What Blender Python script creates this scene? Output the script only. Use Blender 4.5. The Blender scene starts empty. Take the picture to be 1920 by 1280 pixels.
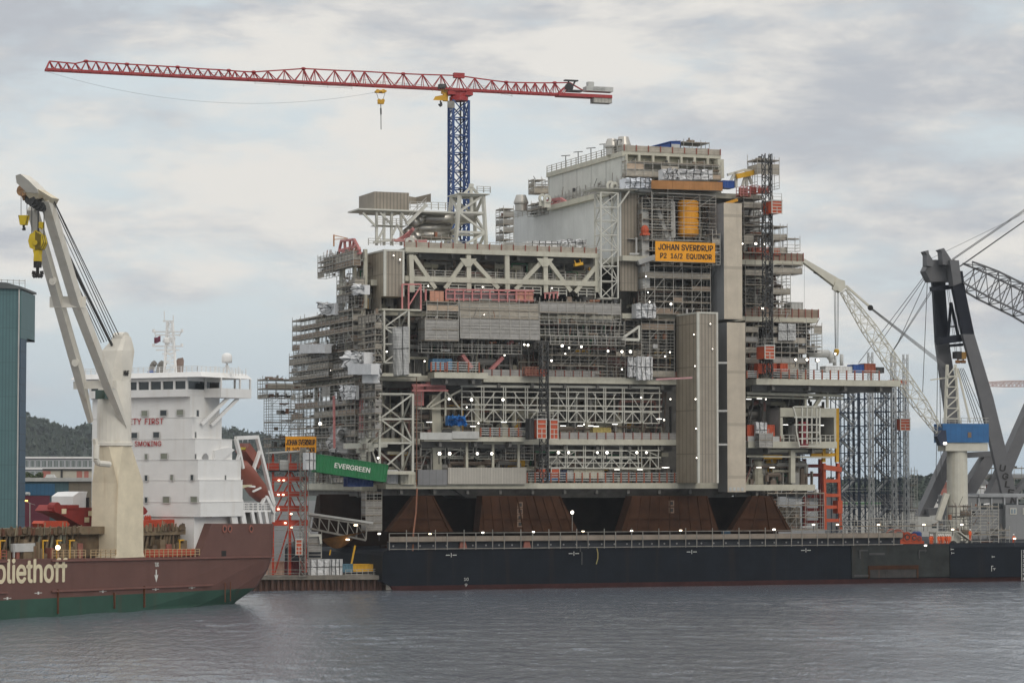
import bpy, math, random
from math import sin, cos, tan, pi, radians, atan, sqrt
from mathutils import Vector, Matrix, noise
SC = bpy.context.scene
COL = SC.collection
random.seed(7)
rnd = random.random
def ri(a, b): return a + (b - a) * rnd()
# ---------- camera geometry (photo pixels 1920 x 1280 -> rays), used to survey where things stand
FP, CXP, CYP, CAMZ, HZP = 5000.0, 960.0, 640.0, 18.3, 900.0
TH = atan((HZP - CYP) / FP); CT, ST = cos(TH), sin(TH)
CAM = Vector((0, 0, CAMZ))
def ray(px, py):
    u = (px - CXP) / FP; v = (CYP - py) / FP
    return Vector((u, CT - v * ST, ST + v * CT))
def W(px, py, Y):
    r = ray(px, py); return CAM + r * (Y / r.y)
class Frame:
    def __init__(s, o, deg):
        s.o = Vector(o); s.phi = radians(deg)
        s.e1 = Vector((cos(s.phi), sin(s.phi), 0)); s.e2 = Vector((-sin(s.phi), cos(s.phi), 0))
    def loc(s, p):
        d = Vector(p) - s.o; return Vector((d.dot(s.e1), d.dot(s.e2), d.z))
    def world(s, p): return s.o + s.e1 * p[0] + s.e2 * p[1] + Vector((0, 0, p[2]))
    def v(s, px, py, v):
        r = ray(px, py); c = CAM - s.o
        return s.loc(CAM + r * ((v - c.dot(s.e2)) / r.dot(s.e2)))
    def u(s, px, py, u):
        r = ray(px, py); c = CAM - s.o
        return s.loc(CAM + r * ((u - c.dot(s.e1)) / r.dot(s.e1)))
    def w(s, px, py, z):
        r = ray(px, py); return s.loc(CAM + r * ((z - CAMZ) / r.z))
WF = Frame((0, 0, 0), 0)
# ---------- mesh builder
class MB:
    def __init__(s): s.V = []; s.F = []; s.M = []; s.mi = 0; s.B = []
    def add(s, vs, fs):
        n = len(s.V); s.B.append((n, len(s.F))); s.V.extend([tuple(p) for p in vs])
        for f in fs: s.F.append(tuple(n + i for i in f)); s.M.append(s.mi)
    def hexa(s, p):
        s.add(p, [(0, 3, 2, 1), (4, 5, 6, 7), (0, 1, 5, 4), (1, 2, 6, 5), (2, 3, 7, 6), (3, 0, 4, 7)])
    def box(s, x0, x1, y0, y1, z0, z1):
        if x0 > x1: x0, x1 = x1, x0
        if y0 > y1: y0, y1 = y1, y0
        if z0 > z1: z0, z1 = z1, z0
        s.hexa([(x0, y0, z0), (x1, y0, z0), (x1, y1, z0), (x0, y1, z0), (x0, y0, z1), (x1, y0, z1), (x1, y1, z1), (x0, y1, z1)])
    def bar(s, p, q, w, h=None):
        p = Vector(p); q = Vector(q); d = q - p
        if d.length < 1e-6: return
        h = h or w; d.normalize()
        a = d.cross(Vector((0, 0, 1)))
        if a.length < .01: a = Vector((1, 0, 0))
        a.normalize(); b = a.cross(d)
        a = a * (w / 2); b = b * (h / 2)
        s.hexa([p - a - b, p + a - b, p + a + b, p - a + b, q - a - b, q + a - b, q + a + b, q - a + b])
    def tube(s, p, q, r, n=8, r2=None, caps=True):
        p = Vector(p); q = Vector(q); d = q - p
        if d.length < 1e-6: return
        r2 = r if r2 is None else r2; d.normalize()
        a = d.cross(Vector((0, 0, 1)))
        if a.length < .01: a = Vector((1, 0, 0))
        a.normalize(); b = a.cross(d)
        vs = []
        for c, rr in ((p, r), (q, r2)):
            for i in range(n):
                t = 2 * pi * i / n; vs.append(c + (a * cos(t) + b * sin(t)) * rr)
        fs = [(i, (i + 1) % n, n + (i + 1) % n, n + i) for i in range(n)]
        if caps: fs += [tuple(range(n - 1, -1, -1)), tuple(range(n, 2 * n))]
        s.add(vs, fs)
    def path(s, pts, r, n=6):
        for a, b in zip(pts[:-1], pts[1:]): s.tube(a, b, r, n)
    def loft(s, rings, caps=True):
        n = len(rings[0]); vs = [p for R in rings for p in R]; fs = []
        for k in range(len(rings) - 1):
            for i in range(n):
                j = (i + 1) % n; fs.append((k * n + i, k * n + j, (k + 1) * n + j, (k + 1) * n + i))
        if caps: fs += [tuple(range(n - 1, -1, -1)), tuple(range((len(rings) - 1) * n, len(rings) * n))]
        s.add(vs, fs)
    def prism(s, a, b): s.loft([a, b])
    def lathe(s, c, prof, n=20):
        c = Vector(c); s.loft([[c + Vector((r * cos(2 * pi * i / n), r * sin(2 * pi * i / n), z)) for i in range(n)] for r, z in prof])
    def ball(s, c, r, sz=1, n=12, m=7):
        s.lathe(c, [(max(.001, r * sin(pi * k / m)), -r * sz * cos(pi * k / m)) for k in range(m + 1)], n)
    def grid(s, fn, nx, ny):
        vs = [fn(i / nx, j / ny) for j in range(ny + 1) for i in range(nx + 1)]
        s.add(vs, [(j * (nx + 1) + i, j * (nx + 1) + i + 1, (j + 1) * (nx + 1) + i + 1, (j + 1) * (nx + 1) + i) for j in range(ny) for i in range(nx)])
    def split(s):
        """far-apart pieces as meshes of their own"""
        k = len(s.B); ends = s.B[1:] + [(len(s.V), len(s.F))]; bb = []
        for (a, _), (b, _) in zip(s.B, ends):
            P = s.V[a:b]; bb.append(([min(p[i] for p in P) for i in range(3)], [max(p[i] for p in P) for i in range(3)]))
        par = list(range(k))
        def find(i):
            while par[i] != i: par[i] = par[par[i]]; i = par[i]
            return i
        sz = [max(h[i] - l[i] for i in range(3)) for l, h in bb]
        for i in range(k):
            for j in range(i):
                g = sqrt(sum(max(0, bb[i][0][c] - bb[j][1][c], bb[j][0][c] - bb[i][1][c]) ** 2 for c in range(3)))
                if g <= max(.02, .48 * max(sz[i], sz[j])): par[find(i)] = find(j)
        out = {}
        for i in range(k): out.setdefault(find(i), []).append(i)
        if len(out) < 2 or len(out) > 60: return None
        res = []
        for g in out.values():
            m = MB()
            for i in g:
                a, f0 = s.B[i]; b, f1 = ends[i]; n = len(m.V); m.B.append((n, len(m.F))); m.V += s.V[a:b]
                for f in range(f0, f1): m.F.append(tuple(q - a + n for q in s.F[f])); m.M.append(s.M[f])
            res.append(m)
        return res
    def build(s, name, mat, parent=None, off=None, smooth=False, split=True):
        if parent and split and 2 <= len(s.B) <= 500:
            sp = s.split()
            if sp: return [m.build(name, mat, parent, off, smooth, False) for m in sp][0]
        o3 = Vector(off) if off is not None else (OFF.get(parent.name, Vector((0, 0, 0))) if parent else Vector((0, 0, 0)))
        me = bpy.data.meshes.new(name)
        me.from_pydata([(p[0] - o3.x, p[1] - o3.y, p[2] - o3.z) for p in s.V], [], s.F)
        mats = mat if isinstance(mat, (list, tuple)) else [mat]
        for m in mats: me.materials.append(m)
        if len(mats) > 1: me.polygons.foreach_set('material_index', s.M)
        if smooth: me.polygons.foreach_set('use_smooth', [True] * len(s.F))
        me.update()
        o = bpy.data.objects.new(name, me); COL.objects.link(o)
        if parent: o.parent = parent; OFF[o.name] = o3.copy()
        return o
OFF = {}
def tag(o, label=None, cat=None, group=None, kind=None):
    if label: o['label'] = label
    if cat: o['category'] = cat
    if group: o['group'] = group
    if kind: o['kind'] = kind
    return o
def thing(name, label, cat, fr, p, group=None):
    """an Empty at frame point p; children's meshes are given in frame coordinates"""
    o = bpy.data.objects.new(name, None); COL.objects.link(o); o.empty_display_size = .5
    o.location = fr.world(p); o.rotation_euler = (0, 0, fr.phi)
    OFF[o.name] = Vector(p); tag(o, label, cat, group); return o
def single(mb, name, mat, label, cat, fr, p, group=None, smooth=False):
    """a thing that is one mesh"""
    o = mb.build(name, mat, None, off=p, smooth=smooth)
    o.location = fr.world(p); o.rotation_euler = (0, 0, fr.phi)
    return tag(o, label, cat, group)
def copy_tree(o, parent=None):
    c = o.copy(); COL.objects.link(c)
    if parent: c.parent = parent
    for ch in list(o.children): copy_tree(ch, c)
    return c
# ---------- materials
MATS = {}
def pm(name, col, var=.18, scale=.6, rough=.65, metal=0., streak=0., scol=(.16, .08, .04), sscale=(1.2, 1.2, .06), stripe=None, emit=None, spec=.4, fine=0.):
    """painted or raw surface: base colour + blotchy noise + vertical run stains of their own colour + seam lines"""
    if name in MATS: return MATS[name]
    m = bpy.data.materials.new(name); m.use_nodes = True; nt = m.node_tree; N = nt.nodes; L = nt.links
    b = N['Principled BSDF']; b.inputs['Roughness'].default_value = rough; b.inputs['Metallic'].default_value = metal
    b.inputs['Specular IOR Level'].default_value = spec
    tc = N.new('ShaderNodeTexCoord')
    no = N.new('ShaderNodeTexNoise'); no.inputs['Scale'].default_value = scale; no.inputs['Detail'].default_value = 6; no.inputs['Roughness'].default_value = .65
    L.new(tc.outputs['Object'], no.inputs['Vector'])
    rp = N.new('ShaderNodeValToRGB'); rp.color_ramp.elements[0].position = .3; rp.color_ramp.elements[1].position = .72
    c0 = [max(0, c * (1 - var)) for c in col]; c1 = [min(1, c * (1 + var)) for c in col]
    rp.color_ramp.elements[0].color = (*c0, 1); rp.color_ramp.elements[1].color = (*c1, 1)
    L.new(no.outputs['Fac'], rp.inputs['Fac']); out = rp.outputs['Color']
    def mixin(out, fac, colr):
        mx = N.new('ShaderNodeMix'); mx.data_type = 'RGBA'
        L.new(fac, mx.inputs[0]); L.new(out, mx.inputs[6]); mx.inputs[7].default_value = (*colr, 1)
        return mx.outputs[2]
    if streak > 0:
        mp = N.new('ShaderNodeMapping'); mp.inputs['Scale'].default_value = sscale
        L.new(tc.outputs['Object'], mp.inputs['Vector'])
        n2 = N.new('ShaderNodeTexNoise'); n2.inputs['Scale'].default_value = 1.; n2.inputs['Detail'].default_value = 5
        L.new(mp.outputs['Vector'], n2.inputs['Vector'])
        r2 = N.new('ShaderNodeMapRange'); r2.inputs['From Min'].default_value = .56; r2.inputs['From Max'].default_value = .78
        r2.inputs['To Max'].default_value = streak; L.new(n2.outputs['Fac'], r2.inputs['Value'])
        out = mixin(out, r2.outputs['Result'], scol)
    if stripe:
        for (axis, period, width, dk) in (stripe if isinstance(stripe, list) else [stripe]):
            sp = N.new('ShaderNodeSeparateXYZ'); L.new(tc.outputs['Object'], sp.inputs[0])
            if axis == 'H':
                a = N.new('ShaderNodeMath'); a.operation = 'ADD'; L.new(sp.outputs[0], a.inputs[0]); L.new(sp.outputs[1], a.inputs[1]); s0 = a.outputs[0]
            else: s0 = sp.outputs['XYZ'.index(axis)]
            d = N.new('ShaderNodeMath'); d.operation = 'DIVIDE'; L.new(s0, d.inputs[0]); d.inputs[1].default_value = period
            f = N.new('ShaderNodeMath'); f.operation = 'FRACT'; L.new(d.outputs[0], f.inputs[0])
            g = N.new('ShaderNodeMath'); g.operation = 'LESS_THAN'; L.new(f.outputs[0], g.inputs[0]); g.inputs[1].default_value = width
            k = N.new('ShaderNodeMath'); k.operation = 'MULTIPLY'; L.new(g.outputs[0], k.inputs[0]); k.inputs[1].default_value = .8
            out = mixin(out, k.outputs[0], [c * dk for c in col])
    L.new(out, b.inputs['Base Color'])
    if emit:
        b.inputs['Emission Color'].default_value = (*emit[0], 1); b.inputs['Emission Strength'].default_value = emit[1]
    MATS[name] = m; return m
CREAM = pm('cream_steel_paint', (.50, .48, .395), .14, .5, streak=.35, scol=(.3, .25, .18))
WHITE = pm('white_steel_paint', (.54, .53, .47), .12, .6, streak=.25, scol=(.35, .28, .2))
GREYW = pm('grey_wall_paint', (.60, .61, .59), .1, .25, streak=.25, scol=(.3, .29, .26), stripe=('H', 4.2, .02, .75))
LGREY = pm('light_grey_paint', (.47, .47, .45), .14, .5, streak=.3, scol=(.3, .26, .2))
DARKIN = pm('shaded_interior_steel', (.15, .145, .135), .4, .4, streak=.4, scol=(.2, .19, .16))  # dark grey with the shaded depth of the interior put into the colour
GALV = pm('galvanised_tube', (.40, .385, .35), .3, .8, .5, .3)
GALVD = pm('dull_galvanised_tube', (.24, .225, .20), .35, .8, .6, .2)
PLANK = pm('scaffold_plank', (.27, .235, .19), .35, 1.3, .8, stripe=('Z', .23, .18, .45))
BOARD = pm('scaffold_board', (.40, .36, .30), .25, .9, .8, stripe=('Z', .34, .16, .5))
BOARDG = pm('grey_scaffold_board', (.35, .335, .315), .2, .9, .8, stripe=('Z', .42, .14, .5))
BOARDT = pm('tan_plywood', (.45, .35, .26), .2, .7, .8, stripe=('Z', .6, .1, .6))
BOARDB = pm('brown_plywood', (.27, .205, .155), .25, .7, .8, stripe=('Z', .6, .1, .6))
CLAD = pm('brown_corrugated_cladding', (.325, .275, .205), .14, .3, .6, streak=.4, scol=(.22, .185, .14), sscale=(.8, .8, .05), stripe=[('H', 1.55, .16, .5), ('Z', 7.6, .03, .6)])
CLADF = pm('fine_corrugated_cladding', (.30, .262, .21), .14, .4, .6, streak=.4, scol=(.20, .17, .135), sscale=(.8, .8, .05), stripe=[('H', .62, .3, .55), ('Z', 7.6, .012, .6)])
SILVER = pm('stainless_cladding', (.45, .43, .39), .12, .5, .35, .75)
TARP = pm('white_tarpaulin', (.62, .62, .62), .12, .7, .7, streak=.3, scol=(.42, .41, .40))
NETW = pm('scaffold_net', (.44, .44, .43), .15, .5, .9, stripe=('Z', .5, .2, .75))
PINK = pm('pink_primer', (.50, .20, .19), .2, .8, .7)
ORANGE = pm('orange_red_paint', (.47, .080, .030), .2, .7, .55)
ORBR = pm('faded_orange_post', (.30, .095, .055), .2, 1.5, .7)
REDB = pm('brown_red_steel', (.25, .09, .065), .25, .7, .7)
YELLOW = pm('yellow_paint', (.62, .34, .02), .12, .8, .5)
AMBER = pm('amber_sign_paint', (.80, .33, .008), .05, .4, .5)
AMBERV = pm('amber_vessel_paint', (.82, .36, .025), .1, .5, .5, streak=.3, scol=(.4, .14, .02))
BLACK = pm('black_lettering', (.018, .016, .015), .1, 1, .6)
NAVY = pm('navy_steel_paint', (.022, .035, .085), .2, .6, .5)
BLUE = pm('blue_paint', (.02, .07, .27), .15, .6, .5)
BLUEL = pm('bright_blue_cover', (.03, .19, .52), .15, .8, .6)
DKSTEEL = pm('dark_steel', (.05, .05, .05), .3, .7, .55)
RUST = pm('rusty_steel', (.054, .0235, .0115), .45, .25, .85, streak=.6, scol=(.07, .03, .018), sscale=(.5, .5, .04), spec=.15)
RUST2 = pm('shade_dark_rusty_steel', (.030, .017, .012), .4, .25, .85, streak=.6, scol=(.03, .02, .015), sscale=(.5, .5, .04), spec=.1)  # rust tone with the darkness under the platform put into the colour
CABLE = pm('steel_rope', (.06, .06, .06), .1, 1, .6)
CABLEL = pm('pale_steel_rope', (.30, .31, .33), .1, 1, .6)
GLASS = pm('dark_window_glass', (.025, .032, .035), .2, .5, .12, spec=.6)
LAMPON = pm('lit_lamp', (1, .95, .85), 0, 1, emit=((1, .93, .8), 5.))
LAMPWARM = pm('lit_warm_lamp', (1, .8, .5), 0, 1, emit=((1, .80, .55), 5.))
HIVIS = pm('orange_workwear', (.75, .12, .03), .1, 2, .8)
SKIN = pm('skin', (.5, .3, .22), .05, 3, .6)
HELMET = pm('white_helmet', (.75, .75, .72), .05, 3, .4)
# ---------- lettering
try:                                                # Blender's own bundled grotesque, else its built-in face
    import os
    GROT = bpy.data.fonts.load(os.path.join(bpy.utils.system_resource('DATAFILES'), 'fonts', 'Inter.woff2'))
except Exception: GROT = None
def letters(body, P, xd, yd, width, height, mat, parent, name='lettering', bold=0., off=None, depth=.03, space=1.0, word=1.0):
    cu = bpy.data.curves.new(name, 'FONT'); cu.body = body; cu.font = GROT or cu.font; cu.size = 1; cu.extrude = .001; cu.space_character = space; cu.space_word = word
    ob = bpy.data.objects.new(name, cu); COL.objects.link(ob)
    dg = bpy.context.evaluated_depsgraph_get(); me = bpy.data.meshes.new_from_object(ob.evaluated_get(dg))
    bpy.data.objects.remove(ob)
    xs = [v.co.x for v in me.vertices]; ys = [v.co.y for v in me.vertices]
    x0, x1, y0, y1 = min(xs), max(xs), min(ys), max(ys)
    xd = Vector(xd).normalized(); yd = Vector(yd).normalized(); nd = xd.cross(yd)
    o3 = Vector(off) if off is not None else OFF.get(parent.name, Vector((0, 0, 0))); P = Vector(P) - o3
    for v in me.vertices:
        x = (v.co.x - x0) / (x1 - x0) * width; y = (v.co.y - y0) / (y1 - y0) * height
        v.co = P + xd * x + yd * y + nd * (depth if v.co.z > 0 else 0)
    if bold > 0:                                   # heavier strokes: shifted copies, each a few millimetres proud of the last
        b = bold * height; V = [v.co.copy() for v in me.vertices]; Fs = [tuple(p.vertices) for p in me.polygons]; VV = []; FF = []
        for i, (a, c) in enumerate(((0, 0), (b, 0), (-b, 0), (0, b * .8), (0, -b * .8), (b * .7, b * .6), (-b * .7, -b * .6))):
            n = len(VV); VV += [p + xd * a + yd * c + nd * (.003 * i) for p in V]; FF += [tuple(k + n for k in f) for f in Fs]
        m2 = bpy.data.meshes.new(name); m2.from_pydata(VV, [], FF); m2.update(); bpy.data.meshes.remove(me); me = m2
    me.materials.clear(); me.materials.append(mat)
    o = bpy.data.objects.new(name, me); COL.objects.link(o); o.parent = parent; OFF[o.name] = o3
    return o
# ================= camera, light, sky, water
cam = bpy.data.cameras.new('camera'); cam.sensor_width = 36; cam.lens = 36 * FP / 1920; cam.clip_start = 1; cam.clip_end = 20000
co = bpy.data.objects.new('camera', cam); COL.objects.link(co); co.location = CAM; co.rotation_euler = (pi / 2 + TH, 0, 0); SC.camera = co
SUN_EL, SUN_AZ = radians(30), radians(150)      # azimuth clockwise from +Y: behind the camera, to its right
sd = Vector((sin(SUN_AZ) * cos(SUN_EL), cos(SUN_AZ) * cos(SUN_EL), sin(SUN_EL)))
sl = bpy.data.lights.new('sun', 'SUN'); sl.energy = .85; sl.angle = radians(25); sl.color = (1, .93, .82)
so = bpy.data.objects.new('sun', sl); COL.objects.link(so); so.location = (0, 0, 300); so.rotation_euler = sd.to_track_quat('Z', 'Y').to_euler()
SC.view_settings.view_transform = 'Standard'; SC.view_settings.look = 'None'; SC.view_settings.exposure = 0; SC.view_settings.gamma = 1
SC.cycles.use_denoising = True; SC.cycles.max_bounces = 6; SC.cycles.diffuse_bounces = 3
wd = bpy.data.worlds.new('World'); SC.world = wd; wd.use_nodes = True
nt = wd.node_tree; N = nt.nodes; L = nt.links; bg = N['Background']
def nd(t, **k):
    n = N.new(t)
    for a, b in k.items(): setattr(n, a, b)
    return n
def mth(op, a, b=None, clamp=False):
    n = nd('ShaderNodeMath', operation=op); n.use_clamp = clamp
    for i, x in enumerate((a, b)):
        if x is None: continue
        if isinstance(x, (int, float)): n.inputs[i].default_value = x
        else: L.new(x, n.inputs[i])
    return n.outputs[0]
def smooth(x, a, b):
    n = nd('ShaderNodeMapRange', interpolation_type='SMOOTHSTEP'); L.new(x, n.inputs['Value']); n.inputs['From Min'].default_value = a; n.inputs['From Max'].default_value = b
    return n.outputs['Result']
def mixc(f, a, b):
    n = nd('ShaderNodeMix', data_type='RGBA'); L.new(f, n.inputs[0])
    for i, x in ((6, a), (7, b)):
        if isinstance(x, tuple): n.inputs[i].default_value = (*x, 1)
        else: L.new(x, n.inputs[i])
    return n.outputs[2]
sky = nd('ShaderNodeTexSky', sky_type='NISHITA'); sky.sun_disc = False; sky.sun_elevation = SUN_EL; sky.sun_rotation = SUN_AZ; sky.altitude = 10; sky.dust_density = 2.5; sky.air_density = 1.2
tcw = nd('ShaderNodeTexCoord'); sep = nd('ShaderNodeSeparateXYZ'); L.new(tcw.outputs['Generated'], sep.inputs[0])
el = mth('MAXIMUM', sep.outputs[2], 0.0)
def cloud(scale, det, sc, off, rough=.55, dist=.0):
    mp = nd('ShaderNodeMapping'); mp.inputs['Scale'].default_value = sc; mp.inputs['Location'].default_value = off; L.new(tcw.outputs['Generated'], mp.inputs['Vector'])
    n = nd('ShaderNodeTexNoise'); n.inputs['Scale'].default_value = scale; n.inputs['Detail'].default_value = det; n.inputs['Roughness'].default_value = rough; n.inputs['Distortion'].default_value = dist
    L.new(mp.outputs[0], n.inputs['Vector']); return n.outputs['Fac']
# broken layer of soft cloud: cover lets the pale clear sky through, shade separates lit tops from grey undersides
c1 = cloud(7.5, 7, (1, 1, 2.9), (3.1, 1.7, .35), .56, .25)
c2 = cloud(9.5, 7, (1, 1, 3.1), (9.3, 4.2, 1.1), .58, .3)
c3 = cloud(3.2, 4, (1, 1, 2.6), (1.35, 7.9, 2.3), .5, .1)
c4 = cloud(24, 6, (1, 1, 3.2), (5.3, 2.9, .7), .6, .2)
cover = smooth(mth('ADD', mth('ADD', mth('MULTIPLY', c1, .7), mth('MULTIPLY', c4, .3)), mth('MULTIPLY', el, .85)), .47, .66)
shade = smooth(mth('ADD', mth('ADD', mth('MULTIPLY', c2, .5), mth('MULTIPLY', c3, .25)), mth('MULTIPLY', c4, .25)), .43, .58)
cloudcol = mixc(shade, (5.0, 5.25, 5.65), (8.05, 7.85, 7.45))
hz = smooth(el, 0.0, .085)
veil = mixc(hz, (5.2, 6.15, 6.95), (6.9, 7.6, 7.95))
vl = nd('ShaderNodeMix', data_type='RGBA'); vl.inputs[0].default_value = .88; L.new(sky.outputs[0], vl.inputs[6]); L.new(veil, vl.inputs[7])
col = mixc(cover, vl.outputs[2], cloudcol)
# an overcast sky is brightest overhead
zen = nd('ShaderNodeMix', data_type='RGBA', blend_type='MULTIPLY'); zen.inputs[0].default_value = 1; L.new(col, zen.inputs[6])
gain = mth('ADD', mth('MULTIPLY', smooth(sep.outputs[2], .22, .95), 1.0), 1.0); cg = nd('ShaderNodeCombineColor')
for i in range(3): L.new(gain, cg.inputs[i])
L.new(cg.outputs[0], zen.inputs[7]); zen.clamp_result = False; col = zen.outputs[2]
L.new(col, bg.inputs['Color']); bg.inputs['Strength'].default_value = .1
# ---------- water
def water_mat():
    m = bpy.data.materials.new('harbour_water'); m.use_nodes = True; t = m.node_tree; b = t.nodes['Principled BSDF']
    b.inputs['Base Color'].default_value = (.135, .152, .178, 1); b.inputs['Roughness'].default_value = .12; b.inputs['IOR'].default_value = 1.33
    tc = t.nodes.new('ShaderNodeTexCoord')
    def nz(scale, sc, det):
        mp = t.nodes.new('ShaderNodeMapping'); mp.inputs['Scale'].default_value = sc; t.links.new(tc.outputs['Object'], mp.inputs['Vector'])
        n = t.nodes.new('ShaderNodeTexNoise'); n.inputs['Scale'].default_value = scale; n.inputs['Detail'].default_value = det; n.inputs['Roughness'].default_value = .6
        t.links.new(mp.outputs[0], n.inputs['Vector']); return n
    c = nz(3.0, (1, .17, 1), 3); g = nz(.7, (1, .25, 1), 4)
    b1 = t.nodes.new('ShaderNodeBump'); b1.inputs['Distance'].default_value = .5; b1.inputs['Strength'].default_value = .9; t.links.new(g.outputs['Fac'], b1.inputs['Height'])
    b2 = t.nodes.new('ShaderNodeBump'); b2.inputs['Distance'].default_value = .16; b2.inputs['Strength'].default_value = 1; t.links.new(c.outputs['Fac'], b2.inputs['Height'])
    t.links.new(b1.outputs[0], b2.inputs['Normal']); t.links.new(b2.outputs[0], b.inputs['Normal'])
    return m
import numpy as np
rg_ = np.random.default_rng(5)
XS = np.concatenate([[-3000, -400], np.arange(-112, 112.01, .42), [400, 3000]]); YS = np.concatenate([[-400, 100], np.arange(222, 462, .55), [700, 6000]])
GX, GY = np.meshgrid(XS, YS); GZ = np.zeros_like(GX)
for i in range(46):
    wl = 1.1 * (1.062 ** i); th = rg_.normal(-1.9, .75); k = 2 * np.pi / wl; a_ = .0034 * wl ** .72
    GZ += a_ * np.sin(k * (np.cos(th) * GX + np.sin(th) * GY) + rg_.uniform(0, 6.28) + .6 * np.sin(.06 * GX + .05 * GY + i))
gust = .65 + .35 * np.sin(.035 * GX + .02 * GY + 1) * np.sin(.045 * GY - .012 * GX) + .2 * np.sin(.11 * GX + .07 * GY)
fade = np.clip((112 - np.abs(GX)) / 12, 0, 1) * np.clip((GY - 222) / 10, 0, 1) * np.clip((461 - GY) / 6, 0, 1)
GZ *= gust * fade; nx, ny = len(XS), len(YS)
idx = np.arange(nx * ny).reshape(ny, nx); q_ = np.stack([idx[:-1, :-1], idx[:-1, 1:], idx[1:, 1:], idx[1:, :-1]], -1).reshape(-1, 4)
me = bpy.data.meshes.new('water'); me.vertices.add(nx * ny); me.vertices.foreach_set('co', np.stack([GX, GY, GZ], -1).reshape(-1)); me.loops.add(q_.size); me.loops.foreach_set('vertex_index', q_.reshape(-1)); me.polygons.add(len(q_)); me.polygons.foreach_set('loop_start', np.arange(len(q_)) * 4); me.polygons.foreach_set('loop_total', np.full(len(q_), 4)); me.polygons.foreach_set('use_smooth', np.ones(len(q_), dtype=bool)); me.update(); me.validate()
me.materials.append(water_mat()); wo = bpy.data.objects.new('water', me); COL.objects.link(wo)
tag(wo, 'grey rippled harbour water in front of the ships', 'water', kind='structure')
# ================= the offshore platform (frame PF: u along its long face, v into depth, w up)
PF = Frame((0, 463, 0), 21)
pv = PF.v
def PB(mb, x0, y0, x1, y1, v0, v1):
    a = pv(x0, y0, v0); b = pv(x1, y1, v0); mb.box(a.x, b.x, v0, v1, b.z, a.z)
def PL(mb, x0, y0, x1, y1, v, w, h=None): mb.bar(pv(x0, y0, v), pv(x1, y1, v), w, h)
def pu(px, v=0., py=700): return pv(px, py, v).x
def lv(py, px=960, v=0.): return pv(px, py, v).z
plat = thing('offshore_platform', 'huge cream and brown offshore platform covered in scaffolding, standing on the black barge', 'oil platform', PF, (0, 0, 0))
UL, UR = pu(690), pu(1500)
W0, W1, W2, W3, W4, W5 = lv(905), lv(822), lv(705), lv(583), lv(527), lv(474)
# --- deck slabs
def slab(u0, u1, v0, v1, w, t=1.0, mat=CREAM):
    m = MB(); m.box(u0, u1, v0, v1, w - t, w)
    n = max(2, int((u1 - u0) / 6))
    m.build('deck_slab', mat, plat)
    g = MB()
    for i in range(n):
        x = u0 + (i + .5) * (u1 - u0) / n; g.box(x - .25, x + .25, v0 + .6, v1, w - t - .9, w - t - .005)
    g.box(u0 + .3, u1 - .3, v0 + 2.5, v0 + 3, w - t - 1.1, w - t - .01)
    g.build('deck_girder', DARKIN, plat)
slab(pu(722), pu(1380), -.6, 40, W0); slab(pu(1390), pu(1532), 1.0, 40, W0 - .3, 1.1)
slab(UL, pu(722) - .05, 4, 38, W0 - .3, 1.1)
slab(pu(905), pu(1272), -.3, 40, W1); slab(pu(786), pu(981), -2.6, -.35, W1 + .25, .8); slab(UL, pu(905) - .02, 2, 38, W1)
slab(pu(1400), pu(1566), -.5, 36, W1 - .2, 1.2)
slab(pu(905), pu(1272), -.5, 40, W2, 1.1); slab(pu(800), pu(900), -4.0, -.55, W2 + .35, 1.0); slab(UL, pu(905) - .02, 1, 36, W2 - .05)
slab(pu(1400), pu(1668), -4, 22, W2 + .1, 1.1)
slab(pu(1168), pu(1535), .2, 34, W3 + .1, .9); slab(UL + 3, pu(1168) - .02, 4, 30, W3 - .2, .8)
slab(pu(757), pu(1125), .6, 26, W4 - .1, .8); slab(UL + 1, pu(757) - .02, 1.5, 17, W4 - .3)
slab(pu(757), pu(1125), -.2, 26, W5 + .2, .5)
slab(pu(1168), pu(1507), 0, 30, lv(472), .9)
slab(pu(1160), pu(1440), 2, 34, lv(352, 1170), .9)
# sloped soffit below the base deck
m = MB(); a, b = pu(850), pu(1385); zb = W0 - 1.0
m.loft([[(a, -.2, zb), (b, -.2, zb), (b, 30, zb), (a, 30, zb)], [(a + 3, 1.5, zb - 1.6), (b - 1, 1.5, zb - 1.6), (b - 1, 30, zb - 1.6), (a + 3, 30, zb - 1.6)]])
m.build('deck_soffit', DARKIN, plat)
# --- inner bulkheads behind the open process decks, added dark to give shaded depth
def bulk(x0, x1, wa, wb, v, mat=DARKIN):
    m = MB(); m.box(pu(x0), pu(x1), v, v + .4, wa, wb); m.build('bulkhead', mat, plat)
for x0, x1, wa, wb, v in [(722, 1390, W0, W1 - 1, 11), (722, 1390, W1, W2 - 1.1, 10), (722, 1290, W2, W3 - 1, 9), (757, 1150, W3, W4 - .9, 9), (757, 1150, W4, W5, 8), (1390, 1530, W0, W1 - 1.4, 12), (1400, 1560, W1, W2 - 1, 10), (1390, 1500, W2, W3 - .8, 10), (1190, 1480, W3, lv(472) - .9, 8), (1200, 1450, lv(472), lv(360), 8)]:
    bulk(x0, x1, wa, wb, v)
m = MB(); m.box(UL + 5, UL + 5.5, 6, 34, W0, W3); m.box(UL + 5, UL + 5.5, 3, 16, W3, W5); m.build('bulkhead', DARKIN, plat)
m = MB(); m.box(UL + 5, pu(1150), 24, 24.4, W0, W5 - 2); m.box(pu(1150), pu(1480), 24.5, 25, W0, lv(470)); m.build('bulkhead', DARKIN, plat)
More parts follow.
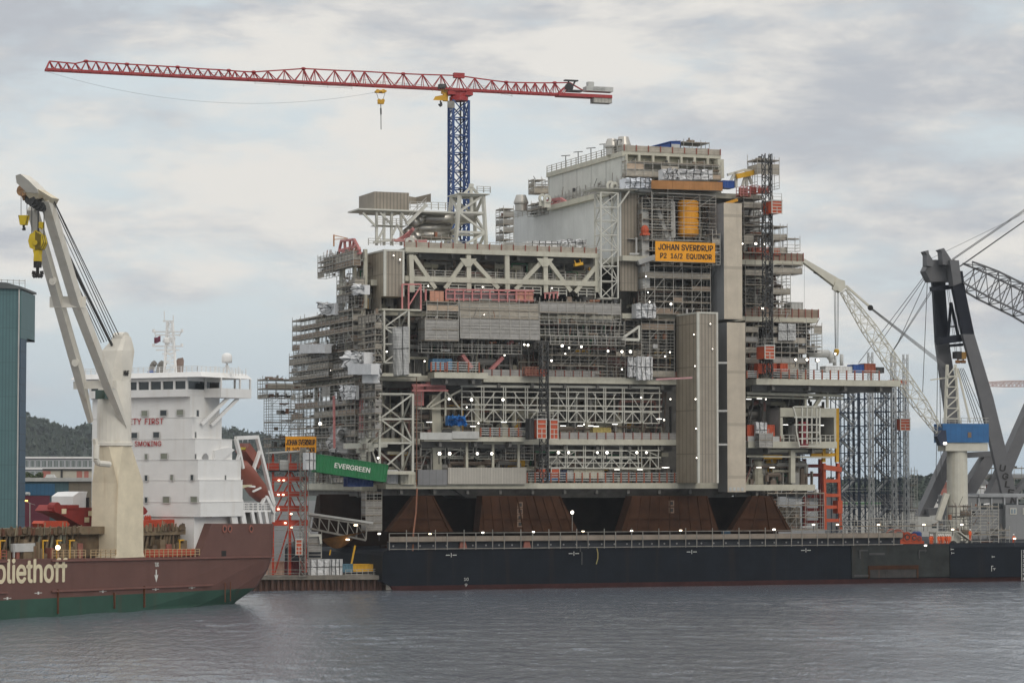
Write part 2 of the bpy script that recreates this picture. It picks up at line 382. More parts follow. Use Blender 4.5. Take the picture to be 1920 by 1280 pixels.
# --- process equipment and pipework seen between the decks
GREENP = pm('green_paint', (.04, .16, .08), .2, 1, .6)
EQM = [pm('process_cream', (.36, .34, .27), .2, 1), pm('process_cladding', (.26, .25, .23), .2, 1, .5, .5), DARKIN, pm('process_primer', (.20, .10, .085), .2, 1), pm('process_grey', (.24, .235, .22), .2, 1), GREENP, YELLOW, pm('process_brown', (.15, .115, .09), .2, 1)]  # process tones dulled, the shade between the decks is in the colour
def clutter(name, u0, u1, w0, w1, v0, v1, n, seed):
    random.seed(seed); m = MB()
    for i in range(n):
        k = rnd(); m.mi = random.choice([0, 0, 1, 1, 2, 2, 2, 4, 4, 3, 7, 7, 7] if rnd() > .03 else [5, 6]); u = ri(u0, u1); v = ri(v0, v1); w = ri(w0, w1)
        if k < .34:                                   # horizontal run with elbows
            l = ri(2, 9); r = random.choice([.07, .1, .16, .25, .4]); e = min(u1, u + l)
            m.path([(u, v, max(w0 + .3, w - ri(0, 2))), (u, v, w), (e, v, w), (e, v, max(w0, w - ri(.5, 3)))], r, 6)
        elif k < .55:
            r = random.choice([.06, .09, .14, .22]); m.tube((u, v, w0), (u, v, ri(w0 + 1, w1)), r, 6)
        elif k < .68:
            r = ri(.5, 1.2); h = ri(1.5, min(4.5, w1 - w0)); m.lathe((u, v + 1, w0), [(r * .9, 0), (r, .2), (r, h - .3), (r * .6, h), (.15, h + .1), (.15, h + .5)], 10)
        elif k < .76:
            r = ri(.4, .9); l = ri(2, 5); z = ri(w0 + r + .3, max(w0 + r + .31, w1 - r - .2)); m.tube((u, v + 1, z), (min(u1, u + l), v + 1, z), r, 10); m.box(u + .3, u + .5, v + .6, v + 1.4, w0, z); m.box(u + l - 1, u + l - .8, v + .6, v + 1.4, w0, z)
        elif k < .88:
            s = ri(.5, 2.2); h = ri(.6, 2.2); m.box(u, min(u1, u + s), v, v + ri(.6, 1.6), w0, min(w1, w0 + h)); m.box(u + s * .3, u + s * .5, v + .2, v + .6, w0 + h, min(w1, w0 + h + ri(.1, .5)))
        elif k < .95:
            l = ri(3, 10); m.box(u, min(u1, u + l), v, v + .5, w1 - ri(.5, 1.2), w1 - ri(.35, .45)); 
        else:
            m.bar((u, v, w0), (min(u1, u + ri(1, 3)), v, w1), .2)
    o = m.build(name, EQM, plat); return o
for nm, x0, x1, wa, wb, v0, v1, n, sd in [
    ('process_pipework', 726, 1260, W0, W1 - 1.9, 1.5, 8, 300, 1), ('compressor_piping', 726, 1260, W1, W2 - 2, 2.2, 8, 380, 2),
    ('manifold_piping', 726, 1265, W2, W3 - 1, 1.5, 7.5, 420, 3), ('cable_and_pipe_tray', 760, 1120, W3, W4 - .9, 2.5, 8, 90, 4),
    ('heat_exchanger_piping', 772, 1118, W4, W5 - .5, 2.5, 7, 200, 5), ('utility_piping', 1405, 1525, W0 - .3, W1 - 2.2, 2.5, 9, 180, 6),
    ('cooler_piping', 1405, 1560, W1, W2 - 2, 3.5, 8, 90, 7), ('flow_line_piping', 1402, 1520, W2, W3 - 1, 1, 8, 170, 8),
    ('riser_piping', 1200, 1480, W3, lv(472) - 1, 2, 7, 190, 9), ('vent_piping', 1210, 1460, lv(472), lv(365), 2, 7, 170, 10)]:
    clutter(nm, pu(x0), pu(x1), wa, wb, v0, v1, n, sd)
clutter('left_wing_piping', UL + .5, UL + 4.5, W0, W1 - 1, 4, 32, 150, 11).name = 'wing_piping'
clutter('wing_piping', UL + .5, UL + 4.5, W1, W2 - 1, 3, 32, 170, 12); clutter('wing_piping', UL + .5, UL + 4.5, W2, W3 - 1, 3, 32, 170, 13); clutter('wing_piping', UL + .5, UL + 4.5, W3, W5 - 1, 2.5, 15, 130, 14)
# --- the big cream truss under the top deck
m = MB(); v = -.3
m.box(pu(757), pu(1126), v - .5, v + .5, W5 - .5, W5 + .32); m.box(pu(757), pu(1126), v - .4, v + .4, W4 - .55, W4 + .35)
for x, w in ((769, 1.4), (878, .55), (950, .6), (1022, .55), (1118, .7)): PL(m, x, 478, x + 1, 548, v, w, .8)
for a, b in (((775, 480), (816, 541)), ((871, 487), (834, 541)), ((886, 488), (934, 541)), ((1014, 492), (966, 543)), ((1030, 493), (1070, 546)), ((1117, 500), (1078, 548))): PL(m, *a, *b, v, .58, .7)
for x in (878, 1022): m.loft([[pv(x - 16, 484, v - .42), pv(x + 16, 485, v - .42), pv(x + 5, 500, v - .42), pv(x - 5, 500, v - .42)], [pv(x - 16, 484, v + .42), pv(x + 16, 485, v + .42), pv(x + 5, 500, v + .42), pv(x - 5, 500, v + .42)]])
m.build('main_truss', CREAM, plat)
# pale fencing rows in and below the truss
def rails(name, x0, x1, w, v, h=1.1, step=1.7, n=3, mat=GALV, pmat=None, pw=.14, tw=.09, toe=0, u=None):
    """guard rail with posts along u at depth v (or along v at fixed u)"""
    a, b = (pu(x0, v), pu(x1, v)) if u is None else (x0, x1)
    T = (lambda x, z, d=0: (x, v + d, z)) if u is None else (lambda x, z, d=0: (u + d, x, z))
    r = MB()
    for i in range(n): z = w + h * (i + 1) / n - .04; r.bar(T(a, z), T(b, z), tw)
    p = r; r.mi = 1; k = max(1, round((b - a) / step))
    for i in range(k + 1): x = a + (b - a) * i / k; p.bar(T(x, w, -.06), T(x, w + h, -.06), pw)
    if toe: p.bar(T(a, w + toe / 2, -.02), T(b, w + toe / 2, -.02), .05, toe)
    return r.build(name, [mat, pmat or mat], plat, split=False)
for x0, x1 in ((776, 812), (842, 876), (890, 925), (968, 1014), (1032, 1062), (1084, 1116)): rails('fence_panel', x0, x1, W4 - 2.4, -.2, 1.5, 1.6, 3, WHITE, WHITE, .16, .14)
rails('guard_rail', 776, 1115, W4 + .2, .2, 1.3, 1.9, 3, GALV)
rails('guard_rail', 690, 1118, W5 + .5, -.1, 1.2, 2.2, 3, GALV)
# --- pipe rack frames, white K-braced windows hung in the process decks
def krack(x0, x1, y0, y1, ymid, n, v, hs):
    m = MB()
    for i in range(n):
        a = x0 + (x1 - x0) * i / n; b = x0 + (x1 - x0) * (i + 1) / n - (x1 - x0) / n * .1; c = (a + b) / 2
        dy = (x0 - a) * -.018
        for x in (a, b): PL(m, x, y0 + dy, x, y1 + dy, v, .15)
        PL(m, c, ymid + dy - 12, c, y1 + dy, v, .11)
        PL(m, c, ymid + dy, a, y1 + dy, v, .14); PL(m, c, ymid + dy, b, y1 + dy, v, .14)
        PL(m, a, y1 + dy, b, y1 + dy, v, .17); PL(m, a, ymid + dy, b, ymid + dy, v, .14)
        if i % 2 == 0: PL(m, c - 4, y0 + dy + 10, b, ymid + dy - 3, v + .2, .13)
        else: PL(m, c + 4, y0 + dy + 10, a, ymid + dy - 3, v + .2, .13)
        PL(m, c, y0 + dy + 10, c, ymid + dy - 3, v + .2, .1)
    for y, w in hs: m.bar(pv(x0 - 2, y, v + .1), Vector((pu(x1 + 1, v), v + .1, pv(x0 - 2, y, v).z)), w * .6, w * .75)
    return m.build('pipe_rack_frame', WHITE, plat)
krack(866, 1030, 722, 789, 767, 4, .6, [(723, .55), (733, .22), (744, .25), (758, .3), (767, .3)])
krack(1031, 1240, 725, 790, 770, 6, .6, [(724, .55), (734, .25), (746, .25), (760, .3), (769, .3)])
krack(1029, 1200, 833, 876, 857, 5, .6, [(834, .2), (844, .3), (856, .35), (867, .25), (877, .3)])
krack(1203, 1238, 836, 878, 858, 1, .6, [(844, .3), (857, .3), (878, .3)])
krack(788, 945, 832, 858, 842, 3, 2.4, [(838, .2), (855, .25)])
m = MB()
for x in (875, 924, 972): PL(m, x, 829, x, 876, -.1, .42)
for x0, x1 in ((800, 832), (806, 866)): PL(m, x0, 763, x1, 730, .8, .3)
PL(m, 834, 731, 862, 766, .8, .3); PL(m, 835, 728, 835, 790, .8, .3); PL(m, 775, 765, 868, 766, .9, .3); PL(m, 815, 740, 818, 900, 2.6, 1.5, 1.6)
PL(m, 893, 745, 893, 820, 3, .8); PL(m, 1180, 690, 1180, 720, 3, .8)
m.build('column', CREAM, plat)
# --- left column and knee brace on the wing
m = MB()
PL(m, 680, 842, 680, 905, -.2, 1.0, .9); PL(m, 676, 832, 712, 796, -.2, 1.1, 1.0); PL(m, 645, 836, 725, 833, -.2, .9, .9); PL(m, 668, 842, 700, 838, -.25, .7, 1.3)
a = PF.u(640, 838, UL); b = PF.u(590, 843, UL); m.bar(a, b, .9, .8)
m.bar(PF.u(643, 845, UL), PF.u(665, 872, UL - 1), .9); m.bar(PF.u(625, 905, UL - .5), PF.u(618, 880, UL - .5), .5)
m.build('knee_brace', WHITE, plat)
# --- brown clad boxes: each corner-on, left face and front face
def cladbox(name, xl, xc, xr, yt, yb, vf, mats=(CLADF, CLAD), trim=True):
    """near vertical corner at (xc, yt..yb) on plane v=vf; left face runs back to pixel xl, front face to xr"""
    a = pv(xc, yt, vf); b = pv(xc, yb, vf); e = pv(xr, yt, vf)
    back = PF.u(xl, yt + 6, a.x).y
    m = MB(); u0, u1, v0, v1, w0, w1 = a.x, e.x, vf, back, b.z, a.z
    m.mi = 0; m.add([(u0, v0, w0), (u1, v0, w0), (u1, v0, w1), (u0, v0, w1)], [(0, 1, 2, 3)])
    m.mi = 1; m.add([(u0, v1, w0), (u0, v0, w0), (u0, v0, w1), (u0, v1, w1), (u1, v0, w0), (u1, v1, w0), (u1, v1, w1), (u1, v0, w1)], [(0, 1, 2, 3), (4, 5, 6, 7), (3, 2, 7, 6), (1, 0, 5, 4), (5, 0, 3, 6)])
    o = m.build(name, list(mats), plat)
    if trim:
        t = MB(); t.box(u0 - .12, u0 + .3, v0 - .1, v0 + .3, w0, w1 + .15); t.box(u1 - .25, u1 + .1, v0 - .1, v0 + .2, w0, w1 + .15); t.box(u0 + .3, u1 - .25, v0 - .1, v0 + .15, w1 - .15, w1 + .15); t.box(u0 - .12, u0 + .1, v0 + .3, v1, w1 - .15, w1 + .15)
        t.build('corner_trim', WHITE, o)
    return (o, u0, u1, v0, v1, w0, w1)
stairA = cladbox('stair_tower', 1267, 1308, 1345, 586, 905, -9.5)
wind = cladbox('wind_wall', 684, 721, 757, 469, 555, -2.5)
m = MB(); m.box(wind[1] - .02, wind[1] + .1, wind[3] + 2, wind[4] - 1, wind[5] - 2.6, wind[5]); m.build('wind_wall', CLADF, plat)
cladbox('control_room', 673, 702, 767, 359, 394, 1., (CLADF, CLADF), False)
o, u0, u1, v0, v1, w0, w1 = cladbox('clad_wall', 1160, 1163, 1196, 362, 545, 1.6, (CLADF, CLADF), False)
# beige tower of two sections
BEIGE = pm('beige_cladding', (.52, .455, .365), .14, .3, .6, streak=.6, scol=(.33, .285, .235), sscale=(.5, .5, .04), stripe=[('Z', 9.3, .06, .72), ('H', 1.5, .015, .8)])
SHADEG = pm('shaded_side_cladding', (.27, .28, .29), .08, .4, .6, stripe=('H', 1.6, .02, .8))  # darker copy of the beige: shade of the left faces put into colour
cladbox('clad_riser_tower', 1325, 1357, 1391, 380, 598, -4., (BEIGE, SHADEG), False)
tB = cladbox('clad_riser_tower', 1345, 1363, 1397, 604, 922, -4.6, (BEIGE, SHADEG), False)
m = MB()
for y in (680, 770, 833): PL(m, 1346, y, 1363, y, -4.8, .35)
for i in range(4): PB(m, 1367 + i * 7.5, 913, 1372 + i * 7.5, 920, -4.66, -4.5)
m.build('vent_grille', LGREY, tB[0])
m = MB(); PL(m, 1205, 392, 1208, 545, 1.2, 1.9, 1.4); PL(m, 1196, 492, 1245, 476, .2, .9); PL(m, 1193, 445, 1193, 478, .5, .3); PL(m, 1180, 476, 1198, 476, .5, .35); PL(m, 1232, 390, 1250, 445, 1, .7); PL(m, 1260, 378, 1261, 446, .8, .8)
m.build('column', LGREY, plat)
# --- upper module: pale walls that run back to the left
m = MB(); A = pv(1162, 375, 1.5)
uw = A.x; far = PF.u(963, 394, uw).y
zf = PF.u(963, 394, uw).z; A.z = PF.u(1118, 371, uw).z; zb = lv(480); m.loft([[(uw, 1.5, zb), (uw, far, zb), (uw, far, zf), (uw, 1.5, A.z)], [(uw + .3, 1.5, zb), (uw + .3, far, zb), (uw + .3, far, zf), (uw + .3, 1.5, A.z)]]); m.build('module_wall', GREYW, plat)
m = MB(); m.box(uw + .31, uw + 30, 6.2, far, zb, A.z - .6); m.build('module_block', LGREY, plat)
B_ = pv(1170, 283, 6.); ub = B_.x; farb = PF.u(1027, 324, ub).y
wb0 = PF.u(1170, 331, ub).z
m = MB(); m.box(ub, ub + .3, 6.02, farb, PF.u(1170, 400, ub).z, B_.z - .05); m.build('module_wall', pm('module_side_wall', (.58, .58, .53), .1, .3, .6, streak=.3, scol=(.3, .28, .22), stripe=('Y', 7.0, .07, .7)), plat)
urb = pv(1352, 300, 6.).x
m = MB(); m.box(ub, urb, 6, farb, B_.z - .6, B_.z); m.box(ub - .3, ub, 6, farb, B_.z - .9, B_.z); m.build('module_roof', CREAM, plat)
m = MB(); wz = B_.z
for dz, h, d, in ((2.0, 1.3, 0), (4.2, .5, .3), (5.2, .5, -.2)): m.box(ub + .35, urb, 5.6 + d, 6.4 + d, wz - dz - h, wz - dz)
for x in (1172, 1196, 1222, 1250, 1275, 1300, 1325): u = pv(x, 300, 5.7).x; m.box(u, u + .4, 5.4, 5.9, wz - 7.5, wz - .62)
PL(m, 1347, 300, 1348, 335, 5.5, 2.0, 1.2)
m.build('module_beam', CREAM, plat)
m = MB(); m.box(ub + .35, urb + .5, 7, 7.4, lv(360), wz - .6); m.build('bulkhead', pm('olive_grey_panel', (.27, .26, .2), .2, .5, .7, stripe=('Z', .9, .12, .5)), plat)
# roof rails, lamp posts, exhaust cones
def rail_v(u, va, vb, w, **k): return rails('guard_rail', va, vb, w, 0, u=u, **k)
rail_v(ub - .1, 6.2, farb, wz, h=1.3, step=2.4); None; rail_v(uw, 2, far, A.z, h=1.0, step=2.5)
m = MB(); pl_ = MB()
for i in range(5):
    vv = 9 + i * 6.2; m.tube((ub, vv, wz), (ub, vv, wz + 2.2), .09, 6); m.bar((ub - .9, vv, wz + 2.2), (ub + .9, vv, wz + 2.4), .18, .14)
m.build('roof_lamp_post', DKSTEEL, plat)
def cone(px, pyt, pyb, wpx, vv, mat=SILVER):
    t = PF.u(px, pyt, ub + 4) if vv is None else pv(px, pyt, vv); b = pv(px, pyb, t.y); s = PF.world(t).y / FP
    h = t.z - b.z; r = wpx * s / 2; m = MB()
    m.lathe((t.x, t.y, b.z), [(r * .82, -1), (r * .82, h * .12), (r, h * .2), (r, h * .34), (r * .66, h), (r * .6, h), (r * .6, h * .8), (.01, h * .8)], 20)
    return m.build('exhaust_stack', mat, plat, smooth=False)
cone(1147, 261, 281, 27, 12); cone(1169, 257, 280, 29, 10); cone(977, 366, 386, 28, 36)
# pad eyes
def ring(px, py, r, vv, parent=plat):
    c = pv(px, py, vv); m = MB(); n = 14
    R = [[c + Vector((cos(2 * pi * i / n) * q, d, sin(2 * pi * i / n) * q * 1.15)) for q, d in ((r * .5, -.25), (r, -.25), (r, .25), (r * .5, .25))] for i in range(n)]
    R.append(R[0]); m.loft(R, caps=False); m.box(c.x - r * .8, c.x + r * .8, c.y - .25, c.y + .25, c.z - r * 2, c.z - r * .7)
    return m.build('padeye', WHITE, parent)
for px, py, vv in ((1017, 372, 24), (1026, 374, 23), (1144, 348, 6), (1152, 350, 5)): ring(px, py, .75, vv)
ring(768, 456, .9, -.1); ring(776, 457, .9, 1)
# --- white lattice stair tower and flare-boom support lattice
def lattice(name, P, zs, mat, parent, w=.22, diag='Z', wd=None, top=None):
    """legs at the footprint corners P (u,v) from zs[0] to zs[-1]; optional taper to footprint top"""
    m = MB(); n = len(P); z0, z1 = zs[0], zs[-1]; top = top or P
    def at(i, z): t = (z - z0) / (z1 - z0); a = P[i % n]; b = top[i % n]; return Vector((a[0] + (b[0] - a[0]) * t, a[1] + (b[1] - a[1]) * t, z))
    for i in range(n): m.bar(at(i, z0), at(i, z1), w)
    wd = wd or w * .7
    for k, z in enumerate(zs):
        for i in range(n): m.bar(at(i, z), at(i + 1, z), wd)
        if k:
            for i in range(n):
                a, b = (zs[k - 1], z) if (k + i) % 2 else (z, zs[k - 1])
                m.bar(at(i, a), at(i + 1, b), wd)
                if diag == 'X': m.bar(at(i, b), at(i + 1, a), wd)
    return m.build(name, mat, parent)
def foot(x0, x1, v0, v1): return [(pu(x0, v0), v0), (pu(x1, v0), v0), (pu(x1, v0), v1), (pu(x0, v0), v1)]
lattice('lattice_stair_tower', foot(1127, 1159, -1.5, 1.2), [lv(560, 1140), lv(528, 1140), lv(500, 1140), lv(470, 1140), lv(442, 1140), lv(415, 1140), lv(390, 1140), lv(363, 1140)], WHITE, plat, .24, wd=.15)
m = MB(); PB(m, 1117, 352, 1196, 356, -1.8, 4); PL(m, 1159, 388, 1180, 358, -1.4, .25); m.build('landing', WHITE, plat)
lattice('lattice_stair_tower', foot(720, 766, -4, 1), [lv(y, 740, -4) for y in (680, 645, 614, 580)], WHITE, plat, .3)
lattice('lattice_stair_tower', foot(712, 774, -4, 1.5), [lv(y, 740, -4) for y in (884, 830, 785, 738)], WHITE, plat, .36)
m = MB(); PB(m, 716, 699, 790, 706, -4.2, 0); PB(m, 717, 578, 790, 583, -4.2, 0); PB(m, 710, 884, 778, 889, -4.2, 0); m.build('landing', CREAM, plat)
lattice('flare_support', foot(853, 912, 3, 8.5), [lv(y, 880, 3) for y in (470, 435, 398, 365)], WHITE, plat, .55, wd=.38, top=[(pu(864, 3), 3.6), (pu(908, 3), 3.6), (pu(908, 3), 8), (pu(864, 3), 8)])
m = MB(); PB(m, 861, 361, 919, 365, 2.8, 9); PL(m, 884, 345, 883, 352, 4, .7); PL(m, 883, 350, 870, 364, 4, .4); PL(m, 884, 350, 896, 364, 4, .4); PL(m, 883, 350, 884, 400, 4, .5); m.build('landing', WHITE, plat)
rails('guard_rail', 894, 919, lv(361, 900, 3), 3, 1.1, 1., 3)
# legs and walkway below the clad control room
m = MB(); PB(m, 673, 393, 850, 397, .6, 7)
for x in (706, 720, 734, 752): PL(m, x, 397, x, 460, 1.5, .42)
for a, b in (((680, 399), (706, 426)), ((706, 426), (706, 399)), ((706, 455), (720, 428)), ((736, 440), (745, 420)), ((712, 398), (733, 420)), ((745, 422), (755, 440)), ((752, 398), (764, 420))): PL(m, *a, *b, 1.3, .34)
PB(m, 705, 421, 764, 424, .9, 4); PL(m, 763, 421, 800, 384, .8, .5); PL(m, 766, 440, 785, 458, 1, .4); PL(m, 700, 455, 740, 449, 1, .4)
m.build('support_frame', WHITE, plat)
rails('guard_rail', 768, 848, lv(393, 800, 1), .7, 1.3, 1.4, 3); rails('guard_rail', 707, 760, lv(421, 730, 1), .9, 1.1, 1.5, 3)
m = MB()
for k in range(3): PL(m, 762, 417 - k * 5, 800, 380 - k * 5, .75, .09)
m.build('stair_rail', GALV, plat)
m = MB(); m.add([pv(767, 368, 3), pv(779, 370, 4), pv(808, 363, 2), pv(808, 379, 2), pv(779, 382, 4), pv(767, 382, 3)], [(0, 1, 4, 5), (1, 2, 3, 4)]); m.add([pv(767, 368, 3.2), pv(779, 370, 4.2), pv(808, 363, 2.2), pv(808, 379, 2.2), pv(779, 382, 4.2), pv(767, 382, 3.2)], [(0, 1, 4, 5), (1, 2, 3, 4)]); m.build('screen_wall', CLADF, plat)
for y, r, x0, x1 in ((410, .95, 792, 885), (428, .75, 780, 842), (441, .95, 788, 843), (403, .4, 800, 860)):
    m = MB(); a = pv(x0, y, 5); b = pv(x1, y - 1, 6.5); m.tube(a, b, r, 14); c = pv(x0 - 12, y + 3, 3.5); m.tube(c, a, r, 14); m.tube(pv(x0 - 20, y + 10, 3), c, r, 14)
    m.build('exhaust_duct', SILVER, plat, smooth=True)
# --- orange vessel in its cage
m = MB(); t = pv(1290, 376, 1.5); b = pv(1290, 445, 1.5); r = 20 * PF.world(t).y / FP; h = t.z - b.z
m.lathe((t.x, t.y, b.z), [(r * .5, 0), (r * .82, h * .04), (r, h * .08), (r, h * .24), (r * .93, h * .26), (r * .93, h * .3), (r, h * .32), (r, h * .46), (r * .94, h * .47), (r * .94, h * .50), (r, h * .51), (r, h * .65), (r * .94, h * .66), (r * .94, h * .69), (r, h * .70), (r, h * .84), (r * .94, h * .85), (r * .94, h * .87), (r, h * .88), (r, h * .96), (r * .8, h), (.1, h)], 24); m.build('vessel', AMBERV, plat, smooth=False)
m = MB(); PB(m, 1222, 352, 1356, 358, -.5, 6); PB(m, 1235, 361, 1340, 367, .2, 6); PB(m, 1250, 368, 1330, 372, .4, 6); PB(m, 1198, 353, 1222, 360, .2, 6); PB(m, 1180, 448, 1345, 453, .6, 5); m.build('module_beam', LGREY, plat)
# curved orange guard boards under the roof
m = MB(); n = 14
def arc(t, z, off): 
    px = 1221 + 134 * t; vv = -1.2 - 3.2 * sin(pi * t) + off; return pv(px, z + 3.5 * t - 0 * t, vv)
R = []
for i in range(n + 1):
    t = i / n; R.append([arc(t, 338, 0), arc(t, 354, 0), arc(t, 354, .3), arc(t, 338, .3)])
m.loft(R); m.build('curved_guard_board', pm('orange_plywood', (.40, .19, .07), .15, .6, .8, stripe=('H', 1.2, .05, .6)), plat)
# --- right end: open bay with drum housing
m = MB(); PB(m, 1463, 764, 1568, 782, -.2, .3); PB(m, 1463, 782, 1468, 822, -.2, .3); PB(m, 1564, 782, 1568, 822, -.2, .3); a = pv(1463, 764, -.2); z0 = W1 - .2
m.build('bay_frame', CREAM, plat)
m = MB(); far_ = PF.u(1420, 766, a.x).y; m.box(a.x, a.x + .3, .31, far_, z0, a.z); m.box(pu(1568) - .3, pu(1568), .31, far_, z0, a.z); m.box(a.x, pu(1568), far_, far_ + .3, z0, a.z); m.box(a.x, pu(1568), .31, far_, a.z - .4, a.z); m.build('bay_wall', LGREY, plat)
m = MB()
for x in (1504, 1513, 1522, 1531, 1537): PL(m, x, 764, x, 832, -2.2, .22)
for y in (762, 782, 796, 810, 822, 836): PL(m, 1489 if y < 800 else 1498, y, 1537, y, -2.2, .22)
PL(m, 1487, 762, 1493, 782, -2.2, .25); PL(m, 1493, 782, 1493, 808, -2.2, .25); PL(m, 1493, 808, 1499, 838, -2.2, .25); PL(m, 1537, 764, 1536, 815, -2.2, .25)
m.build('escape_cage', WHITE, plat)
m = MB(); PB(m, 1503, 790, 1516, 838, -1.2, 0); m.build('red_door_panel', pm('crimson_panel', (.28, .025, .04), .15, .6), plat).name = 'door_panel'
rails('guard_rail', 1468, 1490, W1 - .2, -.1, 1.2, 1., 2, WHITE); rails('guard_rail', 1538, 1564, W1 - .2, -.1, 1.2, 1., 2, WHITE)
m = MB(); PL(m, 1485, 845, 1485, 905, 1.2, .9, .9); PL(m, 1455, 857, 1456, 905, 5, .7); PL(m, 1497, 850, 1498, 905, 6, .5); PL(m, 1551, 710, 1551, 764, 0, .4); PL(m, 1435, 845, 1560, 845, 2, .5); PL(m, 1400, 855, 1560, 857, 1, .3)
for x, y0, y1 in ((1409, 722, 735), (1443, 722, 736), (1510, 737, 764)): PL(m, x, y0, x, y1, 1, .4)
PL(m, 1400, 737, 1580, 742, 0, .6, .5); PL(m, 1400, 744, 1580, 748, 1, .3); PL(m, 1525, 765, 1545, 735, 1, .6)
m.build('column', CREAM, plat)
# --- guard rails with orange posts along the deck edges
def orails(x0, x1, w, v, h=1.5, step=1.75, n=4): return rails('barrier_rail', x0, x1, w, v, h, step, n, LGREY, ORBR, .22, .13)
orails(901, 989, W1 + .3, -2.7); orails(808, 834, W2 + .4, -4, 1.6, .9); orails(838, 898, W2 + .4, -4.1, 1.7)
orails(988, 1278, W0 + .05, -.5, 1.75, 1.5); orails(1400, 1420, W2 + .1, -3.9, 1.3); orails(1448, 1648, W2 + .1, -4, 1.7, 1.6)
def panels(x0, x1, w, v, h, mat, step=1.7, n=None):
    a, b = pu(x0, v), pu(x1, v); m = MB(); m.box(a, b, v, v + .08, w, w + h); p = m; m.mi = 1; k = max(1, round((b - a) / step))
    for i in range(k + 1): x = a + (b - a) * i / k; p.bar((x, v - .08, w), (x, v - .08, w + h + .08), .17)
    m.build('guard_board', [mat, REDB], plat, split=False)
panels(1171, 1352, wz, 5.9, 1.05, BOARD, 2.4); panels(757, 1118, W5 + .33, -.5, .95, BOARD, 2.2); panels(905, 1125, W2, -.45, 1.1, BOARDG); panels(1050, 1270, W1, -.3, 1.15, BOARDG); panels(1395, 1507, lv(472), 0, 1.4, BOARDB, 1.2); panels(1398, 1535, W3 + .1, .2, 1.5, BOARDB, 1.3)
panels(1230, 1268, W2, -.45, 1.2, BOARDB); panels(1400, 1462, W1 - .2, -.4, .9, LGREY)
# white smooth cladding panels along deck edges
m = MB(); PB(m, 840, 876, 987, 907, -1.4, -.7); m.build('edge_cladding', pm('edge_cladding', (.40, .375, .33), .1, .5, .6, stripe=[('H', 1.9, .06, 1.35), ('H', .5, .3, .85)]), plat)
m = MB(); PB(m, 784, 880, 839, 909, -1.2, -.7); m.build('edge_cladding', pm('dark_edge_cladding', (.20, .20, .205), .1, .5, .6, stripe=('H', 1.2, .08, .6)), plat)
m = MB(); PB(m, 788, 810, 848, 824, -2.9, -2.7); PB(m, 848, 808, 898, 822, -3., -2.7); m.build('edge_cladding', LGREY, plat)
# red brackets and sticks
m = MB(); PL(m, 866, 665, 884, 690, .2, .9, .6); PL(m, 942, 670, 918, 695, .2, .9, .6); PL(m, 952, 645, 962, 640, .2, .5); PL(m, 772, 722, 830, 722, -1, .4); PL(m, 772, 732, 840, 732, -1, .3); PB(m, 775, 724, 795, 760, 1.5, 2.5); PB(m, 800, 716, 836, 731, .5, 1)
PL(m, 678, 735, 677, 815, -.5, .9, .5); PL(m, 626, 742, 627, 840, 3, .35)
m.build('red_brace', PINK, plat)
m = MB(); m.bar(pv(1230, 711, -7), pv(1298, 708, -10), .3); m.build('boom_strut', pm('pale_pink_strut', (.5, .28, .28), .1, 1), plat)
# pink primed frames on the truss deck and wing
m = MB(); w = W3 + .4
for y, wd_ in ((543, .3), (550, .15), (561, .2)): PL(m, 836, y, 1001, y + 2, -2.2, wd_)
for i in range(10): x = 836 + i * 16.5; PL(m, x, 543, x, 566, -2.2, .22)
for y0, y1, x0, x1 in ((535, 580, 754, 789),):
    for x in (754, 766, 789): PL(m, x, 533, x, 582, -3.2, .25)
    PL(m, 754, 533, 789, 533, -3.2, .25); PL(m, 767, 572, 789, 536, -3.2, .22)
PL(m, 798, 542, 798, 566, -2.2, .3)
for x in (1022, 1030, 1038, 1045): PL(m, x, 549, x, 560, -1.5, .25)
PL(m, 1020, 550, 1047, 548, -1.5, .25)
m.build('pink_frame', PINK, plat).name = 'transport_frame'
m = MB(); PB(m, 806, 545, 832, 566, -2.0, -1.9); PB(m, 966, 546, 1000, 566, -2.1, -2.0); m.build('barrier_panel', pm('salmon_barrier', (.50, .25, .17), .2, 1.2, stripe=('H', .9, .3, .7)), plat)
m = MB(); PB(m, 836, 546, 965, 565, -1.6, -1.4); m.build('barrier_panel', pm('mauve_grey_panel', (.25, .19, .19), .1, .8, stripe=('Z', .6, .2, .7)), plat)
# wing top pink gangway cradle
m = MB(); c = lambda x, y: PF.u(x, y, UL - 1)
for a, b in (((633, 484), (640, 452)), ((640, 452), (664, 449)), ((664, 449), (675, 470)), ((646, 452), (648, 480)), ((656, 451), (657, 476)), ((634, 488), (676, 474)), ((634, 481), (672, 468)), ((636, 470), (668, 462)), ((664, 449), (660, 474)), ((640, 470), (655, 476))): m.bar(c(*a), c(*b), .4)
m.build('transport_frame', PINK, plat)
m = MB(); m.bar(c(626, 462), c(626, 440), .2); m.bar(c(626, 441), c(652, 447), .12); m.bar(c(626, 449), c(652, 447), .12); m.build('davit', pm('orange_davit', (.55, .22, .05), .1, 1), plat)
m = MB(); mid = [(775, 428), (763, 445), (772, 432), (752, 448), (765, 440), (742, 452), (758, 450)]
for a, b in zip(mid[:-1], mid[1:]): PL(m, *a, *b, 1., .5)
PL(m, 735, 450, 800, 452, .8, .4); PL(m, 780, 455, 800, 452, .8, .6); m.build('transport_frame', PINK, plat)
m = MB(); cc = lambda x, y: PF.u(x, y, uw - .6)
for a, b in (((1022, 386), (1050, 381)), ((1022, 380), (1030, 376)), ((1030, 376), (1052, 373)), ((1052, 373), (1064, 381)), ((1030, 384), (1030, 376)), ((1040, 382), (1041, 374)), ((1050, 381), (1064, 381))): m.bar(cc(*a), cc(*b), .55)
m.build('transport_frame', PINK, plat)
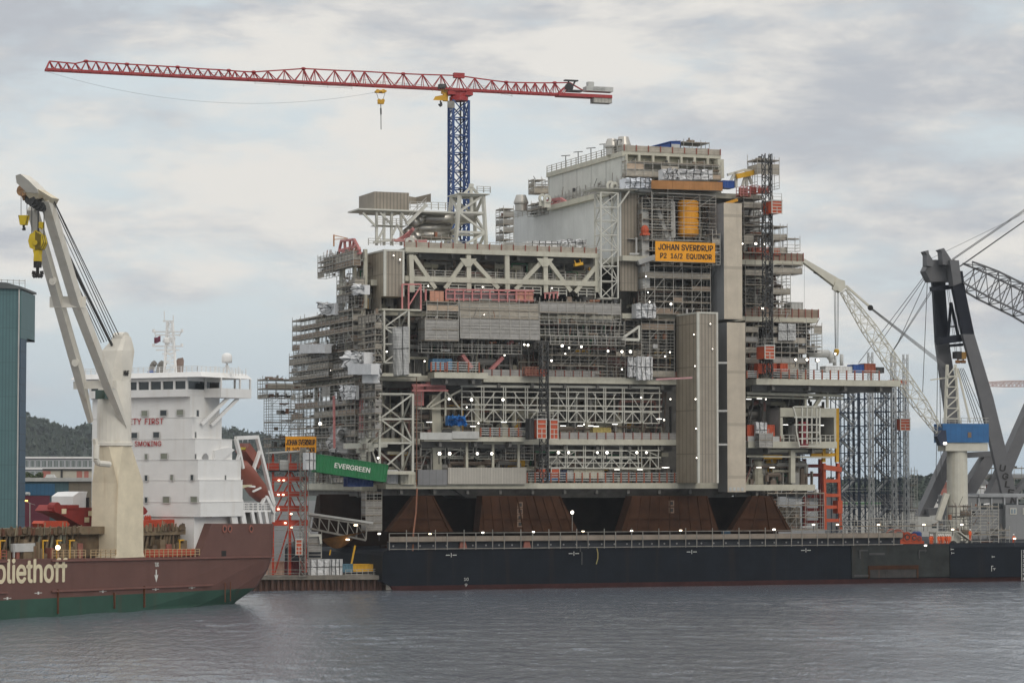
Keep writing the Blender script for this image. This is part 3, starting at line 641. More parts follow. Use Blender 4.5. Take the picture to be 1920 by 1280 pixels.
# --- wing side: deck edge beams and columns on the receding left face
m = MB()
for w, va, vb in ((W0 - .2, 3, 38), (W1, 1, 38), (W2, 0, 36), (W3 - .2, 3, 30), (W4 - .2, 1, 17), (W5 - .6, 1, 17)): m.box(UL - .3, UL, va, vb, w - 1.0, w + .1)
for vv in (2, 8, 15): m.box(UL - .1, UL + .5, vv, vv + .7, W3, W5)
for vv in (3, 12, 21, 30): m.box(UL - .1, UL + .5, vv, vv + .8, W0, W3)
m.box(UL - .2, UL + .3, 14, 16, lv(572), W5 - 1)
m.build('wing_beam', CREAM, plat)
for w in (W0 - .1, W1 + .1, W2 + .1): rail_v(UL - .3, 2, 36, w, h=1.2, step=2.2)
# ceiling fixtures and pipes at the far right
m = MB()
for x0, y0, x1, y1, r in ((1515, 662, 1553, 663, .75), (1553, 663, 1560, 672, .7), (1560, 672, 1561, 680, .65), (1505, 657, 1530, 657, .5), (1530, 657, 1535, 668, .5), (1500, 672, 1500, 690, .7)): m.tube(pv(x0, y0, 2), pv(x1, y1, 2), r, 10)
for x in (1565, 1578): m.tube(pv(x, 685, 3), pv(x, 664, 3), .35, 8)
m.build('vent_pipe', LGREY, plat, smooth=True)
# --- deck floodlights, lit
def flood_proto():
    b = MB(); b.box(-.32, .32, .05, .3, -.28, .28); b.box(-.06, .06, .1, .25, -1.5, -.36); o = b.build('floodlight', DKSTEEL, plat)
    l = MB(); l.tube((0, .04, 0), (0, -.1, 0), .22, 12); return o, l
fp, fl = flood_proto()
flm = fl.build('lens', LAMPON, fp)
FLOODS = [(842, 748, 1), (884, 749, 1), (943, 749, 1), (875, 763, .6), (824, 850, 1.1), (843, 850, 1.1), (895, 850, 1.1), (922, 850, .9), (1047, 848, 1), (1066, 848, 1), (1120, 848, 1), (1138, 848, 1), (1194, 848, 1), (1212, 848, 1), (1054, 648, .9), (1067, 652, .6), (1090, 650, .9), (1140, 658, .7), (1166, 659, .9), (1182, 659, 1.1), (983, 646, .8), (990, 647, .8), (908, 590, .4), (946, 666, .6), (1034, 676, .7), (1202, 745, .6), (1257, 748, .6), (1256, 660, .5), (1247, 668, .6), (1166, 692, .6), (1218, 566, .6), (1258, 570, .8), (1211, 518, .5), (1215, 548, .5), (1417, 457, .9), (1392, 457, .6), (1433, 458, .5), (1442, 511, .5), (1430, 578, .9), (1492, 674, .9), (1513, 674, 1.1), (1533, 675, 1.1), (1566, 663, .8), (1436, 748, .6), (600, 794, 1.1), (725, 659, .6), (796, 677, .6), (897, 793, .5), (803, 536, .5), (905, 538, .5), (1035, 540, .5), (1095, 795, .5), (1245, 787, .6), (738, 479, .5), (750, 487, .5), (1060, 663, .5), (620, 694, .4), (588, 855, .5), (709, 858, .7), (1301, 627, .45), (1303, 686, .55), (1304, 748, .5), (1305, 803, .45), (1306, 858, .5), (1332, 607, .4), (1336, 654, .35)]
for i, (x, y, s) in enumerate(FLOODS):
    o = fp if i == 0 else copy_tree(fp, plat)
    if i == 0: o.parent = plat
    vv = -1.2 if y > 700 and x > 780 else -3.2
    if x > 1385: vv = -1.5 if y < 650 else -4.6
    if x < 720: p = PF.u(x, y, UL - 2.5)
    elif 1180 < x < 1265 and y < 700: p = pv(x, y, -4)
    else: p = pv(x, y, vv)
    s *= .85 + .3 * ((i * 37) % 10) / 10
    if x > 1295 and x < 1340: p = PF.u(x, y, stairA[1] - .3) if x < 1308 else pv(x, y, -9.85)
    o.location = p; o.scale = (s, s, s)
# strip lights under the decks
m = MB()
for x, y in ((805, 791), (887, 799), (945, 791), (1056, 798), (1088, 798), (1108, 798), (1118, 799), (1153, 795), (1236, 785), (1390, 876), (1423, 876), (1448, 876), (1404, 748), (1424, 747), (1250, 876), (1280, 876), (1290, 876), (1300, 876), (1246, 876), (1473, 796), (1540, 797), (1157, 880), (1200, 880), (935, 880)):
    c = pv(x, y, .5); m.box(c.x - .5, c.x + .5, .45, .6, c.z - .05, c.z + .05)
m.build('strip_light', pm('strip_lamp', (1, 1, .95), 0, 1, emit=((1, .98, .92), 2.2)), plat)
# ================= scaffolding round the platform
GEARM = [GALVD, TARP, pm('gear_brown', (.20, .15, .11), .3, 1), pm('gear_rust', (.26, .11, .06), .3, 1), pm('gear_dark', (.06, .06, .06), .3, 1)]
def scaffold(label, u0, u1, v0, v1, w0, w1, seed, bay=1.75, lift=2.0, boards=.5, bmats=(BOARD, BOARDG), full=False, planks=.8, tube=.085, top=1.0, cat='scaffold', fr=PF, rows=None, tmat=GALV, brace=.3, bh=1.0, gear=.55):
    random.seed(seed)
    if u1 < u0: u0, u1 = u1, u0
    t = thing('scaffold', label, cat, fr, (u0, v0, w0))
    nu = max(1, round((u1 - u0) / bay)); nv = max(1, round((v1 - v0) / bay)); nl = max(1, round((w1 - w0) / lift)); lift = (w1 - w0) / nl
    us = [u0 + (u1 - u0) * i / nu for i in range(nu + 1)]; vs = [v0 + (v1 - v0) * i / nv for i in range(nv + 1)]
    m = MB()
    for i, u in enumerate(us):
        for j, v in enumerate(vs):
            if 0 < i < nu and 0 < j < nv: continue
            m.bar((u, v, w0), (u, v, w1 + ri(.2, top)), tube)
    pk = MB(); bm = [MB() for _ in bmats]
    for k in range(nl + 1):
        z = w0 + lift * k
        for dz in (0, .55, 1.1):
            if k == nl and dz: continue
            for v in (v0, v1):
                if dz and rnd() < .25: continue
                m.bar((u0, v, z + dz), (u1, v, z + dz), tube * .8)
            for u in (u0, u1): m.bar((u, v0, z + dz), (u, v1, z + dz), tube * .8)
        if k == 0 and w0 > 0 and rnd() < .3: continue
        if rnd() < planks:
            a = rnd() * .2 if rnd() < .4 else 0; b = 1 - (rnd() * .3 if rnd() < .4 else 0)
            pk.box(u0 + (u1 - u0) * a + .02, u0 + (u1 - u0) * b - .02, v0 + .05, v1 - .05, z + .06, z + .13)
            pk.box(u0 + (u1 - u0) * a, u0 + (u1 - u0) * b, v0 - .06, v0 - .02, z, z + .17)
            pk.box(u0 - .06, u0 - .02, v0, v1, z, z + .24)
        if k < nl:
            on = rnd() < boards; b = random.choice(bm); h = bh
            for i in range(nu):
                if rnd() < .17: on = rnd() < boards; b = random.choice(bm); h = bh * ri(.75, 1.1) if rnd() < .8 else lift - .05
                if on:
                    if full: h = lift - ri(.05, .12)
                    b.box(us[i] + .02, us[i + 1] - .02, v0 + .06, v0 + .11, z + .05, z + h)
                if rnd() < brace * .5: m.bar((us[i], v0 - .02, z), (us[i + 1], v0 - .02, z + lift), tube * .8)
            on = rnd() < boards
            for j in range(nv):
                if rnd() < .2: on = rnd() < boards; b = random.choice(bm); h = bh * ri(.7, 1.1) if rnd() < .75 else lift - .05
                if on:
                    if full: h = lift - .05
                    b.box(u0 + .06, u0 + .11, vs[j] + .02, vs[j + 1] - .02, z + .05, z + h)
                if rnd() < brace * .4: m.bar((u0, vs[j], z), (u0, vs[j + 1], z + lift), tube * .8)
    g = MB()
    for k in range(nl + 1):
        z = w0 + lift * k + .14
        for i in range(int(nu * nv * .9)):
            if rnd() < gear:
                u = ri(u0, u1); v = ri(v0 + .2, v1 - .2); q_ = rnd(); g.mi = random.choice([0, 0, 1, 2, 2, 3, 4])
                if q_ < .4: g.box(u, min(u1, u + ri(.2, .9)), v, min(v1, v + ri(.2, .7)), z, z + ri(.2, 1.0))
                elif q_ < .75: g.bar((u, v, z), (min(u1, u + ri(-.6, 1.2)), v + ri(-.3, .3), z + ri(.6, 1.8)), ri(.05, .12))
                else: l = ri(1, 3); g.tube((u, v, z + .3), (min(u1, u + l), v, z + .3 + ri(0, .1)), ri(.08, .22), 6)
    if g.V: g.build('stored_gear', GEARM, t)
    m.build('tube_lattice', tmat, t, split=False)
    if pk.V: pk.build('plank_deck', PLANK, t)
    for b, mt in zip(bm, bmats):
        if b.V: b.build('board_cladding', mt, t)
    return t
def SC_(label, x0, x1, y0, y1, v0, d, seed, **k):
    a = pv(x0, y1, v0); b = pv(x1, y0, v0)
    return scaffold(label, a.x, b.x, v0, v0 + d, a.z, pv(x0, y0, v0).z, seed, **k)
def SU_(label, xn, xf, y0, y1, d, seed, u=None, **k):
    """on the receding left face: near pixel xn, far pixel xf (heights read at the near end)"""
    u = UL - .6 if u is None else u
    a = PF.u(xn, y1, u); b = PF.u(xf, y0, u)
    return scaffold(label, u - d, u, a.y, b.y, a.z, PF.u(xn, y0, u).z, seed, **k)
GB = (BOARDG, BOARD); TB = (BOARD, BOARDT); DK = (BOARD, BOARDB)
SC_('scaffold with grey brown plank screens, topmost row above the long boarded bay', 862, 1010, 566, 596, -2.6, 1.9, 1, boards=1., bmats=GB, full=True, lift=1.6)
SC_('long boarded scaffold bay hanging over the open deck in the middle of the platform', 863, 1012, 596, 634, -3.4, 3, 2, boards=1., bmats=(BOARDG,), full=True, lift=2)
SC_('boxy grey boarded scaffold left of the long boarded bay', 797, 860, 598, 638, -4, 3.4, 3, boards=1., bmats=(BOARDG,), full=True, lift=1.9)
SC_('open scaffold with yellowish standards above the boxy grey boarded scaffold', 800, 860, 566, 598, -3.4, 2.5, 4, boards=.5, bmats=TB, lift=1.5)
SC_('low scaffold walkway with brown boards under the long boarded bay', 790, 978, 644, 660, -2.2, 1.6, 5, boards=1., bmats=DK, lift=1.6)
SC_('banded grey and tan scaffold between the long bay and the grey wrapped bundle', 1012, 1164, 566, 606, -2.8, 2.2, 6, boards=.95, bmats=(BOARDG, BOARD, BOARD), full=True, lift=2.)
SC_('open braced scaffold under the banded screens', 1012, 1170, 606, 628, -2.3, 2, 7, boards=.25, lift=2., brace=.8)
SC_('scaffold with pale tan plywood strip left of the white triangular bracket', 1032, 1172, 629, 645, -3.1, 2.2, 8, boards=1., bmats=(BOARDT, BOARD), lift=1.6, full=True)
SC_('dark open scaffold standing on the deck under the tan plywood strip', 1018, 1172, 646, 705, -1.2, 2.2, 9, boards=.12, tmat=GALVD, lift=2.)
SC_('tall narrow scaffold beside the stair tower with a hanging white tarpaulin', 1203, 1264, 600, 706, -1.5, 3, 10, boards=.3, bmats=DK, lift=1.8)
SC_('scaffold of open tube bays under the grey wrapped bundle', 1172, 1203, 600, 690, .2, 2.5, 11, boards=.15, tmat=GALVD)
SC_('scaffold lifts under the orange sign between clad wall and beige tower', 1210, 1332, 498, 588, -1.2, 3, 12, boards=.4, bmats=DK, lift=1.9, brace=.6)
SC_('scaffold cage round the orange vessel', 1222, 1342, 362, 448, -1.6, 5, 13, boards=0, lift=2.1, planks=0, tube=.08, brace=.5, bay=3.2, gear=0)
SC_('scaffold with wrapped edges below the curved orange guard boards', 1204, 1262, 372, 470, -.5, 3, 14, boards=.35, bmats=DK)
SC_('scaffold right of the orange sign against the beige tower', 1336, 1350, 440, 496, -4.2, 3, 15, boards=.4, bay=1.3)
SC_('scaffold with thin brown boards on the front of the roof module', 1175, 1352, 303, 330, 3.6, 2, 16, boards=.55, bmats=(BOARD, BOARDT), lift=1.6)
SC_('tall dark scaffold face between beige tower and black hoist mast', 1395, 1432, 372, 474, -1.5, 4, 17, boards=.4, bmats=DK, tmat=GALVD, lift=1.7)
SC_('scaffold behind the black hoist mast above the brown boarded deck', 1450, 1476, 425, 474, -.5, 5, 18, boards=.9, bmats=(BOARD,), lift=2.2)
SC_('scaffold shelf jutting out above the brown boarded deck', 1476, 1500, 448, 470, -.8, 2, 19, boards=.1)
SC_('lower scaffold face left of the black hoist mast above workers', 1398, 1434, 498, 588, -1.3, 4, 20, boards=.45, bmats=(BOARD, BOARDG), tmat=GALVD, lift=1.9)
SC_('boarded scaffold hung under the brown boarded deck by the crane tip', 1450, 1504, 496, 512, -.8, 4, 21, boards=1., bmats=(BOARD,), lift=1.6)
SC_('open stepped scaffold right of the hoist mast above the workers deck', 1448, 1482, 514, 588, -.8, 5, 22, boards=.5, bmats=(BOARD,), lift=1.8)
SC_('scaffold wall left of the upper orange hoist cage', 1398, 1422, 603, 700, -1.5, 4, 23, boards=.7, bmats=(BOARD, BOARDG), tmat=GALVD)
SC_('wide scaffold with grey netted bays under the workers deck', 1450, 1512, 604, 700, -1., 5, 24, boards=.65, bmats=(BOARD, BOARDG), lift=2.)
SC_('open tube scaffold at the corner above the white vent pipes', 1512, 1541, 612, 662, -1.2, 4, 25, boards=.12, lift=1.1)
SC_('small boarded scaffold hung from the lower right deck edge', 1424, 1449, 812, 838, -2.6, 1.6, 26, boards=1., bmats=(BOARDG,), full=True, lift=1.3)
SC_('scaffold screen of grey boards hung in the lower pipe racks', 948, 1000, 838, 862, .2, 1.2, 27, boards=.9, bmats=(BOARDG, BOARD), full=True, lift=1.4)
SC_('top scaffold with three boarded lifts round the head of the hoist mast', 1420, 1461, 300, 352, -2, 4, 28, boards=.95, bmats=(BOARD,), lift=2.5, top=2.2, bh=1.9)
SC_('scaffold roof on the highest module beside the blue shed', 1282, 1330, 267, 288, 7, 5, 29, boards=.3, bmats=(BOARD,), lift=1.4)
SC_('slim scaffold on the far corner of the grey module wall', 944, 963, 392, 464, 33, 4, 30, boards=.4, bmats=(BOARDG,), lift=1.5)
SC_('small scaffold box on the gallery at the far end of the roof module', 1002, 1028, 338, 362, 30, 3, 31, boards=.5, bmats=(BOARD,), lift=1.6)
SC_('scaffold on the top deck by the silver ducts', 790, 846, 445, 468, 2, 3, 32, boards=.2, bmats=(BOARD,))
SC_('scaffold standing on the base deck right of the cream lattice tower', 776, 790, 740, 880, -1, 2, 33, boards=.2, tmat=GALVD)
SC_('scaffold column wrapped in grey boards under the wing', 686, 716, 924, 995, 1, 2.5, 34, boards=.8, bmats=(BOARDG,), lift=1.3, full=True)
# gallery along the roof module wall
a = PF.u(1168, 352, ub - 1.2); b = PF.u(1032, 374, ub - 1.2)
scaffold('long scaffold gallery on the pale wall of the roof module', ub - 1.7, ub - .1, a.y, b.y, a.z - 1.2, a.z + 1.4, 40, boards=.5, bmats=(BOARDG,), lift=1.3)
a = PF.u(1020, 400, uw - 1); b = PF.u(993, 404, uw - 1)
scaffold('little scaffold hung on the grey module wall below the exhaust', uw - 1.4, uw - .1, a.y, b.y, a.z, a.z + 2., 41, boards=.5, bmats=(BOARDG,), lift=1.)
# the left wing
SU_('wing top scaffold round the pink gangway cradle', 676, 620, 472, 498, 1.3, 50, boards=.6, bmats=DK, lift=1.2)
SU_('thin open scaffold on the upper left corner of the wing', 640, 612, 478, 516, 1.6, 51, boards=.1, lift=1., planks=.7)
SU_('scaffold bays behind the brown wind wall', 684, 650, 520, 578, 1.8, 52, boards=.3, bmats=GB, tmat=GALVD, lift=1.5)
SU_('wing scaffold with brown boarded parapet below the white sheets', 680, 566, 582, 640, 1.8, 53, boards=.75, bmats=DK, lift=1.9, bay=2.6)
SU_('wing scaffold with open lifts above the row of white bundles', 680, 566, 640, 706, 1.6, 54, boards=.45, bmats=(BOARD, BOARDG), tmat=GALVD, lift=1.6)
SU_('wing scaffold screens of silver grey boards in the middle of the wing', 640, 566, 660, 706, 2.4, 55, boards=.75, bmats=(BOARDG, BOARD), lift=1.5)
SU_('lower wing scaffold with tall boarded shafts', 682, 562, 718, 838, 1.6, 56, boards=.5, bmats=(BOARD, BOARDG, BOARDB), lift=1.9, bay=2.4)
SU_('scaffold on the base deck of the wing behind the green container', 690, 600, 842, 904, 1.2, 57, boards=.2, tmat=GALVD)
SU_('dense dark scaffold beside the net wrapped lattice tower', 716, 684, 590, 705, 1.2, 58, boards=.25, bmats=(BOARD,), tmat=GALVD, lift=1.1, bay=1.8)
SU_('dark scaffold beside the cream lattice tower above the green container', 716, 684, 716, 820, 1.2, 59, boards=.3, bmats=(BOARDG,), tmat=GALVD, lift=1.3, bay=1.8)
a = W(508, 835, 510); fo = PF.loc(a)
scaffold('free standing scaffold tower at the far left end of the platform', fo.x, fo.x + 7, fo.y, fo.y + 5, W(508, 870, 510).z, W(508, 745, 510).z, 60, boards=.02, tmat=GALVD, lift=1.5, planks=.6)
scaffold('boarded parapet scaffold on top of the free standing tower', fo.x - 1, fo.x + 8, fo.y - 1, fo.y + 6, W(508, 746, 510).z, W(508, 712, 510).z, 61, boards=.5, bmats=(BOARD,), tmat=GALVD, lift=1.7)
# ================= things standing on or hung from the platform
def sign(label, x0, x1, yt, yb, v, lines, fr=PF, cat='sign', frac=None):
    a = fr.v(x0, yb, v); b = fr.v(x1, yb, v); tp = fr.v(x0, yt, v); h = tp.z - a.z; w = b.x - a.x
    t = thing('sign_board', label, cat, fr, (a.x, v, a.z)); m = MB(); m.box(a.x, b.x, v, v + .12, a.z, tp.z); m.build('board', AMBER, t)
    f = MB(); f.bar((a.x, v + .25, a.z + h * .3), (b.x, v + .25, a.z + h * .3), .15); f.bar((a.x, v + .25, a.z + h * .8), (b.x, v + .25, a.z + h * .8), .15); f.bar((a.x + w * .3, v + .3, a.z), (a.x + w * .3, v + .3, tp.z), .15); f.bar((a.x + w * .7, v + .3, a.z), (a.x + w * .7, v + .3, tp.z), .15); f.build('back_frame', DKSTEEL, t)
    for body, fx, fw, fy, fh in lines: letters(body, (a.x + w * fx, v - .02, a.z + h * fy), (1, 0, 0), (0, 0, 1), w * fw, h * fh, BLACK, t, bold=.03, word=1.1)
    return t
sign('amber sign reading JOHAN SVERDRUP P2 16/2 EQUINOR below the orange vessel', 1229, 1341, 452, 489, -5.2, [('JOHAN SVERDRUP', .05, .91, .57, .3), ('P2  16/2  EQUINOR', .08, .86, .12, .3)])
qs = W(536, 860, 447); QF = Frame((qs.x, qs.y, 0), 2)
sign('amber JOHAN SVERDRUP sign half hidden by the roof of the orange tower', 535, 593, 818, 848, 12, [('JOHAN SVERDRUP', .03, .93, .46, .36), ('P1  16/2  EQUINOR', .05, .9, -.02, .36)], QF)
def corrug(m, u0, u1, v0, v1, z0, z1, step=.55, d=.06):
    """box with ribbed long sides"""
    n = max(2, int((u1 - u0) / step)); lo = []; 
    for i in range(n):
        x = u0 + (u1 - u0) * i / n; s = (u1 - u0) / n
        lo += [(x, v0), (x + s * .35, v0), (x + s * .5, v0 + d), (x + s * .85, v0 + d)]
    lo += [(u1, v0), (u1, v1), (u0, v1)]
    m.loft([[(x, y, z0) for x, y in lo], [(x, y, z1) for x, y in lo]])
def container(label, fr, p, L_, H, D, mat, cat='container', frame=None, rot=None, name='shipping_container', group=None):
    u, v, w = p; t = thing(name, label, cat, fr, p, group)
    m = MB(); corrug(m, u + .1, u + L_ - .1, v + .06, v + D - .06, w + .12, w + H - .08); m.build('body', mat, t)
    f = MB(); e = .16
    for x in (u, u + L_ - e):
        for y in (v, v + D - e): f.box(x, x + e, y, y + e, w, w + H)
    for z in (w, w + H - e):
        f.box(u, u + L_, v, v + e, z, z + e); f.box(u, u + L_, v + D - e, v + D, z, z + e); f.box(u, u + e, v, v + D, z, z + e); f.box(u + L_ - e, u + L_, v, v + D, z, z + e)
    f.build('corner_frame', frame or mat, t, split=False)
    d = MB(); d.box(u - .04, u - .01, v + .2, v + D / 2 - .03, w + .2, w + H - .2); d.box(u - .04, u - .01, v + D / 2 + .03, v + D - .2, w + .2, w + H - .2)
    for y in (.3, .45, .6, .8): d.tube((u - .08, v + D * y, w + .2), (u - .08, v + D * y, w + H - .2), .03, 5)
    d.build('door', mat, t, split=False)
    return t
def PC(label, x0, x1, yt, yb, v, D, mat, **k):
    a = pv(x0, yb, v); b = pv(x1, yb, v); z = pv(x0, yt, v).z
    return container(label, PF, (a.x, v, a.z), b.x - a.x, z - a.z, D, mat, **k)
# the tilted green container
GRN = pm('green_container_paint', (.012, .155, .05), .12, .5, .5, streak=.35, scol=(.03, .06, .025))
DKB = pm('dark_blue_cover', (.02, .045, .16), .15, .6)
a = pv(593, 872, -9); b = pv(724, 905, -9); 
ang = math.atan2(pv(592, 853, -9).z - pv(724, 873, -9).z, pv(724, 873, -9).x - pv(592, 853, -9).x)
Lc = (pv(724, 873, -9) - pv(592, 853, -9)).length; Hc = 2.95
g = container('tilted green container with white lettering, wedged over a blue cover', PF, (0, 0, 0), Lc, Hc, 2.5, GRN)
o3 = pv(592, 853, -9) - Vector((sin(ang) * 0, 0, Hc / cos(ang)))
letters('EVERGREEN', (Lc * .25, -.03, 1.15), (1, 0, 0), (0, 0, 1), Lc * .50, .80, pm('white_lettering', (.7, .7, .64), .1, 1), g, bold=.035)
g.location = PF.world(o3 + Vector((0, 0, .25))); g.rotation_euler = (Matrix.Rotation(PF.phi, 3, 'Z') @ Matrix.Rotation(ang, 3, 'Y')).to_euler()
m = MB()
PC('dark blue covered skid under the tilted green container', 652, 700, 893, 912, -7, 2.4, DKB, cat='skid', name='covered_skid')
PC('blue open top container beside the orange barriers on the middle deck', 811, 848, 672, 692, -.5, 2.4, pm('faded_blue_paint', (.10, .22, .36), .15, 1), name='container')
PC('white wrapped crate box at the right of the tilted green container', 726, 746, 880, 906, -1, 2, TARP, cat='crate', name='wrapped_crate')
PC('cream equipment cabin standing beside the dark edge cladding', 751, 779, 884, 908, -1.2, 2, CREAM, cat='cabin', name='cabin')
PC('long cream container streaked with rust behind the lower barriers', 1076, 1133, 879, 897, 1.2, 2.4, pm('rusty_cream', (.52, .48, .38), .12, .6, streak=.5))
PC('dark blue container left of the long cream container', 1051, 1063, 880, 898, 1.2, 2.4, NAVY); PC('grey cabinet box left of the long cream container', 1063, 1075, 881, 898, 1.2, 2.4, LGREY, cat='cabinet', name='cabinet')
PC('royal blue container on the cantilevered right deck', 1600, 1620, 683, 698, 0, 2.4, BLUE); PC('rusty red container at the end of the cantilevered right deck', 1621, 1642, 681, 698, 0, 2.4, pm('rust_red_container', (.26, .07, .04), .2, .8)); PC('dark low container by the end rail of the cantilevered right deck', 1643, 1658, 688, 699, 0, 2, DKSTEEL)
PC('white sheeted stack beside the royal blue container on the cantilever', 1548, 1598, 686, 698, 0, 2.2, TARP, cat='stack', name='sheeted_stack')
PC('blue container perched at the end of the curved orange boards', 1356, 1377, 338, 352, -.5, 2.4, BLUE)
PC('teal blue container on the roof below the scaffold roof', 1278, 1321, 277, 290, 6.3, 2.4, pm('teal_blue_paint', (.05, .16, .27), .15, 1))
PC('orange red cabin at the side of the beige tower on the lower right deck', 1401, 1419, 796, 818, .2, 2, ORANGE, cat='cabin', name='cabin'); PC('orange red cabin partly behind the white sheet on the lower right deck', 1436, 1453, 796, 818, .2, 2, ORANGE, cat='cabin', name='cabin')
PC('left orange service box below the upper hoist cage on the right deck', 1421, 1436, 681, 700, -3, 1.6, ORANGE, cat='cabin', name='service_box'); PC('orange service box with square plate between two others on the right deck', 1441, 1456, 681, 697, -3, 1.6, ORANGE, cat='cabin', name='service_box'); PC('last orange service box by the barriers of the right deck', 1463, 1477, 681, 697, -3, 1.6, ORANGE, cat='cabin', name='service_box')
PC('corrugated grey shed on the workers deck against the sky', 1484, 1506, 566, 586, 3, 3, LGREY, cat='shed', name='shed')
PC('yellow container deep under the long white pipe racks', 1112, 1146, 801, 813, 1.5, 2.4, pm('dull_yellow', (.40, .32, .10), .2, 1))
# blue shed on the roof
t = thing('roof_shed', 'dark blue shed with sloping roof on top of the highest module', 'shed', PF, pv(1208, 283, 7)); m = MB()
q = lambda x, y, v: pv(x, y, v)
m.loft([[q(1209, 282, 7), q(1257, 282, 7), q(1257, 267, 7), q(1209, 279, 7)], [q(1209, 282, 7) + Vector((0, 5, 0)), q(1257, 282, 7) + Vector((0, 5, 0)), q(1257, 267, 7) + Vector((0, 5, 0)), q(1209, 279, 7) + Vector((0, 5, 0))]]); m.build('body', BLUE, t)
m = MB(); PB(m, 1258, 265, 1276, 281, 6.8, 11); m.build('end_wall', BLUE, t); m = MB(); PB(m, 1259, 270, 1275, 281, 6.7, 6.78); m.build('door', LGREY, t)
m = MB(); m.loft([[q(1206, 279, 6.6), q(1258, 266, 6.6), q(1277, 265, 6.6), q(1277, 264, 6.6), q(1257, 264.5, 6.6), q(1206, 278, 6.6)], [p + Vector((0, 5.6, 0)) for p in (q(1206, 279, 6.6), q(1258, 266, 6.6), q(1277, 265, 6.6), q(1277, 264, 6.6), q(1257, 264.5, 6.6), q(1206, 278, 6.6))]]); m.build('roof', BLUE, t)
m = MB()
random.seed(3)
for i in range(14): x = 1206 + i * 5; PB(m, x, 281 - ri(0, 2), x + ri(2, 4), 286, 6.2, 6.5)
single(m, 'hanging_covers', DKSTEEL, 'row of dark covers hung over the roof rail below the blue shed', 'covers', PF, pv(1206, 284, 6.2))
# --- hanging and wrapped tarpaulins
def tarp(label, P4, depth, seed, mat=TARP, cat='tarpaulin', nx=30, ny=22, fold=.22, ropes=3, name='tarpaulin'):
    """cloth over a box-like bundle: P4 corner points (tl, tr, br, bl) in frame PF; folds run down it"""
    random.seed(seed); ph = [ri(0, 6) for _ in range(6)]; tl, tr, br, bl = [Vector(p) for p in P4]
    t = thing(name, label, cat, PF, (tl.x, tl.y, bl.z)); m = MB()
    nrm = (tr - tl).cross(bl - tl).normalized()
    if nrm.y > 0: nrm = -nrm
    def fn(s, q):
        p = (tl * (1 - s) + tr * s) * (1 - q) + (bl * (1 - s) + br * s) * q
        f = fold * 2.6 * (noise.noise(Vector((5 * s + ph[0] * 9, 1.6 * q, ph[1]))) + .5 * noise.noise(Vector((13 * s, 5 * q + ph[2] * 7, ph[3]))) + .35 * noise.noise(Vector((4 * s + 8 * q, 9 * q - 5 * s, ph[4]))))
        e = min(s, 1 - s) * 8; f2 = min(1, e)
        return p + nrm * (f + depth * .35 * f2 * (.6 + .4 * sin(pi * s))) + Vector((0, 0, fold * .8 * sin(17 * s + ph[4]) * (q - .5)))
    m.grid(fn, nx, ny)
    m.loft([[p - nrm * .05 for p in (tl, tr, br, bl)], [p - nrm * depth for p in (tl, tr, br, bl)]])
    m.build('sheet', mat, t, smooth=False, split=False)
    r = MB()
    for i in range(ropes):
        s = (i + .7) / (ropes + .4); r.path([fn(s, j / 8) + nrm * .05 for j in range(9)], .07, 5)
    r.path([fn(j / 8, .45) + nrm * .06 for j in range(9)], .06, 5)
    r.build('lashing', CABLE, t, split=False)
    return t
def TV(label, x0, x1, y0, y1, v, d, seed, **k): return tarp(label, (pv(x0, y0, v), pv(x1, y0 + 1, v), pv(x1, y1, v), pv(x0, y1, v)), d, seed, **k)
def TU(label, x0, x1, y0, y1, u, d, seed, **k): k['fold'] = k.get('fold', .22) * 1.7; return tarp(label, (PF.u(x0, y0, u), PF.u(x1, y0, u), PF.u(x1, y1, u), PF.u(x0, y1, u)), d, seed, **k)
TV('grey white wrapped bundle on the scaffold at the end of the banded screens', 1193, 1229, 569, 596, -2, 2, 1)
TV('white sheet hanging in folds over the middle deck edge by the tall scaffold', 1196, 1224, 668, 712, -2.4, .8, 2, ropes=3)
TV('pale sheet hanging straight beside the folded white sheet', 1178, 1196, 669, 706, -1.4, .6, 3, ropes=1)
tarp('grey net shroud wrapped round the upper lattice stair tower', (pv(736, 614, -4.3), pv(767, 612, -4.3), pv(767, 702, -4.3), pv(738, 704, -4.3)), 2.5, 4, mat=NETW, cat='net', fold=.12, ropes=1, name='net_shroud')
TV('row of white wrapped parcels on top of the curved orange boards', 1274, 1336, 318, 337, .3, 2, 5, ropes=4); TV('blue white plastic bundle left of the parcels on the orange boards', 1243, 1274, 317, 336, 0, 2, 6, fold=.35)
TV('white plastic wrapped racks along the landing beside the orange boards', 1172, 1222, 334, 353, -.5, 2.5, 7, ropes=5, mat=pm('white_plastic_wrap', (.60, .62, .66), .12, .9, .35)); TV('long low white crates on the top deck in front of the grey wall', 988, 1052, 452, 464, 3, 2, 8, fold=.1, ropes=5); TV('crumpled white bundle at the end of the low crates by the grey wall', 1052, 1100, 449, 464, 2.6, 2, 9, fold=.3)
TU('pale sheet draped over the wing corner above the brown parapet', 628, 600, 568, 590, UL - 3, 1.5, 10, fold=.3); TU('white sheet over the wing scaffold near the sky at mid height', 622, 574, 645, 662, UL - 3.2, 1.2, 11); TU('heap of white wrapped bundles in the middle of the wing', 682, 650, 660, 690, UL - 3.4, 2, 12, fold=.4); TU('stack of white sheeted crates stepping down toward the clad lattice tower', 712, 668, 682, 702, UL - 3.6, 1.5, 13, fold=.15, ropes=4)
TU('white sheet hanging below the boarded wing gallery', 667, 640, 722, 749, UL - 2.8, .6, 14, fold=.12, ropes=2); TU('grey white sheet bunched behind the brown wind wall', 683, 668, 534, 552, UL - 2.8, 1, 15, fold=.3, ropes=1)
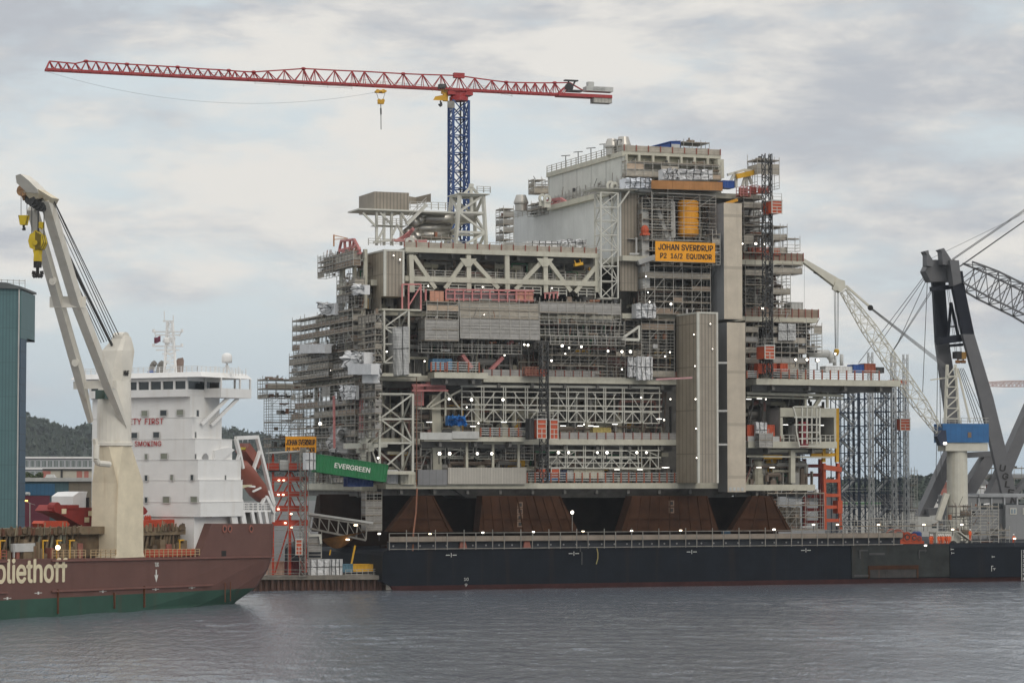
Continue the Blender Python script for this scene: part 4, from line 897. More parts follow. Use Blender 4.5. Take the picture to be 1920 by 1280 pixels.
TU('small white sheeted crate on the wing deck by the red pipe', 710, 690, 702, 718, UL - 3, 1, 16, fold=.1, ropes=2); TU('grey sheeting gathered round the wing column above the green container', 650, 622, 802, 850, UL - 2.2, 1.5, 17, fold=.45, mat=NETW)
TV('white sheet hung between two orange cabins on the lower right deck', 1417, 1438, 791, 823, -1, .6, 18, fold=.1, ropes=2); TV('translucent grey net panel on the wide scaffold under the workers deck', 1460, 1492, 606, 638, -1.5, .2, 19, mat=NETW, cat='net', ropes=1, fold=.08, name='hanging_net')
TV('white sheeted box hanging at the right side of the orange scaffold tower', 573, 592, 848, 880, -12, 1.5, 20, fold=.08, ropes=2)
t = TV('bright blue cover thrown over gear at the left end of the process deck', 840, 873, 779, 797, -1.6, 1.4, 21, mat=BLUEL, cat='cover', fold=.6, ropes=0, name='cover'); TV('bright blue crumpled cover lying behind the lower orange barriers', 1018, 1052, 886, 895, .3, 1, 22, mat=BLUEL, cat='cover', fold=.3, ropes=0, name='cover') if False else None
m = MB(); c = pv(1035, 895, .3); m.grid(lambda s, q_: (c.x - 1.7 + 3.4 * s, .3 + 1.4 * q_, c.z - .5 + (1.2 * min(1, 4 * min(s, 1 - s)) + .2 * sin(11 * s + 6 * q_)) * min(1, 4 * q_, 4 * (1 - q_))), 16, 10)
single(m, 'cover', BLUEL, 'bright blue crumpled cover lying behind the lower orange barriers', 'cover', PF, (c.x, .3, c.z - .5))
# --- construction hoists: mast and cages
def hoist_mast(label, px, yb, yt, v, s, mat=DKSTEEL, fr=PF, cat='hoist mast'):
    b = fr.v(px, yb, v); tp = fr.v(px, yt, v); n = int((tp.z - b.z) / (s * 1.05)); t = thing('hoist_mast', label, cat, fr, b); m = MB(); h = s / 2
    C = [(b.x - h, v - h), (b.x + h, v - h), (b.x + h, v + h), (b.x - h, v + h)]
    for x, y in C: m.bar((x, y, b.z), (x, y, tp.z), .13)
    dz = (tp.z - b.z) / n
    for k in range(n):
        z = b.z + dz * k
        for i in range(4):
            p, q_ = C[i], C[(i + 1) % 4]; m.bar((*p, z), (*q_, z), .1); m.bar((*(p if k % 2 else q_), z), (*(q_ if k % 2 else p), z + dz), .1)
    m.build('mast_lattice', mat, t, split=False); r = MB(); r.box(b.x + h - .05, b.x + h + .1, v - .15, v + .15, b.z, tp.z); r.build('rack', mat, t)
    return t
hoist_mast('black hoist mast rising past the orange lift cages to the top scaffold', 1440, 706, 289, -5.2, 1.35); hoist_mast('dark hoist mast crossing the pipe racks beside two orange cages', 1020, 905, 640, -5.2, 1.2)
def cage(label, x0, x1, yt, yb, v, D, fr=PF, group=None, win=(2, 4)):
    a = fr.v(x0, yb, v); b = fr.v(x1, yb, v); z = fr.v(x0, yt, v).z; t = thing('hoist_cage', label, 'lift cage', fr, a, group)
    u0, u1, w0, w1 = a.x, b.x, a.z, z
    m = MB(); m.box(u0 + .05, u1 - .05, v + .05, v + D, w0 + .1, w1 - .25); m.build('cage_wall', ORANGE, t)
    f = MB(); e = .14
    for x in (u0, u1 - e): f.box(x, x + e, v - .02, v + e, w0, w1)
    nx, nz = win
    for k in range(nz + 1): zz = w0 + (w1 - w0 - .15) * k / nz; f.box(u0, u1, v - .03, v + .05, zz, zz + .12)
    if nx > 1: f.box((u0 + u1) / 2 - .05, (u0 + u1) / 2 + .05, v - .04, v + .04, w0, w0 + (w1 - w0) * .5)
    f.build('door_frame', WHITE, t); r = MB(); r.box(u0 - .05, u1 + .05, v - .05, v + D + .05, w1 - .25, w1 - .05); r.build('roof', LGREY, t)
    rr = MB()
    for x in (u0 + .1, u1 - .1):
        for y in (v + .1, v + D - .1): rr.bar((x, y, w1), (x, y, w1 + 1.1), .07)
    for zz in (.55, 1.1): rr.bar((u0, v + .1, w1 + zz), (u1, v + .1, w1 + zz), .06); rr.bar((u0, v + D - .1, w1 + zz), (u1, v + D - .1, w1 + zz), .06); rr.bar((u0 + .1, v, w1 + zz), (u0 + .1, v + D, w1 + zz), .06)
    rr.build('roof_rail', GALV, t, split=False)
    return t
cage('orange lift cage hanging high on the black mast against the sky', 1447, 1467, 374, 400, -7.4, 3.6); cage('orange lift cage halfway down the black mast above the service boxes', 1434, 1453, 646, 673, -7.6, 3.4)
cage('orange lift cage left of the dark mast on the process deck', 1007, 1025, 784, 822, -6.6, 2.2); cage('orange lift cage right of the dark mast on the process deck', 1031, 1047, 785, 823, -6.2, 2.2)
cage('orange lift cage parked behind the lower barriers under the left mast', 1011, 1027, 876, 896, .2, 1.8, win=(1, 2)); cage('orange lift cage parked behind the lower barriers beside the blue cover', 1033, 1050, 876, 896, .2, 1.8, win=(1, 2))
PC('dark grey machinery shroud left of the paired orange cages', 993, 1006, 784, 823, -5.4, 2, DKSTEEL, cat='machine box', name='machine_box')
# red baskets on the upper right deck and their white frame with yellow beam
def basket(label, x0, x1, y0, y1, v, mat=None):
    a = pv(x0, y1, v); b = pv(x1, y0, v); t = thing('work_basket', label, 'basket', PF, a); m = MB(); D = 1.6
    m.box(a.x, b.x, v, v + D, a.z, a.z + .25)
    m.build('floor', REDB, t); r = MB()
    n = max(2, int((b.x - a.x) / .55))
    for i in range(n + 1):
        x = a.x + (b.x - a.x) * i / n
        for y in (v, v + D): r.bar((x, y, a.z), (x, y, b.z), .1)
    for z in (a.z + .6, (a.z + b.z) / 2 + .2, b.z):
        for y in (v, v + D): r.bar((a.x, y, z), (b.x, y, z), .1)
    r.build('cage_rail', mat or pm('red_basket', (.40, .07, .05), .2, 1), t); k = MB(); k.box(a.x + .1, b.x - .1, v + D * .5, v + D * .5 + .1, a.z + .3, b.z - .2); k.build('mesh_panel', REDB, t)
basket('pink red basket at the outer end of the upper right deck', 1388, 1407, 350, 368, -1.2, PINK); basket('red basket between the pink basket and the black mast', 1408, 1423, 348, 363, -1); basket('red basket hard against the black mast at the top', 1424, 1445, 350, 362, -1)
basket('orange basket on the brown boarded deck left of the mast', 1411, 1427, 464, 478, -.5, ORANGE); basket('orange basket on the brown boarded deck beside the mast', 1431, 1441, 465, 478, -.5, ORANGE); basket('orange basket on the brown boarded deck at its open end', 1452, 1463, 467, 478, -.4, ORANGE); basket('rust red basket by the dark mast on the middle deck', 986, 1011, 688, 704, -2.2, pm('rusty_basket', (.33, .15, .1), .3, 1)); basket('orange red gate frame beside the dark mast on the middle deck', 1012, 1027, 693, 705, -2.4, ORANGE)
t = thing('monorail_frame', 'white portal frame carrying a yellow beam on the upper right deck', 'hoist frame', PF, pv(1364, 352, 0)); m = MB()
for a, b in (((1380, 352), (1380, 323)), ((1392, 349), (1400, 322)), ((1410, 345), (1400, 322)), ((1400, 350), (1400, 322)), ((1364, 328), (1395, 319)), ((1395, 319), (1425, 321)), ((1378, 324), (1370, 340))): PL(m, *a, *b, .2, .45)
m.build('portal', WHITE, t); m = MB(); PL(m, 1381, 331, 1422, 322, -.4, .6, .9); m.build('beam', YELLOW, t)
m = MB(); PL(m, 1360, 382, 1382, 375, -2.5, .6, .5); single(m, 'lifting_beam', pm('amber_beam', (.55, .26, .02), .1, 1), 'amber lifting beam end on top of the beige tower', 'beam', PF, pv(1360, 382, -2.5))
m = MB(); PL(m, 1077, 497, 1092, 494, -1.2, .7, .5); PL(m, 1080, 496, 1077, 488, -1.2, .12); PL(m, 1089, 494, 1087, 487, -1.2, .12); single(m, 'lifting_beam', YELLOW, 'yellow lifting trolley hung below the top chord of the truss', 'trolley', PF, pv(1077, 497, -1.2))
m = MB(); PL(m, 1168, 633, 1198, 612, -2.6, .4); PL(m, 1166, 636, 1198, 637, -2.6, .45); PL(m, 1198, 610, 1198, 637, -2.6, .35); single(m, 'bracket', WHITE, 'white triangular bracket jutting out beside the tan plywood strip', 'bracket', PF, pv(1166, 636, -2.6))
m = MB(); m.ball(pv(1209, 432, -1), .75, 1.3, 10, 6); m.box(*[f for f in (pv(1203, 438, -1).x, pv(1216, 438, -1).x)], -1.6, -.2, pv(1203, 441, -1).z, pv(1203, 437, -1).z); single(m, 'hose_reel', ORANGE, 'orange hose reel on a bracket beside the clad wall', 'hose reel', PF, pv(1209, 440, -1))
# ================= tower crane behind the platform
RED = pm('crane_red', (.33, .028, .03), .12, .5, .45); MASTB = pm('mast_blue', (.015, .055, .19), .15, .6, .5); CONC = pm('ballast_concrete', (.42, .40, .36), .15, 1, .8, stripe=('X', .75, .16, .5)); YEL2 = pm('crane_yellow', (.66, .36, .03), .1, .7)
bp = W(860, 300, 532); TF = Frame((bp.x, 532, 0), 18)
tcr = thing('tower_crane', 'red flat top tower crane on a blue lattice mast behind the platform', 'tower crane', TF, (0, 0, 2.3))
q = lambda x, y, v=0: TF.v(x, y, v)
zt = q(860, 190).z; s = 1.62; m = MB(); C = [(-s, -s), (s, -s), (s, s), (-s, s)]; n = 26; dz = (zt - 2.3) / n
for x, y in C: m.bar((x, y, 2.3), (x, y, zt), .42)
for k in range(n):
    z = 2.3 + dz * k
    for i in range(4):
        a, b = C[i], C[(i + 1) % 4]; m.bar((*a, z), (*b, z), .22); c = ((a[0] + b[0]) / 2, (a[1] + b[1]) / 2, z + dz / 2)
        m.bar((*a, z), (*b, z + dz), .2); m.bar((*b, z), (*a, z + dz), .2)
m.build('mast', MASTB, tcr, split=False)
m = MB(); m.bar((.5, .4, 2.3), (.5, .4, zt), .3); 
for k in range(n): m.bar((.1, .4, 2.3 + dz * k), (.9, .4, 2.3 + dz * k + .5), .2)
m.build('ladder', DKSTEEL, tcr, split=False)
m = MB(); m.lathe((0, 0, zt), [(1.9, 0), (1.9, .8), (1.6, .9), (1.6, 1.7), (1.9, 1.8)], 18); z0 = q(860, 174).z; m.box(-2.6, 2.6, -1.3, 1.3, z0 - .6, z0 + .1); m.build('slewing_ring', RED, tcr, split=False)
lo = [(85, 131), (1048, 178)]
def low(x): t = (x - 85) / (1048 - 85); return q(x, 131 + 47 * t - 5.0 * sin(pi * min(1, t)) * 0)
topn = [(92.8, 115), (109, 116.5), (125, 118), (141, 119.5), (161.5, 115), (180, 116), (199, 118), (219, 119.3), (238, 120.6), (257, 121.6), (276, 122.7), (295, 123.8), (314, 125), (333, 126), (352, 127.5), (371, 129), (390, 130), (410, 131), (429, 132.3), (440, 133.5), (458, 134.6), (475.6, 135.3), (502, 133.5), (533, 131.5), (569, 129), (590, 130), (627, 132), (660, 133.5), (683, 134.3), (720, 136.5), (756, 138.5), (792, 140), (827, 141), (859, 142), (890, 146.5), (922, 151), (949, 154.3), (967, 155), (985, 155.3), (1003, 155.6), (1021, 155.8), (1040, 155.5), (1068, 155.3)]
B = 1.0
def bot(x, sd): p = low(x); return Vector((p.x, sd * B, p.z))
m = MB(); tops = [q(x, y) for x, y in topn]
for a, b in zip(tops[:-1], tops[1:]): m.bar(a, b, .23)
for sd in (-1, 1): m.bar(bot(85, sd), bot(1048, sd), .32, .38)
for i, (x, y) in enumerate(topn[:-1]):
    xm = (x + topn[i + 1][0]) / 2
    for sd in (-1, 1): m.bar(tops[i], bot(xm, sd), .18); m.bar(bot(xm, sd), tops[i + 1], .13)
    m.bar(bot(xm, -1), bot(xm, 1), .15)
    if x > 470 and i % 1 == 0:
        for sd in (-1, 1): m.bar(tops[i], bot(x, sd), .12)
for sd in (-1, 1): m.bar(tops[0], bot(86, sd), .2); m.bar(tops[-1], bot(1044, sd), .25)
m.build('jib', RED, tcr, split=False)
m = MB()
for x, y in topn:
    if x in (161.5, 333, 429, 475.6, 569, 662, 756, 859, 949, 1040, 238): m.ball(q(x, y), .55, .55, 8, 5)
m.box(-1.1, 1.1, -.5, .5, q(859, 142).z - .5, q(859, 142).z + .5); m.build('jib_joint', RED, tcr)
m = MB()
for a, b, k in (((245, 128), (330, 134), 3), ((335, 131), (430, 139), 3), ((478, 148), (660, 158), 4), ((665, 148), (860, 166), 4), ((882, 156), (960, 172), 4)):
    for j in range(k):
        f = j / max(1, k - 1); y0 = a[1] + 8 * f; y1 = b[1] + 8 * f; m.bar(q(a[0], y0, -.7), q(b[0], y1, -.7), .05)
    for j in range(5): x = a[0] + (b[0] - a[0]) * j / 4; y = a[1] + (b[1] - a[1]) * j / 4; m.bar(q(x, y, -.7), q(x, y + 10, -.7), .05)
m.build('walkway_rail', GALVD, tcr, split=False)
m = MB(); c0 = q(1044, 178); c1 = q(1144, 177); m.box(c0.x, c1.x, -1.3, 1.3, c0.z - .35, c0.z + .3); m.build('counter_jib', RED, tcr)
m = MB(); a = q(1110, 178); b = q(1144, 195); m.box(a.x, b.x, -1.1, 1.1, b.z, a.z - .3); m.build('counterweight', CONC, tcr)
m = MB(); a = q(1096, 163); b = q(1146, 174); m.box(a.x, b.x, -1.25, 1.1, b.z, a.z); m.build('machinery_cabinet', LGREY, tcr); letters('aibel', (q(1108, 170).x, -1.27, q(1108, 170.5).z), (1, 0, 0), (0, 0, 1), 2.6, .75, pm('grey_lettering', (.28, .28, .28), .1, 1), tcr)
m = MB(); a = q(1101, 154); b = q(1112, 163); m.box(a.x, b.x, -.6, .6, b.z, a.z); m.build('vent_box', LGREY, tcr)
m = MB(); a = q(1058, 152); m.box(a.x, q(1083, 152).x, -.5, .5, a.z, a.z + .25); m.tube(q(1067, 164, -.9), q(1067, 164, .9), .9, 12); m.bar(q(1070, 170), q(1078, 153), .3); m.bar(q(1062, 170), q(1066, 153), .25); m.box(q(1062, 170).x, q(1090, 170).x, -.9, .9, q(1062, 172).z, q(1062, 169).z); m.build('winch', DKSTEEL, tcr, split=False)
m = MB(); m.bar(tops[-1], q(1093, 170), .25); m.build('stay', RED, tcr)
# operator cab, trolleys, hook blocks
m = MB(); a = q(823, 158, -1.8); m.box(a.x, a.x + 1.3, -2.4, -1.1, q(823, 168).z, a.z); m.build('cab', DKSTEEL, tcr)
m = MB(); a = q(705, 167); b = q(722, 174); m.box(a.x, b.x, -1.2, 1.2, b.z, b.z + .35); 
for x in (708, 719): m.tube(q(x, 171, -1.2), q(x, 171, 1.2), .4, 8)
m.build('trolley', YEL2, tcr, split=False)
m = MB(); m.box(q(709, 188).x, q(719, 188).x, -.5, .5, q(709, 195).z, q(709, 188).z); m.tube(q(711, 189, -.6), q(711, 189, .6), .4, 8); m.tube(q(718, 189, -.6), q(718, 189, .6), .4, 8); m.build('hook_block', YEL2, tcr, split=False)
m = MB(); m.bar(q(706, 174), q(710, 188), .07); m.bar(q(722, 174), q(718, 188), .07); m.bar(q(714, 196), q(714.5, 243), .13); m.bar(q(714, 203), q(714.3, 215), .26); m.build('hoist_rope', CABLE, tcr, split=False)
m = MB(); m.bar(q(835, 168), q(835, 190), .9); m.loft([[q(812, 188, d), q(816, 181, d), q(838, 177, d), q(838, 189, d)] for d in (-.5, .5)]); m.bar(q(828, 172), q(838, 172), .9); m.build('heavy_trolley', YEL2, tcr, split=False)
m = MB(); m.bar(q(826, 189), q(826, 192), .25); m.path([q(826, 192), q(828, 195), q(827, 199), q(824, 198), q(823.5, 195)], .22, 6); m.build('hook', DKSTEEL, tcr, split=False)
m = MB(); P = [(86, 134)]
for i in range(1, 24):
    t = i / 23; P.append((86 + 620 * t, 134 + 39 * t + 4 * 39 * t * (1 - t) * .98 + 0))
m.path([q(x, y, .2) for x, y in P], .025, 4); m.build('slack_cable', CABLEL, tcr, split=False)
m = MB(); m.box(-2.9, -1.5, -1.9, -1.75, q(845, 205).z, q(845, 192).z); m.build('mast_platform', GALVD, tcr)
# ================= the black transport barge and the rusty grillage on it
VB = -10.6
HULL = pm('black_hull_paint', (.0075, .0105, .016), .3, .25, .55, streak=.55, scol=(.035, .022, .016), sscale=(.5, .5, .03), spec=.12, stripe=[('X', 9.6, .004, 1.8), ('Z', 2.6, .02, .7)])
BOOT = pm('red_boot_topping', (.045, .017, .016), .3, .4, .6, streak=.4, scol=(.03, .015, .015), spec=.12)
PATCH = pm('grey_black_patch_plate', (.03, .033, .032), .35, .3, .6, streak=.4, scol=(.06, .04, .025), spec=.12)
MARKW = pm('white_draft_mark', (.62, .62, .58), .1, 1)
barge = thing('barge', 'huge black transport barge carrying the platform, with red boot topping', 'barge', PF, (0, VB, 0))
q = lambda x, y, v=VB: pv(x, y, v)
zd = q(1300, 1024).z; ul = q(717, 1060).x; ur = q(2080, 1050).x; zb = .8
m = MB(); r = 1.2
sec = lambda u, k: [(u, VB + k, -2), (u, VB, zb)]
m.loft([[(ul + 1.4, VB, zb), (ur, VB, zb), (ur, VB + 58, zb), (ul + 1.4, VB + 58, zb)], [(ul, VB, zb + .8), (ur, VB, zb + .8), (ur, VB + 58, zb + .8), (ul, VB + 58, zb + .8)], [(ul, VB, zd - 1.0), (ur, VB, zd - 1.0), (ur, VB + 58, zd - 1.0), (ul, VB + 58, zd - 1.0)], [(ul + .3, VB, zd - .35), (ur, VB, zd - .35), (ur, VB + 58, zd - .35), (ul + .3, VB + 58, zd - .35)], [(ul + 1.3, VB + .05, zd), (ur, VB + .05, zd), (ur, VB + 58, zd), (ul + 1.3, VB + 58, zd)]])
m.build('hull', HULL, barge)
m = MB(); m.loft([[(ul + 3, VB + .05, -2), (ur, VB + .05, -2), (ur, VB + 58, -2), (ul + 3, VB + 58, -2)], [(ul + 1.42, VB, zb - .005), (ur, VB, zb - .005), (ur, VB + 58, zb - .005), (ul + 1.42, VB + 58, zb - .005)]]); m.build('boot_topping', BOOT, barge)
# bow sponson on the right with patched plates and a recess
x0, x1 = q(1596, 1060).x, q(1779, 1060).x
m = MB(); m.box(x0, x1, VB - .25, VB - .003, zb + .2, zd - .1); m.build('patch_plate', PATCH, barge)
m = MB(); a, b = q(1626, 1060).x, q(1720, 1060).x; zz = q(1626, 1062).z; m.box(a, b, VB - .45, VB - .26, zz - .5, zz + .2); m.box(a, a + .3, VB - .42, VB - .26, q(1626, 1084).z, zz - .51); m.box(b - .3, b, VB - .42, VB - .26, q(1626, 1084).z, zz - .51); m.build('fender_frame', RUST, barge, split=False)
m = MB()
for i in range(3): u = a + .4 + (b - a - .8) * i / 3; m.box(u, u + (b - a) / 3 - .3, VB - .36, VB - .26, q(1626, 1083).z, zz - .52)
m.build('fender_panel', pm('rusty_black_panel', (.035, .032, .03), .4, .5, .7, streak=.6), barge)
for xa in (1609, 1720):
    m = MB(); u = q(xa, 1035).x; z1 = q(xa, 1030).z; m.box(u, u + .25, VB - .5, VB - .26, z1 - 1.6, z1); m.box(u + .26, u + 1.7, VB - .42, VB - .26, z1 - .25, z1 - .02); m.build('bracket', DKSTEEL, barge)
for y0, xa, xb in ((1036, 1628, 1657), (1077, 1600, 1628)):
    m = MB(); m.box(q(xa, y0).x, q(xb, y0).x, VB - .4, VB - .26, q(xa, y0 + 4).z, q(xa, y0).z); m.build('recess', DKSTEEL, barge)
m = MB(); u = q(1779, 1040).x; m.loft([[(u, VB - .45, zb), (ur, VB - .45, zb), (ur, VB - .003, zb), (u, VB - .003, zb)], [(u, VB - .45, zd - .6), (ur, VB - .45, zd - .6), (ur, VB - .003, zd - .6), (u, VB - .003, zd - .6)], [(u, VB - .1, zd + .15), (ur, VB - .1, zd + .15), (ur, VB - .003, zd + .15), (u, VB - .003, zd + .15)]]); m.build('bow_plating', HULL, barge)
# marks
def mark(x, y, v=VB - .03):
    c = q(x, y); m = MB(); m.box(c.x - .95, c.x - .25, v, v + .02, c.z - .06, c.z + .06); m.box(c.x + .25, c.x + .95, v, v + .02, c.z - .06, c.z + .06); m.box(c.x - .05, c.x + .05, v, v + .02, c.z - .35, c.z + .35); m.build('hull_mark', MARKW, barge)
for x, y in ((846, 1040), (1076, 1037), (1297, 1034), (1511, 1031)): mark(x, y)
for body, x, y in (('10', 870, 1088), ('9', 871.5, 1099)): c = q(x, y); letters(body, (c.x, VB - .03, c.z), (1, 0, 0), (0, 0, 1), .8 if body == '10' else .42, .5, MARKW, barge, name='draft_mark')
for i, b_ in enumerate(('14', '13', '12', '11', '10', '9', '8')): c = q(1915, 1036 + i * 8.5); letters(b_, (c.x, VB - .5, c.z), (1, 0, 0), (0, 0, 1), .7, .55, MARKW, barge, name='draft_mark')
c = q(1913.5, 1088); m = MB(); m.box(c.x - .06, c.x + .02, VB - .5, VB - .47, c.z, q(1913, 1030).z); m.build('draft_scale', MARKW, barge)
for x, y in ((1783, 1029), (1784, 1036), (1860, 1043)): c = q(x, y); m = MB(); m.box(c.x - .3, c.x + .3, VB - .5, VB - .47, c.z - .05, c.z + .05); m.box(c.x - .3, c.x - .24, VB - .5, VB - .47, c.z - .2, c.z + .2); m.build('hull_mark', MARKW, barge)
c = q(1858, 1065); m = MB(); m.box(c.x - .2, c.x - .1, VB - .5, VB - .47, c.z - .5, c.z + .5); m.box(c.x - .1, c.x + .2, VB - .5, VB - .47, c.z + .4, c.z + .5); m.box(c.x + .35, c.x + .45, VB - .5, VB - .47, c.z - .3, c.z); m.box(c.x + .1, c.x + .7, VB - .5, VB - .47, c.z - .05, c.z + .03); m.build('bow_mark', MARKW, barge, split=False)
m = MB(); m.path([q(1119, 1027, VB - .3), q(1121, 1036, VB - .3), q(1121, 1046, VB - .3), q(1118, 1057, VB - .2)], .09, 6); m.build('hanging_hose', pm('dirty_yellow_hose', (.36, .30, .12), .1, 1), barge)
m = MB(); 
for x, y0, y1 in ((1088, 1022, 1034), (1091, 1034, 1058)): m.bar(q(x, y0, VB - .2), q(x, y1, VB - .2), .18)
m.build('fender_chain', DKSTEEL, barge, split=False)
# --- guarded walkway along the barge edge
wk = thing('edge_walkway', 'boarded scaffold walkway running along the whole edge of the barge', 'walkway', PF, (ul, VB - .8, zd))
m = MB(); z1 = q(1300, 1000).z; z2 = q(1300, 1010).z
ua, ue = q(728, 1000).x, q(1690, 1000).x
m.box(ua, ue, VB - .5, VB - .4, z2, z1 - .1); m.box(ua, ue, VB - .4, VB + .7, z2 - .08, z2 - .002); m.build('board_panel', pm('walkway_board', (.24, .20, .16), .2, .5, .8, stripe=[('Z', .32, .14, .6), ('X', 2.6, .02, .6)]), wk)
m = MB(); u = ua; k = 0
while u < ue:
    m.bar((u, VB - .55, zd - .1), (u, VB - .55, z1 + (1.0 if k % 2 else .5)), .12); u += 2.1 if k % 2 else 3.0; k += 1
m.bar((ua, VB - .55, zd + .05), (ue, VB - .55, zd + .05), .12); m.bar((ua, VB - .55, z1 + .45), (ue, VB - .55, z1 + .45), .1)
m.build('rail_post', GALVD, wk, split=False)
m = MB(); m.box(ua, ue, VB + .4, VB + .5, zd + .004, z2 - .1); m.build('kick_plate', pm('dark_blue_plate', (.02, .024, .032), .3, .6), wk)
m = MB(); u = ua + 1
while u < ue: m.tube((u, VB + .38, zd + .55), (u, VB + .32, zd + .55), .16, 8); u += 2.35
m.build('fitting', pm('grey_fitting', (.25, .25, .25), .1, 1), wk, split=False)
for x in (868, 988):
    m = MB(); c = q(x, 1030); m.loft([[(c.x - .7, VB - .2, zd), (c.x + .7, VB - .2, zd), (c.x + .7, VB + .5, zd), (c.x - .7, VB + .5, zd)], [(c.x - .3, VB, zd + 1.9), (c.x + .3, VB, zd + 1.9), (c.x + .3, VB + .4, zd + 1.9), (c.x - .3, VB + .4, zd + 1.9)]]); m.bar((c.x - .8, VB + .1, zd + 1.4), (c.x + .8, VB + .1, zd + 1.4), .3)
    single(m, 'bollard', REDB, 'rust red bollard on the barge edge below the %s' % ('sloping first support' if x < 900 else 'straight second support'), 'bollard', PF, (c.x, VB, zd))
# lamps on the walkway
LP = [(711, 1000, 1), (806, 1000, 0), (905, 998, 1), (1000, 997, 1), (1093, 996, 0), (1184, 995, 1), (1276, 994, 0), (1451, 992, 1), (1525, 983, 1), (1570, 983, 0), (1647, 983, 0), (1732, 983, 0), (1803, 983, 1), (1786, 992, 0), (1735, 1022, 1), (1902, 1009, 0)]
proto = None
for x, y, w in LP:
    p = q(x, y, VB - .3)
    t = thing('walkway_lamp', 'lit lamp on a short post along the barge walkway', 'lamp', PF, (p.x, p.y, p.z - 1.2), 'lit lamps along the barge walkway'); 
    if w == 1 or True:
        m = MB(); m.bar((p.x, p.y, p.z - 1.2), (p.x, p.y, p.z), .09); m.build('post', DKSTEEL, t); l = MB(); l.box(p.x - .19, p.x + .19, p.y - .2, p.y + .1, p.z - .11, p.z + .11); l.build('lens', LAMPON if w else LAMPWARM, t)
t = thing('light_mast', 'slim mast with a bright lamp under the base deck of the platform', 'lamp', PF, q(1073, 995, -3)); m = MB(); m.bar(q(1073, 995, -3), q(1073, 962, -3), .1); m.build('post', GALVD, t); m = MB(); m.ball(q(1073, 960, -3), .3, 1, 8, 6); m.build('lens', LAMPON, t)
# --- grillage: rusty supports between barge and platform
def trap(m, b0, t0, t1, b1, yt, yb, v, th):
    A = [pv(b0, yb, v), pv(b1, yb, v), pv(t1, yt, v), pv(t0, yt, v)]; m.loft([A, [p + Vector((0, th, 0)) for p in A]])
zg = zd
def support(label, pts, v, th, mat=RUST, holes=None):
    c = pv(pts[0], 995, v); t = thing('support_frame', label, 'support', PF, (c.x, v, zd)); m = MB(); trap(m, *pts, 929, 996, v, th); m.build('plate', mat, t); rb = MB(); nr = max(3, int((pts[2] - pts[1]) / 16))
    for i in range(nr + 1):
        f = i / nr; rb.bar(pv(pts[0] + (pts[3] - pts[0]) * (.06 + .88 * f), 994, v - .12), pv(pts[1] + (pts[2] - pts[1]) * f, 930, v - .12), .12, .25)
    rb.bar(pv(pts[0] + 12, 972, v - .1), pv(pts[3] - 12, 972, v - .1), .25, .1)
    rb.build('stiffener_rib', mat, t, split=False); m = MB()
    a = pv(pts[0], 996, v); b = pv(pts[3], 996, v); m.box(a.x - .5, b.x + .5, v - .5, v + th + .5, zd - .0, zd + .5)
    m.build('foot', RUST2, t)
    if holes:
        for x, y in holes: m = MB(); e = pv(x, y, v - .03); m.box(e.x - .5, e.x + .5, v - .05, v - .01, e.z - .5, e.z + .5); h = MB(); h.box(e.x - .3, e.x + .3, v - .07, v - .055, e.z - .3, e.z + .3); m.build('access_ring', pm('pale_rust', (.20, .13, .09), .2, 1), t); h.build('access_hole', BLACK, t)
    return t
support('sloping sided rusty support under the left half of the platform', (727, 778, 812, 850), -2.0, 2, RUST); support('broad straight rusty support second under the platform', (898, 905, 1050, 1085), -2.2, 3, RUST, [(975, 946), (975, 958), (975, 970), (975, 982)])
support('broad straight rusty support with two square hatches third under the platform', (1165, 1186, 1326, 1348), -2.2, 3, RUST, [(1259, 943), (1259, 956)]); support('dark sloping rusty support below the right end of the platform', (1370, 1412, 1446, 1485), -2.0, 2, RUST)
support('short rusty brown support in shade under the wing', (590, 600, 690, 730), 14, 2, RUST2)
m = MB()  # added dark walls, keep light from leaking through under the platform
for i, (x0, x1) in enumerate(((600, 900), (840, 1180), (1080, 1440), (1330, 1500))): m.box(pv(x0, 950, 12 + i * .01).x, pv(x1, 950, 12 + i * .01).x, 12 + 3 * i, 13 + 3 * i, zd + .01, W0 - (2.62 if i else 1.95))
single(m, 'light_block_wall', RUST2, 'long dark rusty wall added to block light from behind under the platform', 'support', PF, (0, 12, zd))
t = thing('drum', 'dark blue steel drum between the third and fourth rusty supports', 'drum', PF, q(1361, 997, -4)); m = MB(); c = q(1361, 997, -4); m.lathe((c.x, -4, zd), [(.75, 0), (.8, .1), (.8, 2.4), (.7, 2.5)], 14); m.build('body', pm('petrol_blue', (.02, .05, .08), .2, 1), t)
# hawser hanging from the platform to the barge
m = MB(); m.bar(pv(781, 912, -3), pv(781, 700, -3), .1); m.path([pv(782, 915, -6), pv(780, 960, -7), pv(775, 1000, -9), pv(774, 1032, VB - .2)], .14, 6); single(m, 'mooring_rope', pm('rust_rope', (.22, .09, .05), .2, 1), 'rusty brown rope hanging from the base deck down to the barge', 'rope', PF, pv(782, 915, -6))
